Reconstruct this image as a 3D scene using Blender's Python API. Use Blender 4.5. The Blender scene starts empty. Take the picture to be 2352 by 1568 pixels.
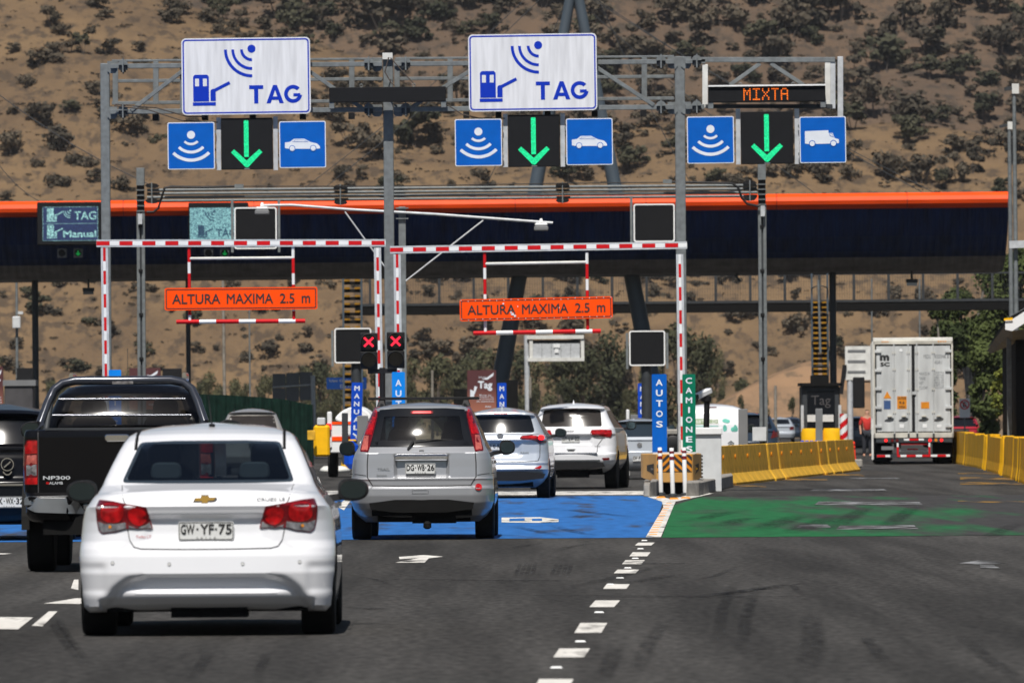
import bpy, bmesh, math, random
import numpy as np
from mathutils import Vector, Matrix, noise
from mathutils.bvhtree import BVHTree
from mathutils.geometry import delaunay_2d_cdt

sc = bpy.context.scene
COL = sc.collection
rad = math.radians

# ------------------------------------------------------------------ camera
FD, UC, VC = 19000.0, 1176.0, 784.0          # focal length and centre in reference units
PITCH, ROLL, CAMZ = math.atan(176 / FD), rad(-0.4), 1.5
cam = bpy.data.cameras.new('camera')
cam.sensor_width = 36.0
cam.lens = 36.0 * FD / 2352.0
cam.clip_start, cam.clip_end = 1.0, 9000.0
cam.dof.use_dof = True
cam.dof.focus_distance = 106.0
cam.dof.aperture_fstop = 9.5
camo = bpy.data.objects.new('camera', cam)
COL.objects.link(camo)
CR = Matrix.Rotation(math.pi / 2 + PITCH, 3, 'X') @ Matrix.Rotation(ROLL, 3, 'Z')
camo.matrix_world = Matrix.Translation((0, 0, CAMZ)) @ CR.to_4x4()
sc.camera = camo

# ------------------------------------------------------------------ sky, sun, exposure
SUN_EL, SUN_AZ = rad(57), rad(7)            # sun high, behind the camera and a little to the left
sund = Vector((-math.sin(SUN_AZ) * math.cos(SUN_EL), -math.cos(SUN_AZ) * math.cos(SUN_EL), math.sin(SUN_EL)))
w = bpy.data.worlds.new('World')
sc.world = w
w.use_nodes = True
nt = w.node_tree
sky = nt.nodes.new('ShaderNodeTexSky')
sky.sky_type = 'NISHITA'
sky.sun_disc = False
sky.sun_elevation = SUN_EL
sky.sun_rotation = math.pi + SUN_AZ
bg = nt.nodes['Background']
bg.inputs['Strength'].default_value = 0.05
nt.links.new(sky.outputs[0], bg.inputs['Color'])
sl = bpy.data.lights.new('sun', 'SUN')
sl.energy = 5.0
sl.angle = rad(0.53)
sl.color = (1.0, 0.95, 0.88)
slo = bpy.data.objects.new('sun', sl)
COL.objects.link(slo)
slo.rotation_euler = sund.to_track_quat('Z', 'Y').to_euler()
vs = sc.view_settings
vs.view_transform = 'Standard'
vs.look = 'None'
vs.exposure = 0.12
vs.gamma = 1.0
vs.use_curve_mapping = False
sc.cycles.max_bounces = 6
sc.cycles.transparent_max_bounces = 10
sc.cycles.caustics_reflective = False
sc.cycles.caustics_refractive = False

# ------------------------------------------------------------------ helpers
def S(Y):
    return FD / Y

def at(u, v, Y):
    d = CR @ Vector(((u - UC) / FD, -(v - VC) / FD, -1.0))
    return Vector((d.x / d.y * Y, Y, CAMZ + d.z / d.y * Y))

def gnd(u, v):
    d = CR @ Vector(((u - UC) / FD, -(v - VC) / FD, -1.0))
    t = -CAMZ / d.z
    return Vector((d.x * t, d.y * t, 0.0))

def tag(o, label=None, cat=None, group=None, kind=None):
    if label: o['label'] = label
    if cat: o['category'] = cat
    if group: o['group'] = group
    if kind: o['kind'] = kind
    return o

def thing(name, label, cat, loc=(0, 0, 0), rotz=0.0, group=None, scale=1.0):
    o = bpy.data.objects.new(name, None)
    o.empty_display_size = 0.2
    COL.objects.link(o)
    o.location = loc
    o.rotation_euler = (0, 0, rotz)
    o.scale = (scale,) * 3
    return tag(o, label, cat, group)

def link(name, me, parent=None, loc=None):
    o = bpy.data.objects.new(name, me)
    COL.objects.link(o)
    if parent: o.parent = parent
    if loc is not None: o.location = loc
    return o

def dup(root, loc=None, label=None, rotz=None):
    r = root.copy()
    COL.objects.link(r)
    if loc is not None: r.location = loc
    if rotz is not None: r.rotation_euler = (0, 0, rotz)
    if label: r['label'] = label
    for ch in list(root.children):
        c = ch.copy(); COL.objects.link(c); c.parent = r
        for g in list(ch.children):
            d = g.copy(); COL.objects.link(d); d.parent = c
    return r

class MB:
    """collects polygons, then links them as one mesh object"""
    def __init__(s):
        s.v, s.f, s.m = [], [], []
    def add(s, vs_, fs_, mi=0):
        b = len(s.v)
        s.v += [tuple(p) for p in vs_]
        for f in fs_:
            s.f.append(tuple(i + b for i in f)); s.m.append(mi)
        return s
    def box(s, x0, x1, y0, y1, z0, z1, mi=0):
        return s.add([(x0,y0,z0),(x1,y0,z0),(x1,y1,z0),(x0,y1,z0),(x0,y0,z1),(x1,y0,z1),(x1,y1,z1),(x0,y1,z1)],
                     [(0,3,2,1),(4,5,6,7),(0,1,5,4),(1,2,6,5),(2,3,7,6),(3,0,4,7)], mi)
    def bar(s, p0, p1, wd, ht, mi=0):
        p0, p1 = Vector(p0), Vector(p1)
        d = (p1 - p0).normalized()
        ref = Vector((0, 0, 1)) if abs(d.z) < 0.9 else Vector((0, 1, 0))
        a = d.cross(ref).normalized(); b = a.cross(d).normalized()
        q = []
        for p in (p0, p1):
            for i, j in ((-1,-1),(1,-1),(1,1),(-1,1)):
                q.append(p + a * (wd / 2 * i) + b * (ht / 2 * j))
        return s.add(q, [(0,1,2,3),(7,6,5,4),(0,4,5,1),(1,5,6,2),(2,6,7,3),(3,7,4,0)], mi)
    def tube(s, p0, p1, r, n=10, r1=None, mi=0):
        return s.pipe([p0, p1], r, n, mi, r1)
    def pipe(s, pts, r, n=8, mi=0, r1=None):
        pts = [Vector(p) for p in pts]
        L = len(pts); vs_, fs_ = [], []
        for k, p in enumerate(pts):
            d = (pts[min(k + 1, L - 1)] - pts[max(k - 1, 0)]).normalized()
            ref = Vector((0, 0, 1)) if abs(d.z) < 0.95 else Vector((0, 1, 0))
            a = d.cross(ref).normalized(); b = a.cross(d).normalized()
            rr = r if r1 is None else r + (r1 - r) * k / (L - 1)
            for i in range(n):
                t = 2 * math.pi * i / n
                vs_.append(p + a * (math.cos(t) * rr) + b * (math.sin(t) * rr))
        for k in range(L - 1):
            for i in range(n):
                j = (i + 1) % n
                fs_.append((k*n+i, k*n+j, (k+1)*n+j, (k+1)*n+i))
        fs_.append(tuple(range(n))[::-1]); fs_.append(tuple((L-1)*n+i for i in range(n)))
        return s.add(vs_, fs_, mi)
    def poly(s, pts, y, depth=0.004, mi=0):
        """polygon in the x-z plane, front at y, thickness behind it"""
        n = len(pts)
        a = sum(pts[i][0]*pts[(i+1)%n][1] - pts[(i+1)%n][0]*pts[i][1] for i in range(n))
        if a < 0: pts = pts[::-1]
        vs_ = [(p[0], y, p[1]) for p in pts] + [(p[0], y + depth, p[1]) for p in pts]
        fs_ = [tuple(range(n)), tuple(range(2*n-1, n-1, -1))]
        fs_ += [(i, n+i, n+(i+1)%n, (i+1)%n) for i in range(n)]
        return s.add(vs_, fs_, mi)
    def prism(s, pts, x0, x1, mi=0):
        """polygon in y-z extruded along x"""
        n = len(pts)
        vs_ = [(x0, p[0], p[1]) for p in pts] + [(x1, p[0], p[1]) for p in pts]
        return s.add(vs_, [tuple(range(n))[::-1], tuple(range(n, 2*n))] + [(i, (i+1)%n, n+(i+1)%n, n+i) for i in range(n)], mi)
    def lathe(s, prof, n=24, axis='z', c=(0,0,0), mi=0):
        vs_, fs_ = [], []
        L = len(prof)
        for r, h in prof:
            for i in range(n):
                t = 2*math.pi*i/n
                p = {'z': (r*math.cos(t), r*math.sin(t), h), 'x': (h, r*math.cos(t), r*math.sin(t)), 'y': (r*math.cos(t), h, r*math.sin(t))}[axis]
                vs_.append((p[0]+c[0], p[1]+c[1], p[2]+c[2]))
        for k in range(L-1):
            for i in range(n):
                fs_.append((k*n+i, k*n+(i+1)%n, (k+1)*n+(i+1)%n, (k+1)*n+i))
        fs_ += [tuple(range(n)), tuple((L-1)*n+i for i in range(n))]
        return s.add(vs_, fs_, mi)
    def mesh(s, name, mats, smooth=False, org=None, recalc=True, bevel=0):
        me = bpy.data.meshes.new(name)
        vv = s.v if org is None else [(p[0]-org[0], p[1]-org[1], p[2]-org[2]) for p in s.v]
        me.from_pydata(vv, [], s.f)
        mats = mats if isinstance(mats, (list, tuple)) else [mats]
        for m_ in mats: me.materials.append(m_)
        if len(mats) > 1: me.polygons.foreach_set('material_index', s.m)
        if recalc or bevel:
            bm = bmesh.new(); bm.from_mesh(me)
            bmesh.ops.recalc_face_normals(bm, faces=bm.faces)
            if bevel:
                es = [e for e in bm.edges if len(e.link_faces) == 2 and e.calc_face_angle(0) > 0.7]
                bmesh.ops.bevel(bm, geom=es, offset=bevel, segments=1, affect='EDGES', clamp_overlap=True)
            bm.to_mesh(me); bm.free()
        if smooth:
            me.polygons.foreach_set('use_smooth', [True]*len(me.polygons))
            me.set_sharp_from_angle(angle=rad(38))
        me.update()
        return me
    def build(s, name, mats, parent=None, smooth=False, recalc=True, bevel=0, world=False):
        """world=True: the points are world points, moved into the parent's frame (parent not turned)"""
        org = tuple(parent.location) if (world and parent) else None
        return link(name, s.mesh(name, mats, smooth, org, recalc, bevel), parent)

def rrect(x0, x1, z0, z1, r, n=5):
    out = []
    for cx, cz, a in ((x1-r, z1-r, 0), (x0+r, z1-r, 90), (x0+r, z0+r, 180), (x1-r, z0+r, 270)):
        for k in range(n+1):
            t = rad(a + 90*k/n); out.append((cx + r*math.cos(t), cz + r*math.sin(t)))
    return out

def circ(cx, cz, r, n=20, a0=0, a1=360):
    m = n if a1 - a0 >= 360 else n + 1
    return [(cx + r*math.cos(rad(a0+(a1-a0)*k/n)), cz + r*math.sin(rad(a0+(a1-a0)*k/n))) for k in range(m)]

def arcband(cx, cz, r, wd, a0, a1, n=14):
    return circ(cx, cz, r+wd/2, n, a0, a1) + circ(cx, cz, r-wd/2, n, a0, a1)[::-1]

def thick(p, q, wd):
    (a, b), (c, d) = p, q
    L = math.hypot(c-a, d-b); nx, nz = -(d-b)/L*wd/2, (c-a)/L*wd/2
    return [(a+nx, b+nz), (c+nx, d+nz), (c-nx, d-nz), (a-nx, b-nz)]

# ------------------------------------------------------------------ materials
def nodes(m_):
    m_.use_nodes = True
    return m_.node_tree, m_.node_tree.nodes['Principled BSDF']

def mat(name, col, rough=0.5, metal=0.0, var=0.10, scale=5.0, bump=0.0, coat=0.0, spec=0.5, emit=None, estr=0.0, stretch=None):
    m_ = bpy.data.materials.new(name)
    t, b = nodes(m_)
    b.inputs['Roughness'].default_value = rough
    b.inputs['Metallic'].default_value = metal
    b.inputs['Specular IOR Level'].default_value = spec
    b.inputs['Coat Weight'].default_value = coat
    b.inputs['Coat Roughness'].default_value = 0.04
    c4 = (*col, 1)
    b.inputs['Base Color'].default_value = c4
    if var > 0:
        tc = t.nodes.new('ShaderNodeTexCoord')
        n_ = t.nodes.new('ShaderNodeTexNoise')
        n_.inputs['Scale'].default_value = scale
        n_.inputs['Detail'].default_value = 6
        src = tc.outputs['Object']
        if stretch:
            mp = t.nodes.new('ShaderNodeMapping'); mp.inputs['Scale'].default_value = stretch
            t.links.new(src, mp.inputs['Vector']); src = mp.outputs[0]
        t.links.new(src, n_.inputs['Vector'])
        r = t.nodes.new('ShaderNodeMapRange')
        r.inputs['From Min'].default_value = 0.3; r.inputs['From Max'].default_value = 0.7
        r.inputs['To Min'].default_value = 1 - var; r.inputs['To Max'].default_value = 1 + var
        t.links.new(n_.outputs['Fac'], r.inputs['Value'])
        mx = t.nodes.new('ShaderNodeMix'); mx.data_type = 'RGBA'; mx.blend_type = 'MULTIPLY'
        mx.inputs['Factor'].default_value = 1.0
        mx.inputs['A'].default_value = c4
        cb = t.nodes.new('ShaderNodeCombineColor')
        for k in range(3): t.links.new(r.outputs[0], cb.inputs[k])
        t.links.new(cb.outputs[0], mx.inputs['B'])
        t.links.new(mx.outputs['Result'], b.inputs['Base Color'])
        if bump:
            bp = t.nodes.new('ShaderNodeBump'); bp.inputs['Strength'].default_value = bump; bp.inputs['Distance'].default_value = 0.02
            t.links.new(n_.outputs['Fac'], bp.inputs['Height']); t.links.new(bp.outputs[0], b.inputs['Normal'])
    if emit:
        b.inputs['Emission Color'].default_value = (*emit, 1)
        b.inputs['Emission Strength'].default_value = estr
    return m_

def glass(name, tint, refl=1.0):
    m_ = bpy.data.materials.new(name); m_.use_nodes = True
    t = m_.node_tree; t.nodes.clear()
    out = t.nodes.new('ShaderNodeOutputMaterial')
    tr = t.nodes.new('ShaderNodeBsdfTransparent'); tr.inputs[0].default_value = (*tint, 1)
    gl = t.nodes.new('ShaderNodeBsdfGlossy'); gl.inputs['Roughness'].default_value = 0.045
    fr = t.nodes.new('ShaderNodeFresnel'); fr.inputs['IOR'].default_value = 1.5
    tc = t.nodes.new('ShaderNodeTexCoord')
    n_ = t.nodes.new('ShaderNodeTexNoise'); n_.inputs['Scale'].default_value = 3.0
    bp = t.nodes.new('ShaderNodeBump'); bp.inputs['Strength'].default_value = 0.05; bp.inputs['Distance'].default_value = 0.01
    t.links.new(tc.outputs['Object'], n_.inputs['Vector']); t.links.new(n_.outputs['Fac'], bp.inputs['Height'])
    t.links.new(bp.outputs[0], gl.inputs['Normal'])
    ge = t.nodes.new('ShaderNodeNewGeometry'); io = t.nodes.new('ShaderNodeMath'); io.operation = 'MULTIPLY_ADD'
    io.inputs[1].default_value = 1/1.5 - 1.5; io.inputs[2].default_value = 1.5
    t.links.new(ge.outputs['Backfacing'], io.inputs[0]); t.links.new(io.outputs[0], fr.inputs['IOR'])
    mx = t.nodes.new('ShaderNodeMixShader')
    mu = t.nodes.new('ShaderNodeMath'); mu.operation = 'MULTIPLY'; mu.inputs[1].default_value = refl
    t.links.new(fr.outputs[0], mu.inputs[0]); t.links.new(mu.outputs[0], mx.inputs[0])
    t.links.new(tr.outputs[0], mx.inputs[1]); t.links.new(gl.outputs[0], mx.inputs[2])
    t.links.new(mx.outputs[0], out.inputs[0])
    return m_

M = {}
M['steel'] = mat('galvanised_steel', (0.155, 0.170, 0.175), 0.6, 0.2, var=0.2, scale=9)
M['steel_light'] = mat('bright_steel', (0.50, 0.52, 0.54), 0.5, 0.2, var=0.14, scale=8)
M['steel_dark'] = mat('dark_steel', (0.035, 0.04, 0.045), 0.6, 0.2, var=0.2)
M['pylon'] = mat('pylon_paint', (0.055, 0.075, 0.095), 0.5, 0.0, var=0.12, scale=1)
M['black'] = mat('black_plastic', (0.008, 0.008, 0.009), 0.55, var=0.15, spec=0.3)
M['screen'] = mat('matt_screen', (0.007, 0.0075, 0.009), 0.7, var=0.1, spec=0.2)
M['white'] = mat('white_paint', (0.75, 0.76, 0.76), 0.5, var=0.06, scale=4)
M['white_dirty'] = mat('dirty_white_paint', (0.60, 0.60, 0.57), 0.6, var=0.14, scale=4)
M['sign_white'] = mat('sign_white', (0.66, 0.67, 0.70), 0.35, var=0.12, scale=2.2, stretch=(5, 1, 0.5))
M['sign_blue'] = mat('sign_blue', (0.0015, 0.098, 0.44), 0.5, var=0.08, scale=4, spec=0.12)
M['print_blue'] = mat('print_blue', (0.006, 0.035, 0.42), 0.5, var=0.05, spec=0.1)
M['print_white'] = mat('print_white', (0.66, 0.70, 0.76), 0.5, var=0.06)
M['sign_blue_deep'] = mat('sign_blue_deep', (0.005, 0.06, 0.46), 0.5, var=0.08, spec=0.12)
M['sign_blue_pale'] = mat('sign_blue_pale', (0.004, 0.21, 0.66), 0.5, var=0.08, spec=0.12)
M['sign_green'] = mat('sign_green', (0.002, 0.15, 0.085), 0.5, var=0.08, spec=0.12)
M['sign_orange'] = mat('sign_orange', (0.95, 0.075, 0.002), 0.55, var=0.06, scale=3, spec=0.1)
M['orange_rim'] = mat('orange_fascia', (0.85, 0.075, 0.006), 0.5, var=0.16, scale=0.9, spec=0.2, stretch=(.6, 1, 3))
M['navy'] = mat('navy_cladding', (0.003, 0.018, 0.085), 0.5, var=0.45, scale=1.0, spec=0.25, stretch=(2.5, 1, .12))
M['grey_clad'] = mat('grey_cladding', (0.17, 0.16, 0.155), 0.6, var=0.3, scale=1.5)
M['red'] = mat('red_tape', (0.55, 0.008, 0.012), 0.5, var=0.1, spec=0.15)
M['maroon'] = mat('maroon_tape', (0.18, 0.008, 0.012), 0.5, var=0.1)
M['yellow'] = mat('yellow_plastic', (0.85, 0.46, 0.008), 0.5, var=0.08, spec=0.2)
M['ochre'] = mat('ochre_barrier_paint', (0.68, 0.39, 0.04), 0.7, var=0.28, scale=4, bump=0.2, spec=0.15)
M['amber'] = mat('amber_reflector', (0.62, 0.22, 0.01), 0.4, var=0.1)
M['beige'] = mat('beige_plastic', (0.50, 0.27, 0.075), 0.5, var=0.1, scale=3)
M['concrete'] = mat('concrete', (0.25, 0.235, 0.21), 0.9, var=0.28, scale=4, bump=0.3)
M['cabinet'] = mat('cabinet_paint', (0.55, 0.57, 0.58), 0.5, var=0.08)
M['rubber'] = mat('tyre_rubber', (0.010, 0.010, 0.010), 0.8, var=0.2, spec=0.2)
M['under'] = mat('underbody', (0.006, 0.006, 0.006), 0.8, var=0.2, spec=0.15)
M['interior'] = mat('cabin_lining', (0.010, 0.010, 0.011), 0.8, var=0.15, spec=0.15)
M['seat'] = mat('seat_cloth', (0.022, 0.022, 0.025), 0.9, var=0.2, spec=0.1)
M['seat_pale'] = mat('pale_headrest', (0.30, 0.33, 0.32), 0.8, var=0.12)
M['chrome'] = mat('chrome', (0.72, 0.73, 0.75), 0.12, 1.0, var=0.05)
M['rim'] = mat('alloy', (0.35, 0.36, 0.37), 0.35, 0.8, var=0.1)
M['bar'] = mat('dark_chrome', (0.045, 0.05, 0.065), 0.16, 0.35, var=0.05, coat=.4)
M['gold'] = mat('gold_badge', (0.75, 0.45, 0.10), 0.3, 0.6, var=0.05)
M['lens_red'] = mat('red_lens', (0.36, 0.004, 0.006), 0.15, coat=0.4, var=0.5, scale=20)
M['lens_dark'] = mat('dark_red_lens', (0.13, 0.003, 0.006), 0.12, coat=0.6, var=0.3, scale=22)
M['lens_clear'] = mat('clear_lens', (0.15, 0.145, 0.15), 0.12, coat=0.6, var=0.6, scale=26)
M['lens_pink'] = mat('smoky_pink_lens', (0.42, 0.10, 0.08), 0.12, coat=0.6, var=0.25, scale=24)
M['lens_lit'] = mat('lit_red_lens', (0.6, 0.01, 0.012), 0.2, var=0.2, scale=30, emit=(1, 0.02, 0.02), estr=1.4)
M['gap'] = mat('panel_gap', (0.03, 0.03, 0.032), 0.8, var=0)
M['plate'] = mat('number_plate', (0.62, 0.63, 0.62), 0.5, var=0.05)
M['ink'] = mat('plate_ink', (0.015, 0.015, 0.015), 0.6, var=0)
M['grey_ink'] = mat('grey_ink', (0.16, 0.17, 0.18), 0.6, var=0)
M['glass_dark'] = glass('tinted_glass', (0.22, 0.26, 0.29), 1.5)
M['glass_clear'] = glass('clear_glass', (0.72, 0.78, 0.77), 1.4)
M['glass_black'] = mat('blackened_glass', (0.006, 0.007, 0.009), 0.09, var=0, spec=0.5)
M['glass_deep'] = glass('deep_tinted_glass', (0.09, 0.10, 0.11), 1.1)
M['glass_brown'] = mat('privacy_glass', (0.030, 0.026, 0.024), 0.10, var=0.1, spec=0.3)
M['mirror'] = mat('mirror_glass', (0.055, 0.08, 0.09), 0.08, 0.85, var=0)
M['led_green'] = mat('green_led', (0.0, 0.3, 0.12), 0.4, var=0, emit=(0.02, 1.0, 0.38), estr=1.15)
M['led_dim'] = mat('dim_green_led', (0.0, 0.2, 0.05), 0.4, var=0, emit=(0.0, 0.5, 0.08), estr=0.35)
M['led_red'] = mat('red_led', (0.5, 0.0, 0.02), 0.4, var=0, emit=(1.0, 0.02, 0.05), estr=1.5)
M['led_orange'] = mat('orange_led', (0.4, 0.1, 0.0), 0.4, var=0, emit=(1.0, 0.16, 0.01), estr=0.9)
M['brick_dirt'] = mat('red_poster', (0.16, 0.045, 0.035), 0.6, var=0.3, scale=2)
M['green_net'] = mat('green_shade_net', (0.006, 0.022, 0.016), 0.9, var=0.35, scale=4, spec=0.1)
M['grey_panel'] = mat('grey_panel', (0.16, 0.165, 0.17), 0.6, var=0.12, scale=2)
M['lamp_lens'] = mat('lamp_lens', (0.55, 0.56, 0.55), 0.3, var=0.05)
M['rung'] = mat('yellow_rung', (0.26, 0.13, 0.012), 0.7, var=0.25, spec=.1)

def paint(name, col, metal=0.0, rough=0.35):
    return mat(name, col, rough, metal, var=0.03, scale=1.2, coat=1.0)
M['p_white'] = paint('white_car_paint', (0.74, 0.75, 0.78))
M['p_silver'] = paint('silver_car_paint', (0.40, 0.41, 0.43), 0.5, 0.36)
M['p_silver2'] = paint('pale_silver_car_paint', (0.48, 0.52, 0.57), 0.3, 0.4)
M['p_black'] = mat('black_car_paint', (0.003, 0.003, 0.004), 0.22, 0.0, var=0.03, coat=0.2, spec=0.18)
M['p_red'] = paint('red_car_paint', (0.36, 0.006, 0.016))
M['p_beige'] = paint('beige_silver_paint', (0.42, 0.40, 0.37), 0.4, 0.4)
M['p_blue'] = paint('dark_blue_paint', (0.02, 0.035, 0.06), 0.2, 0.3)
for _k in ('led_green',):
    t, b = nodes(M[_k])
    tc = t.nodes.new('ShaderNodeTexCoord')
    vo = t.nodes.new('ShaderNodeTexVoronoi'); vo.inputs['Scale'].default_value = 38; vo.inputs['Randomness'].default_value = 0.25
    t.links.new(tc.outputs['Object'], vo.inputs['Vector'])
    r = t.nodes.new('ShaderNodeMapRange'); r.inputs['From Min'].default_value = 0.1; r.inputs['From Max'].default_value = 0.6
    r.inputs['To Min'].default_value = 1.7; r.inputs['To Max'].default_value = 0.35
    t.links.new(vo.outputs['Distance'], r.inputs['Value']); t.links.new(r.outputs[0], b.inputs['Emission Strength'])

# ------------------------------------------------------------------ lettering
_tc = {}
def text_data(s, bold):
    k = (s, bold)
    if k not in _tc:
        cu = bpy.data.curves.new('lettering', 'FONT')
        cu.body = s; cu.size = 1.0; cu.resolution_u = 3; cu.fill_mode = 'FRONT'
        o = bpy.data.objects.new('lettering', cu); COL.objects.link(o)
        dg = bpy.context.evaluated_depsgraph_get(); dg.update()
        me = bpy.data.meshes.new_from_object(o.evaluated_get(dg))
        vv = [v.co.copy() for v in me.vertices]; ff = [tuple(p.vertices) for p in me.polygons]
        bpy.data.meshes.remove(me); bpy.data.objects.remove(o); bpy.data.curves.remove(cu)
        x0 = min(v.x for v in vv); x1 = max(v.x for v in vv); y0 = min(v.y for v in vv); y1 = max(v.y for v in vv)
        ww, hh = x1-x0, y1-y0; pts, fs_ = [], []
        for q, (ox, oy) in enumerate(((0, 0),) if bold <= 0 else ((bold, 0), (-bold, 0), (0, bold), (0, -bold))):
            b0 = len(pts)
            pts += [((v.x-x0+ox+bold)/(ww+2*bold)-0.5, (v.y-y0+oy+bold)/(hh+2*bold)-0.5, -0.0006*q) for v in vv]
            fs_ += [tuple(b0+i for i in f) for f in ff]
        _tc[k] = (pts, fs_)
    return _tc[k]

def text_in(mb, s, cx, cz, wd, ht, y, bold=0.02, mi=0, slope=0.0, lean=0.0):
    vv, ff = text_data(s, bold)
    mb.add([(cx + a*wd + b*ht*lean, y + c, cz + b*ht + a*wd*slope) for a, b, c in vv], ff, mi)
    return mb

def vertical_text(mb, word, cx, ztop, zbot, wd, y, frac=0.62, bold=0.03):
    n = len(word); step = (ztop - zbot)/n
    for i, ch in enumerate(word):
        wi = wd*0.28 if ch == 'I' else wd
        text_in(mb, ch, cx, ztop - step*(i+0.5), wi, step*frac, y, bold)
    return mb
# ------------------------------------------------------------------ ground, road, markings
def sheet(name, pts, z, m_, kind='structure', label=None):
    mb = MB(); mb.add([(p[0], p[1], z) for p in pts], [tuple(range(len(pts)))])
    o = mb.build(name, m_); o['kind'] = kind
    if label: o['label'] = label
    return o

def asphalt():
    m_ = bpy.data.materials.new('asphalt'); t, b = nodes(m_)
    b.inputs['Roughness'].default_value = 0.9; b.inputs['Specular IOR Level'].default_value = 0.12
    tc = t.nodes.new('ShaderNodeTexCoord')
    def ns(scale, st, det=5):
        mp = t.nodes.new('ShaderNodeMapping'); mp.inputs['Scale'].default_value = st
        n_ = t.nodes.new('ShaderNodeTexNoise'); n_.inputs['Scale'].default_value = scale; n_.inputs['Detail'].default_value = det
        t.links.new(tc.outputs['Object'], mp.inputs['Vector']); t.links.new(mp.outputs[0], n_.inputs['Vector'])
        return n_.outputs['Fac']
    def rng(o, a, c, lo, hi):
        r = t.nodes.new('ShaderNodeMapRange'); r.inputs[1].default_value = a; r.inputs[2].default_value = c
        r.inputs[3].default_value = lo; r.inputs[4].default_value = hi; t.links.new(o, r.inputs[0]); return r.outputs[0]
    def mul(a, c):
        x = t.nodes.new('ShaderNodeMath'); x.operation = 'MULTIPLY'; t.links.new(a, x.inputs[0]); t.links.new(c, x.inputs[1]); return x.outputs[0]
    big = rng(ns(0.25, (1, 0.12, 1)), 0.35, 0.65, 0.72, 1.16)
    streak = rng(ns(1.6, (1, 0.035, 1), 4), 0.40, 0.62, 0.68, 1.08)
    patch = rng(ns(0.9, (0.5, 0.10, 1), 3), 0.42, 0.5, 0.93, 1.0)
    grain = rng(ns(14, (1, 0.22, 1), 8), 0.30, 0.70, 0.62, 1.38)
    f = mul(mul(big, streak), mul(patch, grain))
    mx = t.nodes.new('ShaderNodeMix'); mx.data_type = 'RGBA'; mx.blend_type = 'MULTIPLY'; mx.inputs['Factor'].default_value = 1
    mx.inputs['A'].default_value = (0.0550, 0.0525, 0.0495, 1)
    cb = t.nodes.new('ShaderNodeCombineColor')
    for k in range(3): t.links.new(f, cb.inputs[k])
    t.links.new(cb.outputs[0], mx.inputs['B']); t.links.new(mx.outputs['Result'], b.inputs['Base Color'])
    return m_
M['asphalt'] = asphalt()

def worn_paint(name, col, lo, hi, scale, stretch, side=None):
    """road paint rubbed away to the asphalt below it; side=(x0, x1) wears it more towards x1"""
    m_ = bpy.data.materials.new(name); t, b = nodes(m_)
    b.inputs['Roughness'].default_value = 0.8; b.inputs['Specular IOR Level'].default_value = 0.15
    tc = t.nodes.new('ShaderNodeTexCoord')
    def ns(sc_, st, det):
        mp = t.nodes.new('ShaderNodeMapping'); mp.inputs['Scale'].default_value = st
        n_ = t.nodes.new('ShaderNodeTexNoise'); n_.inputs['Scale'].default_value = sc_; n_.inputs['Detail'].default_value = det
        t.links.new(tc.outputs['Object'], mp.inputs['Vector']); t.links.new(mp.outputs[0], n_.inputs['Vector']); return n_.outputs['Fac']
    r = t.nodes.new('ShaderNodeMapRange'); r.inputs[1].default_value = lo; r.inputs[2].default_value = hi
    src = ns(scale, stretch, 5)
    if side:
        sx = t.nodes.new('ShaderNodeSeparateXYZ'); t.links.new(tc.outputs['Object'], sx.inputs[0])
        q = t.nodes.new('ShaderNodeMapRange'); q.inputs[1].default_value = side[0]; q.inputs[2].default_value = side[1]
        q.inputs[3].default_value = 0.0; q.inputs[4].default_value = side[2]
        t.links.new(sx.outputs[0], q.inputs[0])
        ad = t.nodes.new('ShaderNodeMath'); ad.operation = 'SUBTRACT'
        t.links.new(src, ad.inputs[0]); t.links.new(q.outputs[0], ad.inputs[1]); src = ad.outputs[0]
    t.links.new(src, r.inputs[0])
    mx = t.nodes.new('ShaderNodeMix'); mx.data_type = 'RGBA'
    mx.inputs['A'].default_value = (0.045, 0.043, 0.042, 1); mx.inputs['B'].default_value = (*col, 1)
    t.links.new(r.outputs[0], mx.inputs['Factor'])
    g = ns(5, (1, 0.1, 1), 6)
    gr = t.nodes.new('ShaderNodeMapRange'); gr.inputs[1].default_value = 0.3; gr.inputs[2].default_value = 0.7; gr.inputs[3].default_value = 0.82; gr.inputs[4].default_value = 1.15
    t.links.new(g, gr.inputs[0])
    cb = t.nodes.new('ShaderNodeCombineColor')
    for k in range(3): t.links.new(gr.outputs[0], cb.inputs[k])
    m2 = t.nodes.new('ShaderNodeMix'); m2.data_type = 'RGBA'; m2.blend_type = 'MULTIPLY'; m2.inputs['Factor'].default_value = 1
    t.links.new(mx.outputs['Result'], m2.inputs['A']); t.links.new(cb.outputs[0], m2.inputs['B'])
    t.links.new(m2.outputs['Result'], b.inputs['Base Color'])
    return m_
M['road_blue'] = worn_paint('blue_road_paint', (0.024, 0.125, 0.37), 0.31, 0.44, 1.6, (0.8, 0.07, 1))
M['road_green'] = worn_paint('green_road_paint', (0.015, 0.115, 0.040), 0.28, 0.50, 1.5, (0.7, 0.05, 1), (3.4, 10.0, 0.40))
M['road_white'] = worn_paint('white_road_paint', (0.62, 0.60, 0.56), 0.33, 0.45, 3.0, (1, 0.2, 1))
M['road_white_worn'] = worn_paint('worn_white_road_paint', (0.32, 0.33, 0.34), 0.46, 0.68, 2.5, (1, 0.5, 1))
M['road_yellow'] = worn_paint('worn_yellow_road_paint', (0.36, 0.19, 0.02), 0.46, 0.62, 1.5, (1, 0.3, 1))

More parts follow.
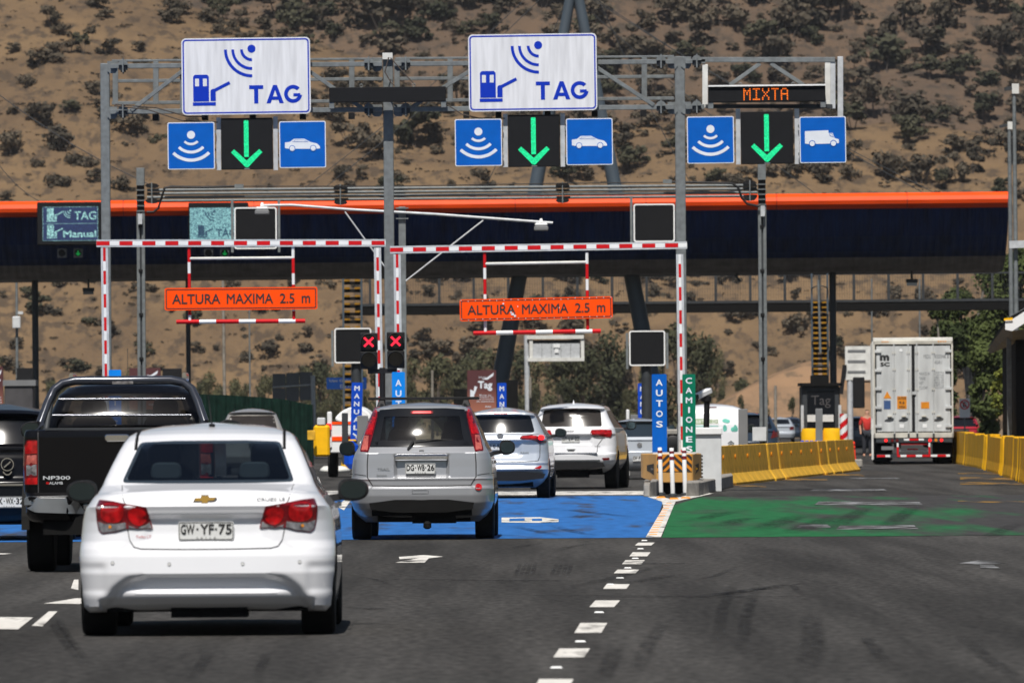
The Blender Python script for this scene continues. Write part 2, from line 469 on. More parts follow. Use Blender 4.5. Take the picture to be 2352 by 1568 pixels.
def skid_mat():
    m_ = bpy.data.materials.new('tyre_mark_rubber'); m_.use_nodes = True; t = m_.node_tree
    b = t.nodes['Principled BSDF']; b.inputs['Base Color'].default_value = (0.016, 0.016, 0.017, 1); b.inputs['Roughness'].default_value = 0.8
    b.inputs['Specular IOR Level'].default_value = 0.1
    tc = t.nodes.new('ShaderNodeTexCoord'); mp = t.nodes.new('ShaderNodeMapping'); mp.inputs['Scale'].default_value = (7, 0.6, 1)
    n_ = t.nodes.new('ShaderNodeTexNoise'); n_.inputs['Scale'].default_value = 2; n_.inputs['Detail'].default_value = 5
    t.links.new(tc.outputs['Object'], mp.inputs[0]); t.links.new(mp.outputs[0], n_.inputs['Vector'])
    r = t.nodes.new('ShaderNodeMapRange'); r.inputs[1].default_value = 0.35; r.inputs[2].default_value = 0.65; r.inputs[3].default_value = 0.10; r.inputs[4].default_value = 0.40
    t.links.new(n_.outputs['Fac'], r.inputs[0])
    at_ = t.nodes.new('ShaderNodeAttribute'); at_.attribute_name = 'fade'; mu = t.nodes.new('ShaderNodeMath'); mu.operation = 'MULTIPLY'
    t.links.new(at_.outputs['Fac'], mu.inputs[0]); t.links.new(r.outputs[0], mu.inputs[1]); t.links.new(mu.outputs[0], b.inputs['Alpha'])
    return m_
M['skid'] = skid_mat()

M['earth'] = mat('dry_earth', (0.20, 0.15, 0.10), 0.95, var=0.3, scale=0.05, spec=0.1)
sheet('ground', [(-4000, -500), (4000, -500), (4000, 7000), (-4000, 7000)], -0.03, M['earth'])
sheet('road', [(-60, -30), (60, -30), (60, 560), (-60, 560)], 0.0, M['asphalt'])

# coloured zones
def zg(u, v): p = gnd(u, v); return (p.x, p.y)
bl = [zg(1497, 1234.5), zg(1523, 1150), zg(1487, 1138)]
yb0, yb1 = zg(1480, 1234.5)[1], zg(1480, 1137)[1]
sheet('blue_lane_paint', [(-30, yb0), bl[0], bl[1], bl[2], (-30, yb1)], 0.004, M['road_blue'])
gl_ = [zg(1520, 1234.5), zg(1548, 1160), zg(1612, 1141)]
yg0, yg1 = gl_[0][1], zg(1700, 1141)[1]
sheet('green_lane_paint', [gl_[0], (22, yg0), (22, yg1), gl_[2], gl_[1]], 0.004, M['road_green'])
sheet('lane_marking', [zg(700, 1137), zg(1480, 1136), zg(1480, 1127), zg(700, 1127)], 0.004, M['road_white'])
# the Y-shaped white divider in front of the island
sheet('lane_marking', [zg(1483, 1234), zg(1518, 1234), zg(1546, 1165), zg(1552, 1152), zg(1640, 1133), zg(1612, 1131), zg(1540, 1146), zg(1490, 1135), zg(1478, 1138), zg(1520, 1152), zg(1524, 1165)], 0.008, M['road_white'])

# broken white line: dashes read off the photograph, each a painted sheet
dash = [(1575, 1205, 1309, 120), (1487, 1511, 1313, 82), (1428, 1455, 1357, 72), (1377, 1395, 1389, 66), (1340, 1353, 1416, 62), (1307, 1317, 1439, 58),
        (1285, 1296, 1455, 52), (1267, 1278, 1470, 48), (1245, 1253, 1481, 44)]
dash[0] = (1557, 1585, 1271, 92)
for v0, v1, u, wd in dash:
    v0 += (v1-v0)*.10; v1 -= (v1-v0)*.06; wd *= .86
    k = 14 if v1 - v0 > 15 else 8
    a = zg(u - wd/2 + k/2, v0); b_ = zg(u + wd/2 + k/2, v0); c = zg(u + wd/2 - k/2, v1); d = zg(u - wd/2 - k/2, v1)
    sheet('lane_dash', [a, b_, c, d], 0.004, M['road_white'])
for pts in ([(100, 1386), (175, 1374), (205, 1374), (190, 1387)], [(0, 1417), (76, 1418), (42, 1445), (-10, 1445)], [(73, 1437), (112, 1404), (132, 1404), (98, 1438)],
            [(163, 1351), (170, 1331), (180, 1331), (180, 1355)]):
    sheet('lane_dash', [zg(*p) for p in pts], 0.004, M['road_white'])
# arrows on the carriageway
for pts in ([(908, 1292), (963, 1281), (918, 1284), (916, 1279), (972, 1274.5), (1018, 1278), (985, 1282), (975, 1292)],
            [(-40, 1278), (-20, 1270), (28, 1271), (8, 1273), (-5, 1273)]):
    sheet('lane_arrow', [zg(*p) for p in pts], 0.004, M['road_white'])
sheet('lane_arrow', [zg(*p) for p in [(2252, 1305), (2250, 1296), (2202, 1293.5), (2228, 1290), (2245, 1287), (2275, 1288.5), (2308, 1293), (2278, 1296), (2300, 1306)]], 0.004, M['road_white_worn'])
# worn letters and bars on the coloured zones
for pts, k in (([(1152, 1189), (1240, 1188), (1283, 1193), (1283, 1199), (1240, 1201), (1152, 1200)], 'road_white'),):
    sheet('lane_lettering', [zg(*p) for p in pts], 0.008, M[k])
sheet('lane_lettering', [zg(*p) for p in [(1170, 1192), (1205, 1191), (1205, 1197), (1170, 1198)]], 0.012, M['road_blue'])
sheet('lane_lettering', [zg(*p) for p in [(1222, 1192), (1245, 1192), (1245, 1197), (1222, 1197)]], 0.012, M['road_blue'])
for a, b_, v, h in ((1880, 2110, 1152, 8), (1840, 1900, 1205, 7), (1930, 2100, 1207, 9), (1870, 2030, 1123, 5), (1960, 2060, 1097, 3)):
    sheet('lane_lettering', [zg(a, v), zg(b_, v), zg(b_ + 10, v + h), zg(a - 10, v + h)], 0.008, M['road_white_worn'])
for a, b_, v, h in ((2205, 2352, 1096, 5), (2205, 2352, 1107, 5), (2200, 2330, 1085, 3), (2200, 2352, 1150, 3), (1660, 1760, 1113, 4), (1760, 1900, 1098, 4), (1880, 1985, 1088, 3)):
    sheet('lane_marking', [zg(a, v), zg(b_, v + 2), zg(b_, v + h + 2), zg(a, v + h)], 0.006, M['road_yellow'])
sheet('lane_marking', [zg(772, 1163), zg(803, 1140), zg(812, 1140), zg(790, 1172)], 0.008, M['road_white'])
sheet('gravel_verge', [zg(2180, 1062), zg(2230, 1066), zg(2352, 1104), zg(2420, 1125), zg(2420, 1100), zg(2300, 1070)], 0.004, M['concrete'])

# tyre marks: ribbons of rubber along curves
def skid(pts, w0, z=0.010, k=1.0):
    q0 = [gnd(*p) for p in pts]; q = []
    for i in range(len(q0)-1): q += [q0[i].lerp(q0[i+1], t/4) for t in range(4)]
    q.append(q0[-1]); mb = MB(); vs_, fade = [], []; n = len(q)
    for i, p in enumerate(q):
        d = (q[min(i+1, n-1)] - q[max(i-1, 0)]).normalized(); n_ = Vector((-d.y, d.x, 0)); e = min(1, min(i, n-1-i)/(n*.3))
        for c, f in ((.5, 0), (.25, 1), (-.25, 1), (-.5, 0)): vs_.append(tuple(p + n_*w0*c)[:2] + (z,)); fade.append(e*f*k)
    mb.add(vs_, [(4*i+j, 4*i+j+1, 4*i+j+5, 4*i+j+4) for i in range(n-1) for j in range(3)])
    o = mb.build('tyre_mark', M['skid'], recalc=False); o['kind'] = 'structure'
    a = o.data.attributes.new('fade', 'FLOAT', 'POINT'); a.data.foreach_set('value', fade)
for pts, wd in (([(120, 1418), (128, 1440), (150, 1475), (205, 1540)], 0.10), ([(134, 1418), (142, 1440), (165, 1475), (225, 1545)], 0.07),
                ([(485, 1490), (440, 1568)], 0.10), ([(615, 1495), (590, 1560)], 0.09),
                ([(1300, 1352), (1390, 1333), (1470, 1312), (1525, 1298)], 0.17), ([(1420, 1345), (1500, 1330), (1560, 1319)], 0.22),
                ([(1165, 1263), (1200, 1255), (1240, 1249)], 0.16), ([(1275, 1268), (1310, 1256), (1360, 1249)], 0.16),
                ([(1845, 1372), (1820, 1345), (1850, 1340)], 0.08), ([(1420, 1470), (1400, 1530), (1385, 1568)], 0.14),
                ([(1530, 1420), (1490, 1480), (1455, 1560)], 0.14), ([(2200, 1460), (2280, 1520), (2352, 1568)], 0.13),
                ([(2050, 1540), (2000, 1480), (1985, 1460)], 0.12), ([(1700, 1300), (1640, 1325), (1590, 1335)], 0.10),
                ([(1900, 1225), (1960, 1185), (2000, 1160)], 0.35), ([(2010, 1228), (2070, 1185), (2110, 1158)], 0.35),
                ([(1240, 1375), (1330, 1390)], 0.05), ([(900, 1345), (860, 1332), (820, 1325)], 0.09),
                ([(1270, 1170), (1310, 1172), (1400, 1182), (1470, 1190)], 0.3), ([(1225, 1172), (1280, 1168)], 0.25),
                ([(1260, 1205), (1320, 1222), (1370, 1232)], 0.22), ([(1170, 1207), (1230, 1220), (1290, 1232)], 0.22),
                ([(1310, 1140), (1330, 1147)], 0.3), ([(1360, 1140), (1385, 1147)], 0.3), ([(1330, 1190), (1345, 1182)], 0.4),
                ([(1590, 1198), (1640, 1185), (1700, 1172)], 0.4), ([(1575, 1208), (1620, 1209)], 1.4), ([(1660, 1212), (1690, 1195), (1740, 1188)], 0.45),
                ([(1730, 1222), (1790, 1200), (1850, 1180)], 0.5), ([(1810, 1228), (1870, 1205), (1940, 1180)], 0.5), ([(1620, 1180), (1660, 1178)], 0.5),
                ([(2260, 1240), (2340, 1200)], 0.3), ([(1650, 1480), (1660, 1400), (1690, 1330)], 0.12), ([(1705, 1500), (1712, 1420), (1740, 1340)], 0.12),
                ([(1850, 1560), (1870, 1470), (1860, 1400)], 0.2)):
    skid(pts, wd)
# short crosswise rubber blocks with tread lines
for cx in (1205, 1288):
    for k in range(4):
        skid([(cx - 22 + k*13, 1326), (cx - 8 + k*11, 1292)], 0.055)

# cracks and joints: thin dark sealed seams
for a, b_ in (((820, 1331), (1480, 1336)), ((1180, 1368), (1930, 1372)), ((1400, 1292), (1620, 1296)), ((820, 1398), (900, 1399)), ((1600, 1372), (1820, 1342))):
    skid([a, ((a[0]+b_[0])/2, (a[1]+b_[1])/2 + 1), b_], 0.20, .010, 2.4)

# raised reflective studs
stud = MB(); stud.add([(-.07,-.05,0),(.07,-.05,0),(.07,.05,0),(-.07,.05,0),(-.05,-.02,.022),(.05,-.02,.022),(.05,.02,.022),(-.05,.02,.022)],
                      [(0,1,5,4),(1,2,6,5),(2,3,7,6),(3,0,4,7),(4,5,6,7)])
sw, so = stud.mesh('road_stud', M['white']), stud.mesh('road_stud', M['amber'])
for u, v in ((1480, 1241), (1471, 1260), (1459, 1282), (1442, 1304), (1424, 1327), (1402, 1342), (1376, 1406), (1333, 1473), (1278, 1533)):
    o = link('road_stud', sw, None, gnd(u, v)); o.scale = (.55, .35, .45); tag(o, 'small white reflective stud on the asphalt between two white dashes', 'road stud', 'white studs along the broken line')
for k in range(14):
    f = k/13
    for j in (-1, 1):
        g = gnd(1500 + 36*f**1.15 + j*3.2*(1.2 - 0.5*f), 1229 - 72*f)
        o = link('road_stud', so, None, (g.x, g.y, 0.008)); o.scale = (.5, .32, .5)
        tag(o, 'amber reflective stud on the white stripe between blue and green paint', 'road stud', 'amber studs along the lane divider')
for u, v in ((1518, 1144), (1548, 1147), (1575, 1145)):
    g = gnd(u, v)
    o = link('road_stud', so, None, (g.x, g.y, 0.008)); o.scale = (1.3, 1.3, 1.3)
    tag(o, 'larger amber stud at the foot of the white flexible posts', 'road stud', 'amber studs by the flexible posts')

# ------------------------------------------------------------------ hills
def lerp(x, xs, ys): return float(np.interp(x, xs, ys))
def fbm(x, y, s_, o=4): return noise.fractal(Vector((x/s_, y/s_, 3.7)), 1.0, 2.0, o)
def ridge(x):
    u = UC + x*FD/980.0
    v = lerp(u, [-1500, 0, 480, 640, 840, 1000, 1200, 1500, 1800, 2050, 2352, 3600], [-260, -150, -5, 40, 110, 200, 270, 275, 290, 262, 330, 380])
    return (960 - v)/FD*985 + 1.5
def h_front(x, y):
    zr = ridge(x)
    base = (y - 872)*0.50 + fbm(x, y, 18)*2.2 + fbm(x, y, 60, 3)*4.0
    s_ = min(1.0, max(0.0, (y - 872)/30)); base *= s_
    cap = zr - max(0, (y - 872 - zr/0.5))*0.28 + fbm(x, y, 15)*0.7
    k = 2.5
    h = -k*math.log(math.exp(-min(base, 200)/k) + math.exp(-min(cap, 200)/k)) if min(base, cap) > -30 else min(base, cap)
    return h - 0.05
def h_back(x, y):
    return (y - 1010)*0.46 + fbm(x, y, 40)*4 + fbm(x, y, 120, 3)*9 - 4

def hill_mat(name, a, b_, c, dirt):
    m_ = bpy.data.materials.new(name); t, b = nodes(m_)
    b.inputs['Roughness'].default_value = 1.0; b.inputs['Specular IOR Level'].default_value = 0.05
    tc = t.nodes.new('ShaderNodeTexCoord')
    def ns(s_, det=6, st=(1, 1, 1)):
        mp = t.nodes.new('ShaderNodeMapping'); mp.inputs['Scale'].default_value = st
        n_ = t.nodes.new('ShaderNodeTexNoise'); n_.inputs['Scale'].default_value = s_; n_.inputs['Detail'].default_value = det
        n_.inputs['Roughness'].default_value = 0.62
        t.links.new(tc.outputs['Object'], mp.inputs[0]); t.links.new(mp.outputs[0], n_.inputs['Vector']); return n_.outputs['Fac']
    def mr(o, p, q, lo=0., hi=1.):
        r = t.nodes.new('ShaderNodeMapRange'); r.inputs[1].default_value = p; r.inputs[2].default_value = q; r.inputs[3].default_value = lo; r.inputs[4].default_value = hi
        t.links.new(o, r.inputs[0]); return r.outputs[0]
    def mix(A, B, f):
        mx = t.nodes.new('ShaderNodeMix'); mx.data_type = 'RGBA'
        for k, s_ in (('A', A), ('B', B)):
            if isinstance(s_, tuple): mx.inputs[k].default_value = (*s_, 1)
            else: t.links.new(s_, mx.inputs[k])
        t.links.new(f, mx.inputs['Factor']); return mx.outputs['Result']
    col = mix(a, b_, mr(ns(0.06), 0.42, 0.60))
    col = mix(col, c, mr(ns(0.20, 8), 0.50, 0.70, 0, 0.8))
    col = mix(col, dirt, mr(ns(0.55, 8, (1, 0.6, 1)), 0.50, 0.60, 0, 0.85))
    t.links.new(col, b.inputs['Base Color'])
    bp = t.nodes.new('ShaderNodeBump'); bp.inputs['Strength'].default_value = 0.7; bp.inputs['Distance'].default_value = 0.5
    t.links.new(ns(0.7, 8), bp.inputs['Height']); t.links.new(bp.outputs[0], b.inputs['Normal'])
    return m_
M['hill_front'] = hill_mat('dry_grass_slope', (0.168, 0.113, 0.064), (0.128, 0.087, 0.053), (0.092, 0.065, 0.043), (0.066, 0.050, 0.037))
M['hill_back'] = hill_mat('scrubby_slope', (0.122, 0.084, 0.057), (0.092, 0.066, 0.048), (0.082, 0.062, 0.047), (0.058, 0.047, 0.038))

def terrain(name, f, x0, x1, dx, y0, y1, dy, m_):
    xs = np.arange(x0, x1 + .1, dx); ys = np.arange(y0, y1 + .1, dy)
    vs_ = [(x, y, f(x, y)) for y in ys for x in xs]; n = len(xs)
    me = bpy.data.meshes.new(name)
    me.from_pydata(vs_, [], [(j*n+i, j*n+i+1, (j+1)*n+i+1, (j+1)*n+i) for j in range(len(ys)-1) for i in range(n-1)])
    me.materials.append(m_); me.polygons.foreach_set('use_smooth', [True]*len(me.polygons))
    o = link(name, me); o['kind'] = 'structure'; return o
terrain('hill', h_front, -150, 150, 2.5, 868, 1120, 3.0, M['hill_front'])
terrain('hill', h_back, -210, 210, 5, 1005, 1420, 6, M['hill_back'])

def h_bank(x, y):
    u = UC + x*FD/640.0
    top = lerp(u, [1560, 1620, 1700, 1800, 1900, 2000, 2100], [0, 1.6, 3.2, 4.9, 6.0, 4.5, 0.0])
    return max(-0.2, min(top, (y - 640)*0.45)) + fbm(x, y, 6)*0.25*min(1, top)
M['bank'] = hill_mat('bare_earth_bank', (0.27, 0.17, 0.10), (0.22, 0.14, 0.085), (0.17, 0.115, 0.075), (0.13, 0.095, 0.065))
terrain('earth_bank', h_bank, 12, 33, 0.7, 639, 668, 1.0, M['bank'])

# ------------------------------------------------------------------ bushes and trees
def leaf_mat(name, a, b_, s_=1.2):
    m_ = bpy.data.materials.new(name); t, b = nodes(m_)
    b.inputs['Roughness'].default_value = 0.8; b.inputs['Specular IOR Level'].default_value = 0.1
    tc = t.nodes.new('ShaderNodeTexCoord'); n_ = t.nodes.new('ShaderNodeTexNoise'); n_.inputs['Scale'].default_value = s_; n_.inputs['Detail'].default_value = 3
    t.links.new(tc.outputs['Object'], n_.inputs['Vector'])
    oi = t.nodes.new('ShaderNodeObjectInfo')
    ad = t.nodes.new('ShaderNodeMath'); ad.operation = 'ADD'
    sb = t.nodes.new('ShaderNodeMath'); sb.operation = 'MULTIPLY_ADD'; sb.inputs[1].default_value = 0.5; sb.inputs[2].default_value = -0.25
    t.links.new(oi.outputs['Random'], sb.inputs[0]); t.links.new(n_.outputs['Fac'], ad.inputs[0]); t.links.new(sb.outputs[0], ad.inputs[1])
    r = t.nodes.new('ShaderNodeMapRange'); r.inputs[1].default_value = 0.3; r.inputs[2].default_value = 0.7
    t.links.new(ad.outputs[0], r.inputs[0])
    mx = t.nodes.new('ShaderNodeMix'); mx.data_type = 'RGBA'; mx.inputs['A'].default_value = (*a, 1); mx.inputs['B'].default_value = (*b_, 1)
    t.links.new(r.outputs[0], mx.inputs['Factor']); t.links.new(mx.outputs['Result'], b.inputs['Base Color'])
    return m_
M['scrub'] = leaf_mat('scrub_leaves', (0.052, 0.045, 0.034), (0.094, 0.077, 0.055))  # scrub tones lifted so the colour carries part of the distance haze
M['scrub_green'] = leaf_mat('green_scrub_leaves', (0.032, 0.034, 0.022), (0.062, 0.060, 0.038))
M['foliage'] = leaf_mat('olive_foliage', (0.042, 0.046, 0.026), (0.088, 0.086, 0.046), 0.6)
M['foliage_right'] = leaf_mat('dark_green_foliage', (0.030, 0.042, 0.015), (0.075, 0.095, 0.030), 0.9)
M['foliage_lime'] = leaf_mat('yellow_green_foliage', (0.13, 0.15, 0.03), (0.28, 0.28, 0.07), 2.0)
M['bark'] = mat('bark', (0.075, 0.06, 0.05), 0.95, var=0.3, scale=6)
M['bark_pale'] = mat('pale_bark', (0.22, 0.20, 0.17), 0.95, var=0.3, scale=6)

def leaves(mb, rng, lobes, n, size, flat=0.7, mi=0):
    tot = sum(l[3]**2 for l in lobes)
    for cx, cy, cz, r in lobes:
        for _ in range(max(6, int(n*r*r/tot))):
            d = Vector((rng.gauss(0, 1), rng.gauss(0, 1), rng.gauss(0, 1))).normalized()
            rr = r*(rng.random()**0.38)*rng.uniform(0.82, 1.12)
            p = Vector((cx, cy, cz)) + Vector((d.x*rr, d.y*rr, d.z*rr*flat))
            nrm = (d + Vector((rng.uniform(-.9, .9), rng.uniform(-.9, .9), rng.uniform(-.5, 1.1)))).normalized()
            a = nrm.orthogonal().normalized(); a = (Matrix.Rotation(rng.uniform(0, 6.28), 3, nrm) @ a); b_ = nrm.cross(a)
            s_ = size*rng.uniform(0.6, 1.3)
            mb.add([p - a*s_ - b_*s_*.55, p + a*s_*.2 - b_*s_*.8, p + a*s_ + b_*s_*.3, p - a*s_*.1 + b_*s_*.8], [(0, 1, 2, 3)], mi)

def bush_mesh(seed, green, n=380):
    rng = random.Random(seed); mb = MB()
    lobes = []
    k = rng.randint(6, 11)
    for i in range(k):
        a = rng.uniform(0, 6.28); q = rng.uniform(0.05, 0.42)
        r = rng.uniform(0.10, 0.27)
        lobes.append((math.cos(a)*q, math.sin(a)*q, rng.uniform(0.15, 0.66), r))
    leaves(mb, rng, lobes, n, 0.06)
    for l in lobes[:5]:
        mb.tube((0, 0, -0.25), (l[0], l[1], l[2]), 0.018, 4, 0.006, mi=1)
    return mb.mesh('bush', [M['scrub_green' if green else 'scrub'], M['bark']], recalc=False)
BM = [bush_mesh(10+i, i % 3 == 2) for i in range(9)]

def hit(u, v, f, y0, y1):
    d = CR @ Vector(((u - UC)/FD, -(v - VC)/FD, -1.0)); y = y0
    while y < y1:
        z = CAMZ + d.z/d.y*y
        if z < f(d.x/d.y*y, y): return Vector((d.x/d.y*y, y, z))
        y += 2.0
    return None

rng = random.Random(4)
seeds = []          # u, v of the foot, width in reference units
for u, v, s_ in ((115,62,44),(235,50,34),(392,62,55),(245,128,46),(128,124,40),(163,122,30),(32,128,32),(322,128,34),(105,166,60),(95,302,62),(30,352,56),(140,350,66),
        (185,395,50),(137,440,48),(18,465,26),(84,388,26),(365,345,44),(300,312,60),(275,452,44),(212,414,40),(400,42,52),(60,212,34),(215,225,36),(160,262,40),
        (640,42,70),(692,76,66),(750,52,48),(520,44,42),(600,110,36),(560,70,30),(470,20,36),(880,66,110),(1000,62,62),(930,132,92),(800,250,60),(862,262,56),(985,330,66),(810,340,70),(856,368,74),(948,345,92),
        (1450,400,78),(1432,318,40),(1340,420,50),(330,168,30),(30,420,22),(450,180,26),(205,88,32),
        (1680,80,70),(1760,110,70),(1850,75,80),(2142,132,80),(2030,180,92),(2148,112,60),(2105,300,96),(2092,330,70),(2032,410,68),(2205,362,60),(2256,372,54),(2096,362,36),(2118,425,68),(2196,418,58),
        (1960,300,80),(2010,270,80),(2300,130,70),(2270,210,60),(1560,60,90),(1440,120,70),(1720,200,60),(1860,405,46),(1925,400,42),(1820,415,50),(1950,430,44),(2160,432,46),(2300,440,40),(2330,380,60)):
    seeds.append((u, v, s_))
def far_enough(u, v, s_):
    return all(abs(u-a)*1.0 + abs(v-b_)*1.3 > (s_+c)*0.42 for a, b_, c in seeds)
def scatter(n, u0, u1, v0, v1, s0, s1, p=1.6):
    c = 0; tries = 0
    while c < n and tries < n*30:
        tries += 1
        u, v = rng.uniform(u0, u1), rng.uniform(v0, v1); s_ = s0 + (s1-s0)*rng.random()**p
        if far_enough(u, v, s_*.75) and noise.fractal(Vector((u/150, v/70, 1.3)), 1.0, 2.0, 3) > rng.uniform(-.75, .35): seeds.append((u, v, s_)); c += 1
scatter(80, -60, 900, -20, 460, 10, 44, 2)
scatter(80, 880, 2400, 300, 470, 12, 60)
scatter(430, 700, 2420, -40, 300, 12, 84, 1.8)
scatter(60, 480, 1000, -30, 110, 20, 60)
scatter(100, -40, 1000, 600, 900, 14, 48)
scatter(120, 900, 2250, 600, 900, 22, 66)
inst = []
for u, v, s_ in seeds:
    p = hit(u, v, h_front, 874, 1075)
    back = p is None
    if back: p = hit(u, v, h_back, 1012, 1400)
    if p is None: continue
    inst.append((s_/FD*p.y, s_, p, back, u, v))
inst.sort(key=lambda t: -t[1])
rest = MB()
for i, (sz, s_, p, back, u, v) in enumerate(inst):
    me = BM[rng.randrange(len(BM))]
    rz, hz = rng.uniform(0, 6.28), rng.uniform(0.75, 1.15)
    if i < 290:
        o = link('bush', me, None, p); o.rotation_euler = (0, 0, rz); o.scale = (sz*1.45, sz*1.45, sz*hz*1.4)
        if back: tag(o, 'dark scrub bush on the brown hillside high behind the gantries', 'bush', 'bushes on the upper hillside')
        elif v < 480: tag(o, 'dark scrub bush standing on the tan dry-grass slope above the canopy roof', 'bush', 'bushes on the dry slope')
        else: tag(o, 'scrub bush on the lower slope seen beneath the toll canopy', 'bush', 'bushes below the canopy line')
    else:
        R_ = Matrix.Rotation(rz, 3, 'Z'); k = len(rest.v)
        for q in me.vertices:
            c = R_ @ q.co; rest.v.append((p.x + c.x*sz*1.45, p.y + c.y*sz*1.45, p.z + c.z*sz*hz*1.4))
        for q in me.polygons:
            rest.f.append(tuple(k + j for j in q.vertices)); rest.m.append(q.material_index)
if rest.v:
    tag(rest.build('scrub', [M['scrub'], M['bark']], recalc=False), 'smaller scrub scattered over the hillside', None, None, 'stuff')
# low dry tufts over both slopes
tuf = MB()
for _ in range(7000):
    u, v = rng.uniform(-60, 2420), rng.uniform(-40, 480) if rng.random() < .72 else rng.uniform(610, 900)
    p = hit(u, v, h_front, 874, 1075) or hit(u, v, h_back, 1012, 1400)
    if p is None: continue
    r = rng.uniform(0.12, 0.75)**1.3
    for k in range(5):
        a = rng.uniform(0, 6.28); q = p + Vector((rng.uniform(-r, r), rng.uniform(-r, r), r*0.15)); d = Vector((math.cos(a), math.sin(a), 0.3))*r*.6; e = Vector((0, -.25, .8))*r*.55
        tuf.add([q - d, q + d*.3 - e*.2, q + d, q + e], [(0, 1, 2, 3)])
M['tuft'] = leaf_mat('dry_tufts', (0.055, 0.047, 0.037), (0.105, 0.080, 0.055), .25)
tag(tuf.build('undergrowth', M['tuft'], recalc=False), 'low dry undergrowth on the hillside', None, None, 'stuff')

def tree_parts(seed, h, wd, leafm, n, leaf, trunk_h=0.3, barkm='bark', tall=1.0):
    rng2 = random.Random(seed); cr = MB(); tr = MB(); lobes = []
    for i in range(rng2.randint(9, 14)):
        a = rng2.uniform(0, 6.28); t_ = rng2.random()
        q = wd*0.5*rng2.uniform(0.1, 0.75)*(1 - 0.45*abs(t_-0.4))
        lobes.append((math.cos(a)*q, math.sin(a)*q, h*(trunk_h + (0.93-trunk_h)*(t_ if i else 1)), wd*rng2.uniform(0.14, 0.25)))
    leaves(cr, rng2, lobes, n, leaf, 0.9*tall)
    tr.pipe([(0, 0, -0.5), (0.03*wd, 0, h*0.3), (-0.02*wd, 0.02*wd, h*0.62)], 0.03*h, 7, 0, 0.008*h)
    for l in lobes[::2]: tr.pipe([(0, 0, h*0.25), (l[0]*.5, l[1]*.5, (h*.25+l[2])/2 + .1*h), l[:3]], 0.012*h, 5, 0, 0.004*h)
    return cr.mesh('crown', M[leafm], recalc=False), tr.mesh('trunk', M[barkm])
T = [tree_parts(70+i, 1.0, 0.85, 'foliage', 1900, 0.026, 0.06) for i in range(6)]
trees = []
for u, v, hD in ((300,935,92),(345,940,75),(150,938,60),(215,940,80),(120,930,64),(380,935,80),(480,940,88),(545,930,70),(610,935,80),(660,925,75),(735,930,110),(765,935,100),(700,930,85),
        (830,930,90),(870,925,100),(955,930,120),(1005,935,135),(1045,930,120),(1090,935,140),(1120,930,150),(1195,935,150),(1240,935,120),(1290,930,130),(1340,935,160),(1385,930,175),(1420,935,150),
        (1470,930,160),(1530,900,150),(1560,915,190),(1605,905,150),(1650,868,60),(1620,935,60),(1700,942,36),(1760,942,34),(1820,942,34),(1870,940,40),(1930,940,48),(1985,945,70),(2030,940,60)):
    trees.append((u, v, hD))
rt = random.Random(77)
for u in range(440, 1720, 34): trees.append((u + rt.uniform(-12, 12), 942, rt.uniform(50, 84)))
LM = ((150, 'beyond the kiosk at far left'), (300, 'beyond the roll bar of the black pickup'), (400, 'right of the left pipe gantry post'), (520, 'behind the pale concrete pole'), (640, 'behind the grey panelled sign'), (735, 'left of the dark blue sign'),
      (830, 'behind the red cross signals'), (955, 'beyond the roof bar of the silver SUV'), (1045, 'left of the dark red poster'), (1120, 'behind the dark red poster'), (1195, 'behind the pylon foot'), (1290, 'below the pale cantilever board'), (1385, 'behind the large white SUV'),
      (1470, 'behind the short MANUAL sign'), (1560, 'behind the AUTOS sign'), (1650, 'above the white van'), (1760, 'beyond the small silver car'), (1870, 'behind the toll booth'), (1985, 'behind the white board by the truck'))
def tree_label(u, hD):
    sz = 'tall' if hD >= 130 else 'middling' if hD >= 80 else 'low'
    return sz + ' olive green tree at the hill foot ' + min(LM, key=lambda t: abs(t[0]-u))[1]
for i, (u, v, hD) in enumerate(trees):
    Y = rng.uniform(700, 850) if hD > 45 else rng.uniform(560, 620)
    p = at(u, v, Y); hh = hD/FD*Y*(.84 if hD > 45 else .8)
    t_ = thing('tree', tree_label(u, hD), 'tree', (p.x, Y, 0.0), rng.uniform(0, 6.28), 'trees at the foot of the hill')
    top = p.z + hh
    t_.scale = (hh*1.1, hh*1.1, max(top, hh))
    cm, tm = T[i % 6]
    link('crown', cm, t_); link('trunk', tm, t_)
M['dark_blue'] = mat('dark_blue_sign', (.006, .035, .15), .6, var=.15, spec=.1)  # darker, less vivid blue than the print on the TAG signs
M['dim_panel'] = mat('dim_panel', (.055, .052, .055), .6, var=.3, scale=2)
# ------------------------------------------------------------------ toll canopy, pylon, walkway
YC = 310.0
def X(u, v, Y): return at(u, v, Y).x
def Z(u, v, Y): return at(u, v, Y).z
ca = thing('toll_canopy', 'long dark navy canopy with orange top edge spanning the toll lanes', 'canopy', (0, YC, 0))
xl, xr = X(-140, 500, YC), X(2318, 500, YC)
zt_l, zt_r = Z(0, 463, YC), Z(2318, 440, YC)
def zt(x): return zt_l + (zt_r - zt_l)*(x - X(0, 463, YC))/(X(2318, 440, YC) - X(0, 463, YC))
DZ = (640 - 463)/S(YC)
mb = MB()      # rounded orange fascia
prof = [(0.9, 0.02), (0.30, 0.0), (0.06, -0.12), (0.0, -0.27), (0.05, -0.41), (0.40, -0.58)]
for i in range(len(prof)-1):
    (a, b_), (c, d) = prof[i], prof[i+1]
    mb.add([(xl, a, zt(xl)+b_), (xr, a, zt(xr)+b_), (xr, c, zt(xr)+d), (xl, c, zt(xl)+d)], [(0, 1, 2, 3)])
mb.add([(xr, a, zt(xr)+b_) for a, b_ in prof], [tuple(range(len(prof)))])
mb.build('fascia', M['orange_rim'], ca, smooth=True)
x = xl + 2
